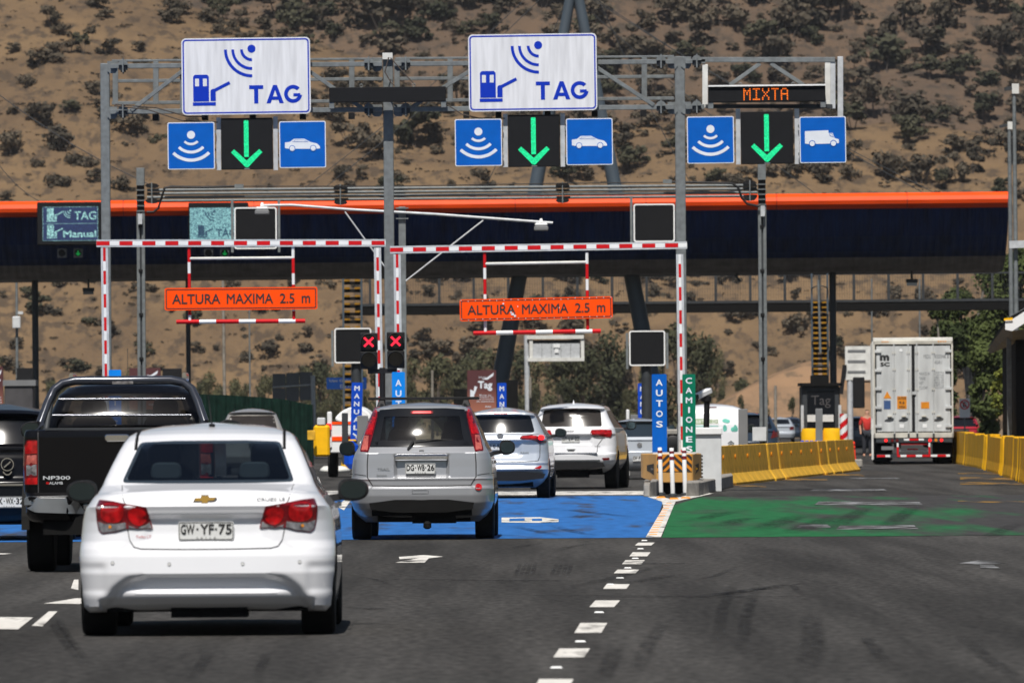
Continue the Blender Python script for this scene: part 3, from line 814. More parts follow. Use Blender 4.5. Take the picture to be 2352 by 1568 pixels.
while x < xr:
    mb = MB(); mb.pipe([(x, a-.006, zt(x)+b_+.004) for a, b_ in prof], .012, 5); mb.build('fascia_joint', M['maroon'], ca); x += 4.9
def clad(name, pr, m_, pitch, amp):
    mb = MB(); n = int((xr-xl)/pitch); vs_ = []
    for i in range(n+1):
        for j in range(4):
            x = xl + (i + (0, .18, .5, .68)[j])*pitch; o = (0, amp, amp, 0)[j]
            if x > xr: x = xr
            for (y, z) in pr: vs_.append((x, y + o, zt(x) + z))
    L = len(pr); N = (n+1)*4
    fs_ = [(k*L+j, (k+1)*L+j, (k+1)*L+j+1, k*L+j+1) for k in range(N-1) for j in range(L-1)]
    mb.add(vs_, fs_); return mb.build(name, m_, ca, recalc=False)
clad('cladding', [(0.42, -0.56), (0.66, -0.95), (1.2, -1.6), (2.0, -2.15), (2.5, -2.36)], M['navy'], 0.30, 0.05)
clad('soffit', [(2.52, -2.36), (3.1, -2.62), (4.0, -DZ+0.03), (7.5, -DZ-0.02)], M['grey_clad'], 0.30, 0.07)
mb = MB(); mb.add([(xl, .9, zt(xl)), (xr, .9, zt(xr)), (xr, 9, zt(xr)-.3), (xl, 9, zt(xl)-.3), (xl, 9, zt(xl)-DZ), (xr, 9, zt(xr)-DZ)], [(0,1,2,3),(3,2,5,4)])
mb.add([(xr+.003, .35, zt(xr)-.36), (xr+.003, .6, zt(xr)-.9), (xr+.003, 1.2, zt(xr)-1.6), (xr+.003, 2.5, zt(xr)-2.36), (xr+.003, 4, zt(xr)-DZ), (xr+.003, 9, zt(xr)-DZ), (xr+.003, 9, zt(xr)-.3), (xr+.003, .9, zt(xr))], [tuple(range(8))])
mb.build('roof', M['steel_dark'], ca)
for u, v0, v1, wd in ((80, 630, 950, 15), (431, 610, 950, 11), (1912, 605, 1000, 16), (252, 700, 960, 0)):
    if not wd: continue
    p0, p1 = at(u, v0, YC+5), at(u + 3, v1, YC+5); p1.z = 0
    mb = MB(); r = wd/2/S(YC); mb.tube((p0.x, 5, p0.z+.3), (p1.x, 5, 0), r, 12)
    mb.build('column', M['steel_dark'], ca, smooth=True)
for u, v0, v1 in ((203, 632, 668), (1693, 622, 640), (2094, 612, 648)):     # hanging floodlights
    p0, p1 = at(u, v0, YC+4.5), at(u, v1, YC+4.5)
    hl = thing('hanging_lamp', {203: 'dark floodlight hanging under the left end of the canopy', 1693: 'small dark sensor hanging under the canopy near the tall second gantry post',
               2094: 'pale faced floodlight hanging under the right end of the canopy'}[u], 'lamp', (p0.x, YC+4.5, p1.z))
    mb = MB(); mb.tube((0, 0, p0.z-p1.z+.4), (0, 0, 0.1), 0.04, 8); mb.build('stem', M['steel_dark'], hl)
    if u != 1693:
        mb = MB(); mb.box(-.22, .22, -.15, .15, -.02, .12); mb.build('lamp_head', M['steel_dark'], hl, bevel=.02)
        mb = MB(); mb.box(-.2, .2, -.16, -.1, -.14, -.022); mb.build('lamp_glass', M['lamp_lens' if u > 2000 else 'grey_panel'], hl)
    else:
        mb = MB(); mb.bar((-.08, 0, .15), (.12, 0, -.12), .09, .09); mb.build('lamp_head', M['steel_dark'], hl)

YP = 316.0
py = thing('pylon', 'blue-grey A-frame pylon with two leaning legs rising through the canopy', 'pylon', (X(1316, 940, YP), YP, 0))
for pts in ([(1320, -60), (1116, 955)], [(1318, -60), (1530, 950)]):
    a, b_ = at(*pts[0], YP), at(*pts[1], YP); b_.z = 0
    mb = MB(); mb.tube(a, b_, 0.19, 16, 0.36); mb.build('leg', M['pylon'], py, smooth=True, world=True)
def cable(pts, r, label, Y0, Y1=None, group='stay cables from the pylon'):
    Y1 = Y1 or Y0; a, b_ = at(*pts[0], Y0), at(*pts[1], Y1)
    mid = [a.lerp(b_, t) + Vector((0, 0, -0.25*math.sin(math.pi*t))) for t in (0, .25, .5, .75, 1)]
    mb = MB(); mb.pipe(mid, r, 6)
    o = mb.build('cable', M['steel_dark'], None, smooth=True)
    tag(o, label, 'cable', group)
for pts in (((1215, -10), (690, 440)), ((1250, -10), (735, 440)), ((1300, 0), (1120, 420))):
    cable(pts, 0.016, 'thin grey stay cable running down left from the pylon top', YP)
for pts in (((1345, -10), (2150, 445)), ((1355, -10), (2125, 445)), ((1360, 30), (1880, 450)), ((1375, 0), (1592, 430))):
    cable(pts, 0.016, 'thin grey stay cable running down right from the pylon top', YP)
cable(((-20, 205), (345, 425)), 0.02, 'grey cable crossing the dry slope at the far left above the canopy', 312, None, None)
cable(((-20, 355), (95, 465)), 0.016, 'shorter thin cable reaching the canopy at the left frame edge', 312, None, None)

YW = 326.0
wk = thing('footbridge', 'dark walkway bridge with mesh railing under the toll canopy', 'footbridge', (X(1600, 700, YW), YW, 0))
def wz(u): return Z(u, 712 - (u - 1000)*0.0085, YW)
ua, ub = 815, 2420
def wbar(name, du0, dz0, dz1, dy0, dy1, m_):
    mb = MB(); a, b_ = X(ua, 700, YW), X(ub, 700, YW)
    mb.add([(a, YW+dy0, wz(ua)+dz0), (b_, YW+dy0, wz(ub)+dz0), (b_, YW+dy1, wz(ub)+dz0), (a, YW+dy1, wz(ua)+dz0),
            (a, YW+dy0, wz(ua)+dz1), (b_, YW+dy0, wz(ub)+dz1), (b_, YW+dy1, wz(ub)+dz1), (a, YW+dy1, wz(ua)+dz1)],
           [(0,3,2,1),(4,5,6,7),(0,1,5,4),(1,2,6,5),(2,3,7,6),(3,0,4,7)])
    return mb.build(name, m_, wk, world=True)
wbar('deck', 0, -.17, .17, 0, 1.6, M['under'])
wbar('edge_beam', 0, .172, .27, -.03, .08, M['steel_dark'])
wbar('handrail', 0, 1.25, 1.32, -.02, .05, M['steel_dark'])
k = 0
u = 850
while u < 2420:
    mb = MB(); x = X(u, 680, YW); mb.box(x-.05, x+.05, YW-.04, YW+.06, wz(u)+.27, wz(u)+1.62); mb.build('post', M['steel_dark'], wk, world=True)
    u += 79.4
mb = MB(); x0, x1 = X(ua, 680, YW), X(ub, 680, YW); x = x0
while x < x1:
    u_ = UC + x*FD/YW; mb.box(x-.004, x+.004, YW, YW+.008, wz(u_)+.27, wz(u_)+1.25); x += .10
for dz in (.5, .75, 1.0): 
    mb.bar((x0, YW-.004, wz(ua)+dz), (x1, YW-.004, wz(ub)+dz), .006, .006)
tag(mb.build('mesh_infill', M['steel_dark'], wk, world=True), None, None, None, 'stuff')

def ladder(u0, u1, v0, v1, Y, label, rungs, cage):
    p = at((u0+u1)/2, v1, Y)
    t_ = thing('ladder', label, 'ladder', (p.x, Y, 0))
    w_ = (u1-u0)/S(Y)/2; z0, z1 = at(u0, v1, Y).z, at(u0, v0, Y).z
    for s_ in (-1, 1):
        mb = MB(); mb.box(s_*w_-.035, s_*w_+.035, -.03, .03, 0, z1); mb.build('rail', M['pylon' if s_ else 'pylon'], t_)
    n = rungs
    for i in range(n):
        z = z0 + (z1 - (1.1 if cage else .1) - z0)*i/(n-1)
        for s_ in (-1, 1):
            mb = MB(); mb.box(s_*.26*w_ if s_ > 0 else -.86*w_, .86*w_ if s_ > 0 else -.26*w_, -.04, .06, z, z+.07); mb.build('rung', M['rung'], t_)
        mb = MB(); mb.box(-.92*w_, .92*w_, .08, .2, z-.12, z); mb.build('tread', M['under'], t_)
    if cage:
        for i in range(4):
            z = z0 + (z1-z0)*(i+.6)/4.2
            mb = MB(); mb.pipe([(w_*1.02*math.cos(rad(a)), -.05-.35*math.sin(rad(a)), z+.12*math.sin(rad(a))) for a in range(0, 181, 20)], .022, 6); mb.build('hoop', M['steel_dark'], t_, smooth=True)
        mb = MB(); mb.tube((.0, -.4, z0+1.2), (-.06, -.4, z1-.25), .04, 8); mb.build('conduit', M['steel'], t_, smooth=True)
ladder(1866, 1902, 628, 884, 306, 'caged ladder with yellow rungs above the right toll booth', 17, True)
ladder(790, 832, 640, 950, 307, 'ladder with yellow rungs behind the black display by the middle posts', 18, False)

# ------------------------------------------------------------------ big LED boards and signal pairs on the canopy
def booth_icon(mb, s_, cx, cz, y, mi=0, win=None):
    """toll booth with raised arm; unit = 1 for a booth 1 high"""
    f = lambda pts: [(cx + a*s_, cz + b_*s_) for a, b_ in pts]
    mb.poly(f([(-.28, .02), (-.28, .9), (-.22, .97), (.22, .97), (.28, .9), (.28, .02)]), y, .003, mi)
    mb.poly(f(rrect(-.30, .52, -.13, -.01, .01, 1)), y, .003, mi)
    mb.poly(f([(.33, 0.03), (.33, .38), (.36, .44), (.44, .47), (.50, .44), (.52, .38), (.52, .03)]), y, .003, mi)
    mb.poly(f(thick((.46, .40), (1.02, .68), .11)), y - .001, .003, mi)
    if win is not None:
        for a in (-.21, .07): mb.poly(f([(a, .56), (a+.14, .56), (a+.14, .83), (a, .83)]), y - .002, .003, win)
def wave_icon(mb, k, cx, cz, y, mi=0):
    mb.poly(circ(cx, cz, .030*k, 18), y, .003, mi)
    for r, wd in ((.080, .022), (.148, .023), (.203, .023)): mb.poly(arcband(cx+.004*k, cz, r*k, wd*k, 180, 270), y, .003, mi)

def led_screen_mat(name, base, spark):
    m_ = bpy.data.materials.new(name); t, b = nodes(m_)
    b.inputs['Base Color'].default_value = (.01, .01, .015, 1); b.inputs['Roughness'].default_value = .5
    tc = t.nodes.new('ShaderNodeTexCoord'); n_ = t.nodes.new('ShaderNodeTexWhiteNoise'); n_.noise_dimensions = '3D'
    mp = t.nodes.new('ShaderNodeVectorMath'); mp.operation = 'SNAP'; mp.inputs[1].default_value = (.03, 1, .03)
    t.links.new(tc.outputs['Object'], mp.inputs[0]); t.links.new(mp.outputs[0], n_.inputs[0])
    mx = t.nodes.new('ShaderNodeMix'); mx.data_type = 'RGBA'; mx.inputs['A'].default_value = (*base, 1)
    mx.inputs['B'].default_value = (*spark, 1); t.links.new(n_.outputs['Value'], mx.inputs['Factor'])
    t.links.new(mx.outputs['Result'], b.inputs['Emission Color']); b.inputs['Emission Strength'].default_value = 1.0
    return m_
M['scr_blue'] = led_screen_mat('led_board_blue', (0.003, 0.012, 0.06), (0.012, 0.035, 0.12))
M['scr_pale'] = led_screen_mat('led_board_pale', (0.02, 0.08, 0.13), (0.30, 0.62, 0.62))
M['scr_ink'] = led_screen_mat('led_board_lettering', (0.03, 0.10, 0.14), (0.45, 0.85, 0.80))
M['scr_dark'] = led_screen_mat('led_board_dark_lettering', (0.004, 0.02, 0.06), (0.02, 0.09, 0.14))

def canopy_board(u0, u1, v0, v1, su0, su1, sv0, sv1, label):
    Y = YC - .6; p = at((u0+u1)/2, (v0+v1)/2, Y); s_ = S(Y)
    t_ = thing('message_board', label, 'message board', p)
    W, H = (u1-u0)/s_/2, (v1-v0)/s_/2
    mb = MB(); mb.box(-W, W, 0, .45, -H, H); mb.build('housing', M['screen'], t_, bevel=.03)
    cx = ((su0+su1)/2 - (u0+u1)/2)/s_; cz = -((sv0+sv1)/2 - (v0+v1)/2)/s_
    return t_, cx, cz, (su1-su0)/s_, (sv1-sv0)/s_
t_, cx, cz, W, H = canopy_board(85, 233, 464, 563, 98, 225, 475, 553, 'LED board reading TAG and Manual on the canopy at far left')
mb = MB(); mb.poly(rrect(cx-W/2, cx+W/2, cz-H/2, cz+H/2, .01, 1), -.01, .008); mb.build('screen', M['scr_blue'], t_)
mb = MB()
text_in(mb, 'TAG', cx+W*.27, cz+H*.24, W*.40, H*.25, -.016, .02)
text_in(mb, 'Manual', cx+W*.17, cz-H*.30, W*.60, H*.21, -.016, .03)
booth_icon(mb, H*.36, cx-W*.36, cz+H*.11, -.016); booth_icon(mb, H*.36, cx-W*.36, cz-H*.38, -.016)
wave_icon(mb, W*.62, cx+W*.0, cz+H*.38, -.016)
for a, b_, c, d in ((-.5,.5,-.5,-.49),(-.5,.5,.49,.5),(-.5,.5,.0,.01),(-.5,-.493,-.5,.5),(.493,.5,-.5,.5)): mb.poly([(cx+a*W, cz+c*H), (cx+b_*W, cz+c*H), (cx+b_*W, cz+d*H), (cx+a*W, cz+d*H)], -.014, .002)
mb.build('lettering', M['scr_ink'], t_, recalc=False)
t_, cx, cz, W, H = canopy_board(433, 570, 465, 560, 436, 545, 477, 550, 'pale speckled LED board with dark TAG sign partly behind a black display')
mb = MB(); mb.poly(rrect(cx-W/2, cx+W/2, cz-H/2, cz+H/2, .01, 1), -.01, .008); mb.build('screen', M['scr_pale'], t_)
mb = MB(); text_in(mb, 'TAG', cx+W*.26, cz-H*.30, W*.42, H*.25, -.016, .02)
booth_icon(mb, H*.36, cx-W*.26, cz-H*.40, -.016); wave_icon(mb, W*.95, cx+W*.02, cz+H*.38, -.016)
mb.build('lettering', M['scr_dark'], t_, recalc=False)

def down_arrow(w_, cx=0, cz=0, y=-.01, depth=.004, mb=None):
    mb = mb or MB()
    mb.poly(rrect(cx-.045*w_, cx+.045*w_, cz-.26*w_, cz+.45*w_, .012*w_, 2), y, depth)
    mb.poly([(cx-.30*w_, cz-.17*w_), (cx-.24*w_, cz-.11*w_), (cx, cz-.33*w_), (cx+.25*w_, cz-.11*w_), (cx+.31*w_, cz-.17*w_), (cx+.03*w_, cz-.46*w_), (cx-.02*w_, cz-.46*w_)], y, depth)
    return mb
for u, lit in ((142, 0), (179, 1), (479, 0), (516, 1)):
    Y = YC - .3; p = at(u, 581, Y); r = 10.5/S(Y)
    t_ = thing('lane_signal', {142: 'unlit lane signal under the far left LED board', 179: 'lane signal with small green arrow under the far left LED board',
        479: 'unlit lane signal under the pale LED board', 516: 'lane signal with small green arrow under the pale LED board'}[u], 'lane signal', p, 0, 'signal lamps on the canopy')
    mb = MB(); mb.box(-r, r, .1, .3, -r, r); mb.build('housing', M['grey_panel'], t_, bevel=.02)
    mb = MB(); mb.lathe([(r*.8, .09), (r*.80, .095)], 20, 'y'); mb.build('lens', M['black'], t_)
    mb = MB(); mb.pipe([(r*.9*math.cos(rad(a)), -.1, r*.9*math.sin(rad(a))) for a in range(10, 171, 16)], .02, 5); 
    for i in range(9):
        a0, a1 = rad(10+i*17.8), rad(10+(i+1)*17.8)
        mb.add([(r*.9*math.cos(a0), -.12, r*.9*math.sin(a0)), (r*.9*math.cos(a1), -.12, r*.9*math.sin(a1)), (r*.9*math.cos(a1), .1, r*.9*math.sin(a1)), (r*.9*math.cos(a0), .1, r*.9*math.sin(a0))], [(0,1,2,3)])
    mb.build('visor', M['grey_panel'], t_)
    if lit:
        mb = MB(); mb.poly([(-.13*r, .55*r), (.13*r, .55*r), (.13*r, -.05*r), (.5*r, .0), (.5*r, -.18*r), (0, -.62*r), (-.5*r, -.18*r), (-.5*r, 0), (-.13*r, -.05*r)], .08, .004); mb.build('arrow', M['led_dim'], t_)

# ------------------------------------------------------------------ first gantry
Y1 = 164.5; s1 = S(Y1)
G1 = thing('sign_gantry', 'grey steel truss gantry on square posts carrying the TAG signs', 'gantry', (X(890, 600, Y1), Y1, 0))
def D1(u, v, dy=0.0): return at(u, v, Y1 + dy)
def post(par, u, v0, wD, Y, m_='steel', dep=None, dx=0, name='post'):
    p = at(u, v0, Y); w_ = wD/S(Y)/2; d_ = dep or w_
    mb = MB(); mb.box(p.x-w_+dx, p.x+w_+dx, Y-d_, Y+d_, 0, p.z)
    return mb.build(name, M[m_], par, world=True, bevel=.012)
post(G1, 241, 146, 21, Y1+.22); post(G1, 891, 124, 23, Y1+.22); post(G1, 1561, 130, 23, Y1+.22)
def gbar(u0, v0, u1, v1, hD, dy=0.0, name='chord', m_='steel'):
    a, b_ = D1(u0, v0, dy), D1(u1, v1, dy); mb = MB(); mb.bar(a, b_, .11, hD/s1); return mb.build(name, M[m_], G1, world=True, bevel=.006)
def tv(u): return 152.5 - (u - 253)*0.0082
def bv(u): return 257.0 - (u - 253)*0.0085
for a, b_ in ((253, 878), (904, 1548)):
    gbar(a, tv(a), b_, tv(b_), 10.5); gbar(a, bv(a), b_, bv(b_), 11)
    gbar(a+4, tv(a)-12.5, b_, tv(b_)-12, 5, .9, 'rail'); gbar(a+6, tv(a)+34, b_, tv(b_)+34, 7.5, .9, 'rail'); gbar(a+4, bv(a)-20, b_, bv(b_)-20, 7.5, .9, 'rail')
gbar(1574, tv(1574), 1620, tv(1620), 10.5); gbar(1574, bv(1574), 1618, bv(1618), 11)
for u in (265, 358, 600, 808, 912, 1034, 1150, 1260, 1480): gbar(u, tv(u)-10, u, bv(u)-16, 5.5, .86, 'strut')
for a in ((301, 254, 420, 163), (712, 165, 838, 253), (940, 250, 1082, 162), (1370, 155, 1502, 242)): gbar(*a, 9, -.02, 'diagonal')
for u in (420, 640, 1090, 1300): gbar(u, tv(u), u, bv(u), 7, .02, 'strut')
for u in (283, 847, 932, 1518, 1600):
    for f in (tv, bv):
        p = D1(u, f(u), -.02); mb = MB()
        r = 14/s1
        for s_ in (-1, 1): mb.add([(p.x + s_*.03 + i*.02, p.y + r*.85*math.cos(rad(a)), p.z + r*math.sin(rad(a))) for i in (-1, 1) for a in range(0, 360, 45)], [tuple(range(8)), tuple(range(15, 7, -1))] + [(i, 8+i, 8+(i+1) % 8, (i+1) % 8) for i in range(8)])
        mb.box(p.x-.085, p.x+.085, p.y-.07, p.y+.07, p.z-.08, p.z+.08)
        mb.box(p.x-.010, p.x+.010, p.y-.16, p.y+.1, p.z-.15, p.z+.15)
        mb.build('flange', [M['steel_dark']], G1, world=True)
        mb = MB(); mb.poly(circ(p.x, p.z+.02, .10, 12, 0, 180), p.y-.12, .03); mb.box(p.x-.014, p.x+.014, p.y-.19, p.y-.165, p.z-.13, p.z+.14); mb.build('flange_cap', M['steel'], G1, world=True)
for u, f in ((866, tv), (918, tv), (866, bv), (916, bv), (1545, tv), (1576, tv), (1545, bv), (1576, bv), (258, bv), (258, tv)):
    p = D1(u, f(u), .1); mb = MB(); mb.poly([(p.x-.1, p.z-.1), (p.x-.05, p.z-.14), (p.x+.06, p.z-.14), (p.x+.1, p.z-.08), (p.x+.1, p.z+.1), (p.x-.1, p.z+.1)], p.y, .03); mb.build('gusset', M['steel'], G1, world=True)
for u in (357, 470, 580, 695, 807, 1071, 1145, 1258, 1366, 1478):
    p = D1(u, bv(u)+12, .3); mb = MB(); mb.box(p.x-.06, p.x+.06, p.y, p.y+.5, p.z-.07, p.z+.05); mb.build('bracket', M['black'], G1, world=True)
mb = MB(); p = D1(890, 124, .05); mb.box(p.x-.1, p.x+.1, p.y-.02, p.y+.02, p.z-.11, p.z+.02); mb.build('junction_plate', M['white_dirty'], G1, world=True)
for pts in (((893, 132), (884, 165), (898, 190), (907, 197)), ((897, 133), (925, 165), (955, 197)), ((265, 240), (360, 248), (430, 268), (470, 268)), ((262, 243), (340, 252), (420, 278), (500, 281)), ((1020, 236), (1060, 262), (1100, 272), (1160, 272))):
    mb = MB(); mb.pipe([D1(u, v, -.16) for u, v in pts], .014, 6); mb.build('loose_cable', M['bark'], G1, smooth=True, world=True)
# right end frame that carries the small MIXTA board
F = {'m': 'steel_light'}
gbar(1608, 137.5, 1918, 137.5, 11.5, 0, 'frame_beam'); gbar(1620, 244.5, 1912, 244.5, 9, 0.0, 'frame_beam', 'steel_dark')  # lower beam coloured dark to paint in the shadow under the board
gbar(1619.5, 148, 1619.5, 248, 8, 0, 'frame_post', 'white_dirty'); gbar(1901, 143, 1901, 240, 10, 0, 'frame_post', 'white_dirty'); gbar(1912.5, 143, 1912.5, 250, 10, .01, 'frame_post', 'steel_light')
gbar(1676, 196, 1746, 146, 9, .02, 'diagonal'); gbar(1770, 146, 1846, 196, 9, .02, 'diagonal')
gbar(1930, 130.5, 1930, 372, 22, .3, 'end_post', 'steel_light')

def panel(t_, W, H, r, y, dep, m_, name='panel'):
    mb = MB(); mb.poly(rrect(-W/2, W/2, -H/2, H/2, r, 5), y, dep); return mb.build(name, M[m_], t_)
def tag_sign(u0, u1, v0, v1, label):
    Y = Y1 - .35; p = at((u0+u1)/2, (v0+v1)/2, Y); s_ = S(Y); W, H = (u1-u0)/s_, (v1-v0)/s_
    t_ = thing('toll_sign', label, 'road sign', p, 0, 'large white TAG signs'); t_.rotation_euler = (0, ROLL*.9, 0)
    panel(t_, W, H, .09, .003, .05, 'sign_white')
    mb = MB()
    o = rrect(-W/2+.025, W/2-.025, -H/2+.025, H/2-.025, .07, 5); i_ = rrect(-W/2+.052, W/2-.052, -H/2+.052, H/2-.052, .05, 5); n = len(o)
    mb.add([(a, 0, b_) for a, b_ in o] + [(a, 0, b_) for a, b_ in i_], [(k, (k+1) % n, n+(k+1) % n, n+k) for k in range(n)])
    mb.build('border', M['print_blue'], t_)
    k = 866/W; f = lambda a, b_: ((a-1655)/k, (512-b_)/k)
    mb = MB(); cx, cz = f(1694, 329)
    mb.poly(circ(cx, cz, 27/k, 22), -.002, .003)
    for r, wd in ((70, 19), (129, 19), (178, 20)): mb.poly(arcband(cx+3/k, cz-4/k, r/k, wd/k, 180, 270, 18), -.002, .003)
    mb.build('wave_symbol', M['print_blue'], t_)
    mb = MB(); a, b_ = f(1352, 683); booth_icon(mb, 189/k, a, b_, -.002, 0, 1); mb.build('booth_symbol', [M['print_blue'], M['sign_white']], t_)
    mb = MB()
    T_ = lambda pts: mb.poly([f(*q) for q in pts], -.002, .003)
    Y_ = lambda pts: mb.poly([f(*q) for q in pts], -.0035, .003)
    T_([(1675,575),(1770,575),(1770,600),(1736,600),(1736,697),(1708,697),(1708,600),(1675,600)])
    T_([(1790,697),(1836,575),(1862,575),(1907,697),(1878,697),(1849,608),(1819,697)]); Y_([(1822,652),(1876,652),(1882,674),(1814,674)])
    cx, cz = f(1970, 636); mb.poly(arcband(cx, cz, 48/k, 25/k, 42, 352, 26), -.002, .003); Y_([(1972,632),(2018,632),(2018,652),(1972,652)])
    mb.build('lettering', M['print_blue'], t_)
tag_sign(417, 713, 87, 263, 'large white sign with blue TAG lettering on the left half of the gantry')
tag_sign(1076, 1371, 78, 255, 'large white sign with blue TAG lettering on the gantry right of the middle post')

def sq_sign(u, v, wD, kind, label, group):
    Y = Y1 - .3; p = at(u, v, Y); W = wD/S(Y)
    t_ = thing('lane_sign', label, 'road sign', p, 0, group); t_.rotation_euler = (0, ROLL*.8, 0)
    panel(t_, W, W, .035, .004, .03, 'print_white', 'rim'); panel(t_, W-.035, W-.035, .025, .001, .004, 'sign_blue')
    mb = MB()
    if kind == 'wave':
        k = 316/W; cz = (979-906)/k
        mb.poly(circ(0, cz, 27/k, 20), -.003, .003)
        for r, wd in ((62, 16), (116, 19), (170, 21)): mb.poly(arcband(0, cz, r/k, wd/k, 225, 315), -.003, .003)
        mb.build('wave_symbol', M['print_white'], t_)
    elif kind == 'car':
        k = 312/W; f = lambda a, b_: ((a-2035)/k, (972-b_)/k)
        mb.poly([f(*q) for q in ((1917,958),(1950,954),(1977,934),(2046,934),(2090,957),(2132,967),(2150,985),(2153,1000),(2126,1002),(1945,1000),(1917,996))], -.003, .003, 0)
        mb.poly([f(*q) for q in ((1965,954),(1984,941),(2043,941),(2076,957))], -.005, .003, 1); mb.poly([f(*q) for q in ((1970,951),(1986,943),(2041,943),(2066,954))], -.006, .003, 0)
        for a in (1965, 2106):
            mb.poly(circ(*f(a, 998), 21/k, 16), -.007, .003, 1); mb.poly(circ(*f(a, 998), 17/k, 16), -.009, .003, 0); mb.poly(circ(*f(a, 998), 13/k, 16), -.011, .003, 0)
        mb.build('car_symbol', [M['print_white'], M['sign_blue']], t_)
    else:
        k = 290/W; f = lambda a, b_: ((a-1087)/k, (879-b_)/k)
        mb.poly([f(*q) for q in ((975,825),(1122,821),(1123,838),(1148,838),(1161,870),(1187,878),(1187,902),(1130,904),(1000,906),(975,902))], -.003, .003, 0)
        mb.poly([f(*q) for q in ((1126,842),(1145,842),(1156,866),(1132,858))], -.005, .003, 1)
        mb.poly([f(*q) for q in ((1129,845),(1143,845),(1151,861),(1135,855))], -.006, .003, 0)
        for a in (1020, 1153):
            mb.poly(circ(*f(a, 903), 21/k, 16), -.007, .003, 1); mb.poly(circ(*f(a, 903), 16/k, 16), -.009, .003, 0)
        mb.build('truck_symbol', [M['print_white'], M['sign_blue']], t_)
    mb = MB()
    for z in (-.3*W, .3*W): mb.box(-W/2-.03 if kind != 'wave' else W/2-.01, -W/2+.01 if kind != 'wave' else W/2+.03, .035, .07, z-.03, z+.03)
    mb.build('clamp', M['steel'], t_)
def arrow_panel(u, v, wD, label):
    Y = Y1 - .28; p = at(u, v, Y); W = wD/S(Y)
    t_ = thing('arrow_signal', label, 'lane signal', p, 0, 'black lane signals with lit green arrows'); t_.rotation_euler = (0, ROLL*.8, 0)
    mb = MB(); mb.box(-W/2, W/2, 0, .18, -W/2, W/2); mb.build('housing', M['screen'], t_, bevel=.01)
    down_arrow(W, -.01, 0, -.008).build('arrow', M['led_green'], t_)
    mb = MB(); mb.poly(rrect(-.055*W, .055*W, -.497*W, -.478*W, .004, 1), -.006, .003); mb.build('maker_plate', M['grey_panel'], t_)
for k, (u, v) in enumerate(((439, 335), (1099, 327.5), (1632, 321.5))):
    w_ = ('under the left TAG sign', 'under the right TAG sign', 'left of the arrow under the MIXTA board')[k]
    sq_sign(u, v, 108, 'wave', 'square blue sign with white radio wave symbol ' + w_, 'blue radio wave signs')
for u, v, w_ in ((695, 332, 'right of the arrow below the left TAG sign'), (1354, 325.5, 'right of the arrow below the right TAG sign')):
    sq_sign(u, v, 107, 'car', 'square blue sign with white car symbol ' + w_, 'blue car signs')
sq_sign(1890, 321, 106.5, 'truck', 'square blue sign with white truck symbol at the gantry right end', None)
for u, v, wD, w_ in ((567, 330, 118, 'below the left TAG sign'), (1226.5, 323.5, 119, 'below the right TAG sign'), (1762, 316.5, 120, 'below the MIXTA board')):
    arrow_panel(u, v, wD, 'black square panel with lit green down arrow ' + w_)
for u, v0, v1 in ((502, 270, 391), (632.5, 268, 391), (1160.5, 262, 384), (1292, 260, 383), (1695, 250, 378), (1830, 250, 377)):
    a = D1(u, v0, -.12); b_ = D1(u, v1, -.12); mb = MB(); mb.box(a.x-.045, a.x+.045, a.y-.04, a.y+.04, b_.z, a.z); mb.build('sign_hanger', M['steel_light'], G1, world=True)

def strip_board(u0, u1, v0, v1, label, text):
    Y = Y1 - .38; p = at((u0+u1)/2, (v0+v1)/2, Y); s_ = S(Y); W, H = (u1-u0)/s_, (v1-v0)/s_
    t_ = thing('strip_display', label, 'message board', p); t_.rotation_euler = (0, ROLL*.5, 0)
    mb = MB(); mb.box(-W/2, W/2, 0, .22, -H/2, H/2); mb.build('housing', M['screen'], t_, bevel=.01)
    for s_2 in (-1, 1):
        x = s_2*W*(.225 if text else .225); mb = MB(); mb.pipe([(x+.03*math.cos(rad(a)), .1, H/2+.035+.03*math.sin(rad(a))) for a in range(0, 361, 30)], .008, 6); mb.build('lifting_eye', M['steel'], t_, smooth=True)
        mb = MB(); mb.box(s_2*W*.48-.05, s_2*W*.48+.05, .02, .2, -H/2-.12, -H/2+.02); mb.build('foot', M['steel'], t_)
    if text:
        mb = MB(); mb.box(-W/2, W/2, -.05, .2, H/2-.012, H/2+.018); mb.build('hood', M['white'], t_)
        glyph = {'M': '10001 11011 10101 10101 10001 10001 10001', 'I': '11111 00100 00100 00100 00100 00100 11111', 'X': '10001 10001 01010 00100 01010 10001 10001',
                 'T': '11111 00100 00100 00100 00100 00100 00100', 'A': '01110 10001 10001 11111 10001 10001 10001'}
        mb = MB(); px = 28/7/s_; cell = 21.5/s_; x0 = -41/s_ - (u0+u1-3500)/2/s_ * 0
        for i, ch in enumerate(text):
            gx = x0 - .10 + i*cell
            for r, row in enumerate(glyph[ch].split()):
                for c, bit in enumerate(row):
                    if bit == '1': mb.poly(circ(gx + c*px*.85, H*.36 - r*px - .02, px*.43, 6), -.006, .003)
        mb.build('lettering', M['led_orange'], t_)
strip_board(756, 1024, 200, 234, 'long blank black display across the gantry middle post', None)
strip_board(1627, 1896, 197, 234, 'long black LED board showing orange MIXTA', 'MIXTA')

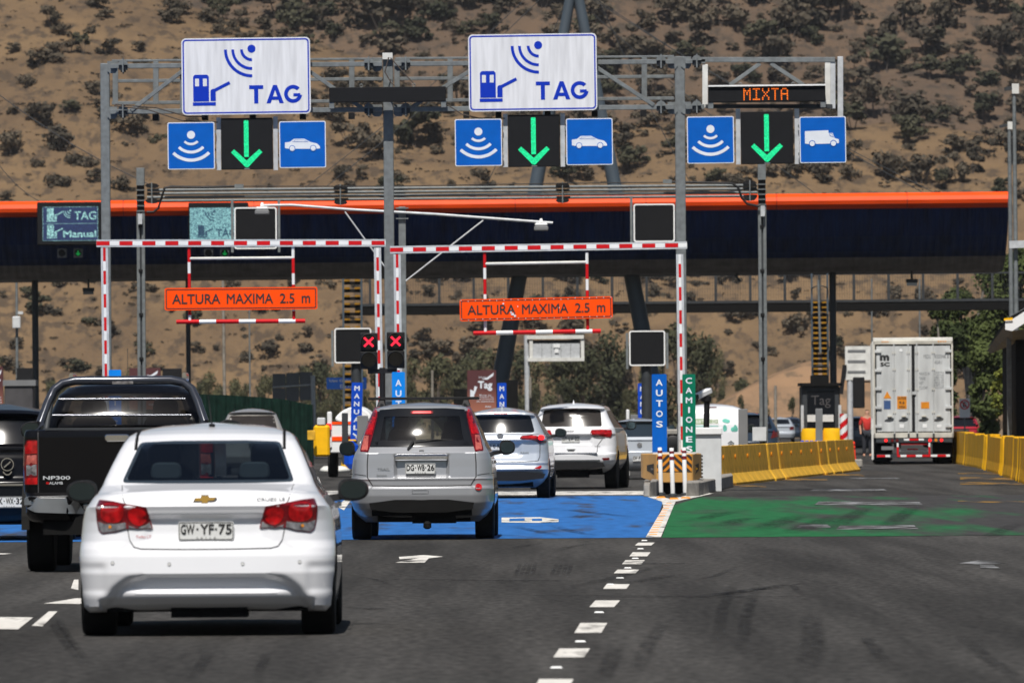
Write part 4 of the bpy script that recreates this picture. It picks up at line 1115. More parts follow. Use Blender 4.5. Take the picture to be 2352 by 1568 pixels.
# ------------------------------------------------------------------ height barriers
Y0 = 162.5; s0 = S(Y0)
def striped_bar(par, name, a, b_, w_, h_, first, lens, face='y', back='steel_light', tape=.55):
    """a metal beam with red and white tape along its front"""
    a, b_ = Vector(a), Vector(b_); d = (b_-a); L = d.length; d.normalize()
    mb = MB(); mb.bar(a, b_, w_, h_, 0)
    up = Vector((0, 0, 1)) if abs(d.z) < .5 else Vector((1, 0, 0))
    n_ = Vector((0, -1, 0)); t = 0; red = first
    while t < L - .005:
        l_ = min(lens[0 if red else 1], L - t)
        p, q = a + d*(t+.002), a + d*(t + l_ - .002); o = n_*((w_ if abs(d.z) < .5 else h_)/2 + .004); e = up*((h_ if abs(d.z) < .5 else w_)*tape/2)
        mb.add([p+o-e, q+o-e, q+o+e, p+o+e], [(0, 1, 2, 3)], 1 if red else 2)
        t += l_; red = not red
    return mb.build(name, [M[back], M['red'], M['white']], par, world=True)
def striped_tube(par, name, a, b_, r, first, lens, z0=None):
    a, b_ = Vector(a), Vector(b_); d = b_-a; L = d.length; d.normalize(); mb = MB(); t = 0; red = first
    while t < L - .005:
        l_ = min(lens[0 if red else 1], L-t); mb.tube(a+d*t, a+d*(t+l_), r, 12, None, 0 if red else 1); t += l_; red = not red
    return mb.build(name, [M['red'], M['white']], par, smooth=True, world=True)
def barrier(ul, ur, vt, vtr, pl, pr, sign, rot, hang, barv, lowu, lowv, label, slabel):
    t_ = thing('height_barrier', label, 'height barrier', (X((ul+ur)/2, 700, Y0), Y0, 0), 0, 'height barriers')
    hh = 17/s0
    a, b_ = at(ul, (vt+9), Y0), at(ur, (vtr+9), Y0)
    striped_bar(t_, 'beam', a, b_, .16, hh, True, (.26, .19))
    for i, (u0, u1) in enumerate((pl, pr)):
        top = at(u0, vt+19, Y0); base = at(u1, 1090, Y0)
        striped_bar(t_, 'post', (top.x, Y0, top.z), (base.x, Y0, 0.0), .14, .14, i == 0, (.265, .19), tape=.36)
    for i, u in enumerate(hang):
        p, q = at(u, barv[0]-8, Y0-.02), at(u+2, lowv[i], Y0-.02)
        striped_tube(t_, 'hanger', p, q, .032, i == 0, (.30, .22))
    p, q = at(hang[0], barv[1], Y0-.02), at(hang[1], barv[2], Y0-.02)
    mb = MB(); mb.tube(p, q, .03, 10); mb.build('cross_tube', M['white_dirty'], t_, smooth=True, world=True)
    p, q = at(lowu[0], lowv[0], Y0-.02), at(lowu[1], lowv[1], Y0-.02)
    striped_tube(t_, 'low_bar', p, q, .042, True, (.45, .33))
    u0, u1, v0, v1 = sign
    Ys = Y0 - .14; c = at((u0+u1)/2, (v0+v1)/2, Ys); k = S(Ys); W, H = (u1-u0)/k, (v1-v0)/k
    g = thing('height_sign', slabel, 'road sign', c); g.rotation_euler = (0, rot, 0)
    panel(g, W, H, .04, .003, .02, 'sign_orange')
    o = rrect(-W/2+.025, W/2-.025, -H/2+.025, H/2-.025, .03, 4); i_ = rrect(-W/2+.043, W/2-.043, -H/2+.043, H/2-.043, .02, 4); n = len(o); mb = MB()
    mb.add([(a, 0, b_) for a, b_ in o] + [(a, 0, b_) for a, b_ in i_], [(j, (j+1) % n, n+(j+1) % n, n+j) for j in range(n)]); mb.build('border', M['ink'], g)
    h_ = H*.44
    for wrd, x0, x1, s_ in (('ALTURA', -.45, -.135, 1), ('MAXIMA', -.093, .21, 1), ('2.5', .255, .35, 1)):
        mb = MB(); text_in(mb, wrd, (x0+x1)/2*W, 0, (x1-x0)*W, h_, -.002, .012); mb.build('lettering', M['ink'], g)
    mb = MB(); text_in(mb, 'm', .425*W, -h_*.12, .055*W, h_*.74, -.002, .014)
    mb.build('lettering', M['ink'], g)
    return t_, g, W, H
barrier(222, 886, 550, 549, (240, 247), (867, 875), (378, 729, 660, 711.5), ROLL*.2, (434, 673), (575, 594, 592), (405, 701), (739, 737),
        'red and white striped height barrier left of the middle gantry post', 'flat orange ALTURA MAXIMA 2.5 m sign on the left barrier')
_, g2, W2, H2 = barrier(896, 1578, 565, 554, (912, 919), (1561, 1568), (1056, 1407, 684, 734), rad(-.85), (1113, 1348), (588, 606, 602), (1087, 1380), (765, 760),
        'red and white striped height barrier right of the middle gantry post', 'battered tilted orange ALTURA MAXIMA 2.5 m sign on the right barrier')
mb = MB(); rr_ = random.Random(2)
for i in range(22):
    x = -W2/2 + .03 + i*(W2-.06)/21
    for z in (-H2/2+.03, H2/2-.03): mb.poly(circ(x, z+rr_.uniform(-.01, .01), .011, 6), -.006, .004)
mb.build('rivet', M['steel_light'], g2)
mb = MB()
for cx, cz, r in ((-.215, .27, .016), (-.155, -.22, .03), (-.14, -.3, .025), (-.165, -.13, .018), (-.12, .12, .014), (.15, .03, .01)):
    mb.poly([(cx*W2 + r*rr_.uniform(.6, 1.3)*math.cos(a*.9), cz*H2 + r*rr_.uniform(.6, 1.4)*math.sin(a*.9)) for a in range(7)], -.005, .002)
mb.build('peeled_patch', M['sign_white'], g2)

# ------------------------------------------------------------------ second gantry: bundle of pipes on two posts
Y2 = 205.0; s2 = S(Y2)
G2 = thing('pipe_gantry', 'low grey gantry of four bundled pipes on two posts behind the height barriers', 'gantry', (X(1040, 600, Y2), Y2, 0))
def D2(u, v, dy=0): return at(u, v, Y2+dy)
for u, vt_, vc0, vc1 in ((322.5, 386, 425, 485), (1749.5, 372, 412, 470)):
    p = D2(u, vt_); w_ = .10
    for s_ in (-1, 1):
        mb = MB(); mb.box(p.x+s_*.062-.040, p.x+s_*.062+.040, Y2-.08, Y2+.08, 0, D2(u, vc1).z); mb.build('post', M['steel'], G2, world=True, bevel=.008)
    mb = MB(); mb.box(p.x-.022, p.x+.022, Y2-.03, Y2+.05, 0, D2(u, vc1).z); mb.build('web', M['steel_dark'], G2, world=True)
    mb = MB(); mb.box(p.x-w_, p.x+w_, Y2-.1, Y2+.1, D2(u, vc0).z, p.z); mb.build('post_head', M['steel'], G2, world=True, bevel=.01)
    mb = MB(); mb.box(p.x-w_*.9, p.x+w_*.9, Y2-.06, Y2+.1, D2(u, vc1).z, D2(u, vc0).z); mb.build('joint_box', M['black'], G2, world=True)
    for i in range(6):
        z = D2(u, vc1 - (vc1-vc0)*i/5).z; mb = MB(); mb.box(p.x-w_, p.x+w_, Y2-.11, Y2+.1, z-.012, z+.012); mb.build('joint_plate', M['steel'], G2, world=True)
    v = 520
    while v < 900:
        q = D2(u + (v-500)*.008, v); mb = MB(); mb.box(q.x-.05, q.x+.05, Y2-.11, Y2-.06, q.z-.03, q.z+.03); mb.build('clamp', M['black'], G2, world=True); v += 101
for k in range(4):
    a, b_ = D2(338, 437 + k*8.3, (k % 2)*.25), D2(1739, 425.5 + k*8.3, (k % 2)*.25); mb = MB(); mb.tube(a, b_, .036, 10); mb.build('pipe', M['steel'], G2, smooth=True, world=True)
for u, v in ((349, 444), (782, 447), (1292, 442.5), (1722, 438)):
    p = D2(u, v); mb = MB()
    for dz in (-.19, .19): mb.add([(p.x + .17*math.cos(rad(a)), p.y-.12+.0, p.z+dz+.06*math.sin(rad(a))) for a in range(0, 360, 45)] + [(p.x + .17*math.cos(rad(a)), p.y+.35, p.z+dz+.06*math.sin(rad(a))) for a in range(0, 360, 45)],
        [tuple(range(8)), tuple(range(15, 7, -1))] + [(i, 8+i, 8+(i+1) % 8, (i+1) % 8) for i in range(8)])
    mb.build('collar', M['black'], G2, world=True)
    mb = MB(); mb.box(p.x-.014, p.x+.014, p.y-.16, p.y-.125, p.z-.26, p.z+.26); mb.build('collar_plate', M['steel'], G2, world=True)
for pts, r in ((((337, 487), (352, 487), (364, 478), (371, 455), (378, 432), (392, 429), (470, 430), (545, 428)), .030), (((1530, 418), (1640, 420), (1682, 421), (1696, 432), (1704, 455), (1716, 468), (1744, 474)), .030), (((545, 428), (900, 428), (1300, 421), (1530, 419)), .012)):
    mb = MB(); mb.pipe([D2(u, v, -.18) for u, v in pts], r, 8); mb.build('conduit', M['black'], G2, smooth=True, world=True)
for u, v in ((549, 428), (1533, 417)):
    p = D2(u, v, -.2); mb = MB(); mb.box(p.x-.11, p.x+.11, p.y-.05, p.y+.05, p.z-.05, p.z+.05); mb.build('junction_box', M['steel'], G2, world=True)
for u, v in ((322, 500), (1752, 482)):
    p = D2(u, v, -.2); mb = MB(); mb.box(p.x-.05, p.x+.05, p.y-.05, p.y+.05, p.z-.16, p.z+.1); mb.build('conduit_box', M['steel_light'], G2, world=True)
p = D2(1744, 996, -.16); mb = MB(); mb.box(p.x-.17, p.x+.17, p.y-.08, p.y, p.z-.17, p.z+.17); mb.build('control_box', M['cabinet'], G2, world=True)

def lane_display(u0, u1, v0, v1, Y, label, pole=None, hang=None):
    p = at((u0+u1)/2, (v0+v1)/2, Y); s_ = S(Y); W, H = (u1-u0)/s_, (v1-v0)/s_
    t_ = thing('lane_display', label, 'message board', (p.x, Y, 0 if pole else p.z)); zc = p.z if pole else 0
    mb = MB(); mb.box(-W/2, W/2, 0, .25, zc-H/2, zc+H/2); mb.build('housing', M['screen'], t_, bevel=.02)
    o = rrect(-W/2, W/2, zc-H/2, zc+H/2, .06, 4); i_ = rrect(-W/2+.035, W/2-.035, zc-H/2+.035, zc+H/2-.035, .04, 4); n = len(o); mb = MB()
    mb.add([(a, -.02, b_) for a, b_ in o] + [(a, -.02, b_) for a, b_ in i_] + [(a, .02, b_) for a, b_ in o], [(j, (j+1) % n, n+(j+1) % n, n+j) for j in range(n)] + [(j, 2*n+j, 2*n+(j+1) % n, (j+1) % n) for j in range(n)])
    mb.build('frame', M['white'], t_)
    for s_2 in (-1, 1):
        mb = MB(); mb.box(s_2*(W/2+.05)-.03, s_2*(W/2+.05)+.03, .03, .12, zc-H/2-.08, zc+H/2-.06 + (.25 if hang else 0)); mb.build('side_bracket', M['steel'], t_)
    if pole:
        mb = MB(); mb.tube((pole, .2, 0), (pole, .2, zc-H/2+.1), .13, 12); mb.build('pole', M['steel_dark'], t_, smooth=True)
lane_display(538, 636, 476, 572, 204, 'blank black square display with white frame hanging left beside the pale LED board', None, 1)
lane_display(1455, 1550, 468, 556, 204, 'blank black square display with white frame hanging beside the right gantry post', None, 1)
lane_display(768, 853, 753, 834, 212, 'blank black square display on a pole behind the left red cross signal', .08)
lane_display(1445, 1528, 759, 840, 212, 'blank black square display on a pole above the AUTOS sign', -.02)

# twin-arm lamp post behind the barriers
YL = 172.0
lp = thing('street_lamp', 'thin lamp post with long crossarm and two white floodlights', 'street lamp', (X(923.5, 700, YL), YL, 0))
p = at(923.5, 475, YL); mb = MB(); mb.box(p.x-.075, p.x+.075, YL-.07, YL+.07, 0, p.z); mb.build('pole', M['steel'], lp, world=True, bevel=.01)
mb = MB(); mb.pipe([at(600, 472, YL-.12), at(670, 471, YL-.12), at(800, 481, YL-.12), at(1000, 492, YL-.12), at(1270, 512, YL-.12)], .028, 10); mb.build('crossarm', M['steel_light'], lp, smooth=True, world=True)
for a, b_ in (((792, 486), (918, 660)), ((1110, 506), (932, 645))):
    mb = MB(); mb.tube(at(*a, YL-.12), at(*b_, YL-.1), .016, 8); mb.build('brace', M['steel_light'], lp, smooth=True, world=True)
for v in (478, 490, 502):
    q = at(923.5, v, YL-.1); mb = MB(); mb.box(q.x-.13, q.x+.13, q.y-.03, q.y+.03, q.z-.012, q.z+.012); mb.build('clamp', M['steel'], lp, world=True)
for u, v in ((602, 482), (1243, 519)):
    q = at(u, v, YL-.2); mb = MB(); mb.box(q.x-.13, q.x+.13, q.y-.12, q.y+.12, q.z+.0, q.z+.06); mb.build('lamp_head', M['white'], lp, world=True, bevel=.02)
    mb = MB(); mb.box(q.x-.15, q.x+.15, q.y-.13, q.y+.1, q.z-.10, q.z-.003); mb.build('lamp_glass', M['grey_panel'], lp, world=True, bevel=.02)
    mb = MB(); mb.tube((q.x, q.y, q.z+.06), (q.x, q.y+.06, q.z+.14), .045, 8, .03); mb.build('bracket', M['white'], lp, world=True)

# red cross lane signals on one pole
YS = 160.0
def cross_signal(u, v, label):
    p = at(u, v, YS); W, H = 41/S(YS)/2, 83/S(YS)/2
    t_ = thing('cross_signal', label, 'traffic light', p, 0, 'red cross lane signals')
    mb = MB(); mb.box(-W, W, .0, .22, .012, H); mb.box(-W*.97, W*.97, 0, .22, -H, -.012); mb.box(-W*.9, W*.9, .02, .2, -.012, .012); mb.build('housing', M['grey_panel'] if 0 else M['black'], t_, bevel=.015)
    for s_ in (1, -1):
        cz = s_*H*.5; r = W*.80
        mb = MB(); mb.lathe([(r, -.004), (r, -.002)], 28, 'y', (0, 0, cz)); mb.build('lens', M['glass_black'], t_)
        mb = MB(); n = 18
        for i in range(n):
            a0, a1 = rad(-12 + 204*i/n), rad(-12 + 204*(i+1)/n)
            d0, d1 = (.24 - .16*abs(i/n-.5)*2, .24 - .16*abs((i+1)/n-.5)*2)
            R = r*1.12
            q = lambda a, y, k=1.0: (R*k*math.cos(a), y, cz + R*k*math.sin(a))
            mb.add([q(a0, -d0), q(a1, -d1), q(a1, 0), q(a0, 0), q(a0, -d0, 1.045), q(a1, -d1, 1.045), q(a1, 0, 1.045), q(a0, 0, 1.045)], [(0, 1, 2, 3), (4, 7, 6, 5), (0, 4, 5, 1)])
        mb.build('visor', M['beige_grey'], t_)
    mb = MB(); cz = H*.5
    mb.poly(thick((-.088, cz-.086), (.088, cz+.086), .040), -.010, .004); mb.poly(thick((-.088, cz+.086), (.088, cz-.086), .040), -.013, .004)
    mb.build('cross', M['led_red'], t_)
M['beige_grey'] = mat('signal_visor', (0.11, 0.105, 0.085), 0.6, var=.15)
cross_signal(847, 806, 'traffic signal with lit red cross over the black display edge')
cross_signal(909, 804, 'traffic signal with lit red cross above the pale AUTOS sign')
sp = thing('signal_pole', 'short black pole with crossarm holding the two red cross signals', 'pole', (X(878, 900, YS), YS, 0))
p = at(878, 850, YS+.1); mb = MB(); mb.tube((p.x, YS+.1, 0), (p.x, YS+.1, p.z+.05), .055, 12); mb.build('pole', M['black'], sp, smooth=True, world=True)
a, b_ = at(845, 853, YS+.1), at(912, 851, YS+.1); mb = MB(); mb.bar(a, b_, .1, .09); mb.build('crossarm', M['black'], sp, world=True)

# vertical word signs
def word_sign(u0, u1, v0, v1, Y, word, m_, label, span=(.04, .96), wfrac=.46, lean=0.0, arrow=False, bold=.03, ink='print_white'):
    p = at((u0+u1)/2, v0, Y); s_ = S(Y); W, H = (u1-u0)/s_, (v1-v0)/s_
    t_ = thing('word_sign', label, 'road sign', (p.x, Y, 0)); zt_ = p.z; zb = zt_ - H
    if lean: t_.rotation_euler = (0, lean, 0); t_.location.x -= math.sin(lean)*zt_
    mb = MB(); mb.poly(rrect(-W/2, W/2, zb, zt_, .02, 3), 0, .03); mb.build('panel', M[m_], t_)
    mb = MB(); mb.box(-.03, .03, .032, .09, 0, zt_-.1); mb.build('stake', M['steel'], t_)
    st = H*(span[1]-span[0])/len(word)
    for i, ch in enumerate(word):
        mb = MB(); text_in(mb, ch, 0, zt_ - H*span[0] - st*(i+.5), W*wfrac*(.28 if ch == 'I' else 1), st*.62, -.004, bold); mb.build('letter', M[ink], t_)
    mb = MB()
    if arrow:
        c = zb + .12; mb.poly(thick((-.07, c+.05), (.04, c-.03), .035), -.004, .003); mb.poly([(.075, c-.055), (.065, c+.03), (-.02, c-.05)], -.004, .003)
        mb.build('arrow', M[ink], t_)
word_sign(900, 930, 854, 1040, 156.5, 'AUTOS', 'sign_blue_pale', 'pale blue vertical AUTOS sign below the right red cross signal', (.07, .72))
word_sign(250, 278, 849, 1030, 158, 'AUTOS', 'sign_blue_pale', 'pale blue vertical AUTOS sign behind the black pickup', (.07, .75))
word_sign(808, 833, 878, 1012, 190, 'MANUAL', 'sign_blue_deep', 'deep blue vertical MANUAL sign left of the silver SUV with roof bar', (.03, .84), .5, rad(1.8), True)
word_sign(1142, 1163, 879, 1012, 215, 'MANUAL', 'sign_blue_deep', 'deep blue vertical MANUAL sign beside the dark red Tag poster', (.03, .84), .5)
word_sign(1465, 1485, 880, 1010, 215, 'MANUAL', 'sign_blue_deep', 'deep blue vertical MANUAL sign left of the AUTOS sign on the island', (.03, .84), .5)
word_sign(1497, 1531, 859, 1040, 161.5, 'AUTOS', 'sign_blue', 'blue vertical AUTOS sign behind the three white posts', (.04, .70), .46)
word_sign(1567, 1597, 859, 1042, 161.5, 'CAMIONES', 'sign_green', 'green vertical CAMIONES sign on the island', (.02, 1.0), .50)

# ------------------------------------------------------------------ island nose
YI = 160.5
ic = at(1546, 1075, YI).x
cr = thing('crash_cushion', 'tan crash cushion with black and yellow chevron board on the island nose', 'crash cushion', (ic, YI, 0))
k = S(YI); zz = lambda v: at(1546, v, YI).z; xx = lambda u: at(u, 1075, YI).x - ic
zt_, zb = zz(1042), zz(1108)
mb = MB(); hx0, hx1 = xx(1478), xx(1614); f0, f1 = xx(1507), xx(1592)
body = [(f0+.03, -.02), (f1-.03, -.02), (f1, .01), (hx1, 1.0), (hx1, 3.2), (hx0, 3.2), (hx0, 1.0), (f0, .01)]
n = len(body)
def bz(i, top): return (zt_ if top else zb) + ((.06 if top else .09) if 3 <= i <= 6 else 0) * (0 if top else 1)
mb.add([(a, b_, bz(i, 0)) for i, (a, b_) in enumerate(body)] + [(a, b_, bz(i, 1)) for i, (a, b_) in enumerate(body)], [tuple(range(n))[::-1], tuple(range(n, 2*n))] + [(i, (i+1) % n, n+(i+1) % n, n+i) for i in range(n)])
mb.build('body', M['beige'], cr, bevel=.012)
for s_, u0, u1 in ((-1, 1487, 1502), (1, 1597, 1607)):
    a, b_ = xx(u0), xx(u1); y0 = 1.0*(a-f0)/(hx0-f0) if s_ < 0 else 1.0*(a-f1)/(hx1-f1); y1 = 1.0*(b_-f0)/(hx0-f0) if s_ < 0 else 1.0*(b_-f1)/(hx1-f1)
    z0_, z1_, z2_ = zz(1064), zz(1068), zz(1090)
    mb = MB(); mb.add([(a, y0-.012, z1_), (b_, y1-.012, z0_), (b_, y1-.012, z2_) if s_ < 0 else (a, y0-.012, z2_), (a, y0-.012, z1_-.1) if s_ < 0 else (b_, y1-.012, z1_-.1)], [(0, 1, 2, 3)]); mb.build('side_hole', M['black'], cr)
    mb = MB(); mb.add([(a+.01, y0-.02, zz(1075)), (b_-.005, y1-.02, zz(1074)), (b_-.005, y1-.02, zz(1079)), (a+.01, y0-.02, zz(1078))], [(0, 1, 2, 3)]); mb.build('latch', M['chrome'], cr)
mb = MB(); c0, c1, d0, d1 = xx(1509), xx(1589), zz(1082), zz(1044); mb.poly([(c0, d0), (c1, d0), (c1, d1), (c0, d1)], -.032, .01); mb.build('chevron_board', M['amber'], cr)
mb = MB(); cm = (c0+c1)/2; half = (c1-c0)/2; hgt = d1-d0
def clip(poly, ax, lim, keep_less):
    out = []
    for i in range(len(poly)):
        p, q = poly[i], poly[(i+1) % len(poly)]; ip = (p[ax] <= lim) == keep_less or p[ax] == lim; iq = (q[ax] <= lim) == keep_less or q[ax] == lim
        if ip: out.append(p)
        if ip != iq:
            t = (lim-p[ax])/(q[ax]-p[ax]); out.append((p[0]+(q[0]-p[0])*t, p[1]+(q[1]-p[1])*t))
    return out
for s_ in (-1, 1):
    for j in range(7):
        z = d1 + .42 - j*.145
        q = [(cm, z), (cm, z-.072), (cm + s_*half, z-.072-half*.95), (cm + s_*half, z-half*.95)]
        q = clip(clip(q, 1, d1, True), 1, d0, False)
        if len(q) >= 3: mb.poly(q, -.036, .003)
mb.build('chevron_stripes', M['ink'], cr)
mb = MB(); mb.box(xx(1500), xx(1600), .3, .9, zt_, zt_+.03); mb.build('lid', M['cabinet'], cr)
mb = MB(); mb.box(f0+.12, f1-.1, .15, 3, 0.01, zb+.02); mb.build('base', M['under'], cr)
mb = MB()
for z in np.linspace(zb+.1, zt_-.05, 7): mb.box(hx1-.01, hx1+.03, 1.1, 1.2, z-.02, z+.02)
mb.build('hinge', M['steel_dark'], cr)
for u, vt_, vb in ((1518.5, 1028, 1136), (1545.5, 1029, 1139), (1574, 1028, 1137)):
    g = gnd(u, vb); t_ = thing('flexible_post', {1518.5: 'left white flexible post with two maroon bands before the island', 1545.5: 'middle white flexible post with two maroon bands before the island', 1574: 'right white flexible post with two maroon bands before the island'}[u], 'bollard', (g.x, g.y, .008), 0, 'white flexible posts before the island')
    h = at(u, vt_, g.y).z; r = .042
    t_.rotation_euler = (0, rad(-1.2), 0)
    mb = MB(); mb.lathe([(.09, 0), (.085, .03), (.05, .045)], 16); mb.build('foot', M['steel_dark'], t_, smooth=True)
    mb = MB(); mb.lathe([(r, .04), (r, h-.01), (r-.006, h)], 20); mb.build('tube', M['white'], t_, smooth=True)
    for a, b_ in ((.75, .82), (.885, .935)): mb = MB(); mb.lathe([(r+.004, h*a), (r+.004, h*b_)], 20); mb.build('band', M['maroon'], t_, smooth=True)
# kerb stones of the island
def stone(name, pts, h, label, Y=None):
    mb = MB(); n = len(pts); q = [gnd(*p) for p in pts]; c = sum(q, Vector())/n
    mb.add([(p.x, p.y, 0) for p in q] + [(p.x + (c.x-p.x)*.04, p.y + (c.y-p.y)*.02, h) for p in q], [tuple(range(n))[::-1], tuple(range(n, 2*n))] + [(i, (i+1) % n, n+(i+1) % n, n+i) for i in range(n)])
    o = mb.build(name, M['concrete'], None, bevel=.02); tag(o, label, 'kerb stone')
stone('kerb_stone', [(1478, 1141), (1492, 1141), (1508, 1128), (1480, 1128)], .24, 'broken grey concrete block left of the crash cushion')
stone('kerb_stone', [(1492.5, 1141), (1508, 1140), (1520, 1128), (1500, 1128)], .30, 'darker concrete block tucked under the crash cushion left side')
stone('kerb_stone', [(1576, 1140), (1606, 1139), (1625, 1126), (1580, 1126)], .27, 'concrete block at the right foot of the crash cushion')
stone('kerb_stone', [(1607, 1138), (1650, 1127), (1648, 1112), (1600, 1118)], .26, 'long pale concrete kerb right of the crash cushion')
stone('kerb_stone', [(1651, 1126), (1684, 1118), (1680, 1106), (1650, 1111)], .26, 'end concrete kerb with a dark band touching the yellow barriers')
# cabinet, camera, concrete head with signal
Yc = 166.0; p = at(1627, 1040, Yc); s_ = S(Yc)
cb_ = thing('control_cabinet', 'pale grey cabinet with overhanging lid right of the CAMIONES sign', 'cabinet', (p.x, Yc, 0))
h = at(1627, 992, Yc).z; W = 60/s_/2
mb = MB(); mb.box(-W, W, 0, .6, 0, h-.05); mb.build('body', M['cabinet'], cb_, bevel=.01)
mb = MB(); mb.box(-W-.06, W+.02, -.06, .68, h-.05, h+.09); mb.build('lid', M['white'], cb_, bevel=.015)
Yk = 168.0; p = at(1620, 985, Yk)
ck = thing('traffic_camera', 'white tilted camera housing on a black post above the pale cabinet', 'camera', (p.x, Yk, 0))
a, b_ = at(1619, 990, Yk), at(1624, 915, Yk); mb = MB(); mb.tube((a.x, Yk, .3), b_, .06, 12); mb.build('pole', M['black'], ck, smooth=True, world=True)
q = at(1624, 915, Yk); mb = MB(); mb.lathe([(.05, 0), (.11, .03), (.11, .12), (.05, .16)], 16, 'z', (q.x-.02, q.y, q.z-.08)); mb.build('pan_head', M['black'], ck, smooth=True, world=True)
a, b_ = at(1600, 910.5, Yk-.3), at(1631, 896, Yk+.1); mb = MB(); mb.bar(a, b_, .13, .12); mb.build('housing', M['white'], ck, world=True, bevel=.02)
mb = MB(); mb.bar(a + (a-b_).normalized()*.05, a + (b_-a).normalized()*.02, .10, .09); mb.build('lens', M['black'], ck, world=True)
Yb = 167.0; p = at(1548, 1020, Yb); s_ = S(Yb)
cn = thing('signal_block', 'rough concrete block with round black signal lens between the AUTOS and CAMIONES signs', 'signal block', (p.x, Yb, 0))
h = at(1548, 985, Yb).z; W = 34/s_/2
mb = MB(); mb.box(-W, W, 0, .8, 0, h); mb.build('block', M['concrete'], cn, bevel=.03)
mb = MB(); c = at(1546, 1021, Yb).z; mb.lathe([(.16, -.12), (.19, -.10), (.19, .0), (.14, -.03)], 24, 'y', (-.02, 0, c)); mb.build('signal_lens', M['black'], cn, smooth=True)
mb = MB(); mb.box(-W+.02, W+.05, -.05, .0, c-.2, c+.22); mb.build('signal_plate', M['under'], cn)

# ------------------------------------------------------------------ yellow barriers
def jersey(L, H_, W, k=.28, j=.18):
    pr = [(-W/2, 0), (-W/2, .06*H_), (-W*k, .30*H_), (-W*j, H_), (W*j, H_), (W*k, .30*H_), (W/2, .06*H_), (W/2, 0)]
    mb = MB(); n = len(pr); e = .07
    rows = [(-L/2+.012, .80), (-L/2+e, 1), (L/2-e, 1), (L/2-.012, .80)]
    vs_ = [(x, y*f, z if z == 0 else z*(1 if f == 1 else .985)) for x, f in rows for y, z in pr]
    fs_ = [(k*n+i, k*n+(i+1) % n, (k+1)*n+(i+1) % n, (k+1)*n+i) for k in range(3) for i in range(n)] + [tuple(range(n)), tuple(range(3*n, 4*n))[::-1]]
    mb.add(vs_, fs_); return mb
ORD = 'first second third fourth fifth sixth seventh eighth ninth tenth eleventh twelfth thirteenth fourteenth fifteenth sixteenth seventeenth eighteenth nineteenth twentieth twenty-first twenty-second twenty-third twenty-fourth twenty-fifth twenty-sixth'.split()
P0, P1 = gnd(1640, 1116), gnd(1950, 1082)
N = 13; d = (P1-P0); L = d.length/N; ang = math.atan2(d.y, d.x)
jm = jersey(L, .86, .62).mesh('barrier_body', M['ochre'])
rm = MB(); rm.lathe([(.06, 0), (.045, .03)], 10, 'y'); rm = rm.mesh('reflector', M['amber'])
for i in range(N):
    if i == 4: pass
    c = P0 + d*((i+.5)/N); t_ = thing('concrete_barrier', ORD[i] + ' ochre concrete barrier counted from the pale cabinet towards the truck', 'barrier', c, ang, 'ochre barriers in the middle row')
    t_.location.y += (.35 if i > 5 else 0) + .06*math.sin(i*2.7); t_.rotation_euler[2] += .012*math.sin(i*5.1)
    link('barrier_body', jm, t_); o = link('reflector', rm, t_, (-L*.3, -.17, .62)); o.rotation_euler = (0, 0, 0)
    b2 = MB(); b2.box(-L*.32, -L*.30, -.2, -.16, .05, .8)
Q = [gnd(2196, 1062), gnd(2255, 1072), gnd(2300, 1085), gnd(2352, 1103), gnd(2440, 1135)]
dist = [0]
for i in range(4): dist.append(dist[-1] + (Q[i+1]-Q[i]).length)
def along(t):
    for i in range(4):
        if t <= dist[i+1] or i == 3: f = (t-dist[i])/(dist[i+1]-dist[i]); return Q[i].lerp(Q[i+1], f), Q[i+1]-Q[i]
n = 26; L = dist[-1]/n
M['wall_yellow'] = mat('weathered_yellow_barrier', (0.70, 0.37, 0.010), 0.65, var=.4, scale=3, bump=.15, stretch=(3, 3, .5), spec=.15)
wm = jersey(L*.97, 1.05, .42, .42, .36); wmesh = wm.mesh('barrier_body', M['wall_yellow'])
rr_ = random.Random(5)
for i in range(n):
    c, dd = along((i+.5)*L); t_ = thing('plastic_barrier', ORD[i] + ' bright yellow barrier of the right edge wall counted from the container truck', 'barrier', c, math.atan2(dd.y, dd.x) + rr_.uniform(-.02, .02), 'yellow barriers along the right edge')
    t_.scale = (1, 1, rr_.uniform(.86, .94)); link('barrier_body', wmesh, t_)

# ------------------------------------------------------------------ booths, posters, far street furniture
def at0(u, Y): return at(u, 960, Y).x
YB = 300.0; s_ = S(YB); x = at0(1886, YB)
bo = thing('toll_booth', 'dark glazed toll booth with yellow bumper under the ladder', 'toll booth', (x, YB, 0))
zB = lambda v: at(1886, v, YB).z
W = 44/s_
mb = MB(); mb.box(-W, W, .1, 2.6, 0, zB(886)); mb.build('cabin', M['steel_dark'], bo, bevel=.05)
mb = MB(); mb.box(-W*1.08, W*1.12, -.1, 2.8, zB(886), zB(879)); mb.build('roof', M['under'], bo)
mb = MB(); mb.box(-W*.72, W*.72, .06, .1, zB(985), zB(897)); mb.build('window', M['glass_black'], bo)
for s2_ in (-1, 1):
    mb = MB(); mb.box(s2_*W*.98-.05, s2_*W*.98+.05, -.02, .08, 0.2, zB(930)); mb.build('corner_post', M['steel_light'], bo)
    mb = MB(); mb.lathe([(W*.50, .12), (W*.52, .3), (W*.52, zB(983)-.15), (W*.46, zB(983))], 20, 'z', (s2_*W*.56, -.5, 0)); mb.build('bumper', M['yellow'], bo, smooth=True)
mb = MB(); text_in(mb, 'Tag', 0, zB(922), .7, .45, .05, .0); mb.build('lettering', M['dim_panel'], bo)
mb = MB(); mb.box(-.5, .45, .02, .06, zB(968), zB(952)); mb.build('notice', M['cabinet'], bo)
mb = MB(); mb.box(-.35, .3, .2, .9, zB(880), zB(862)); mb.build('roof_unit', M['under'], bo)
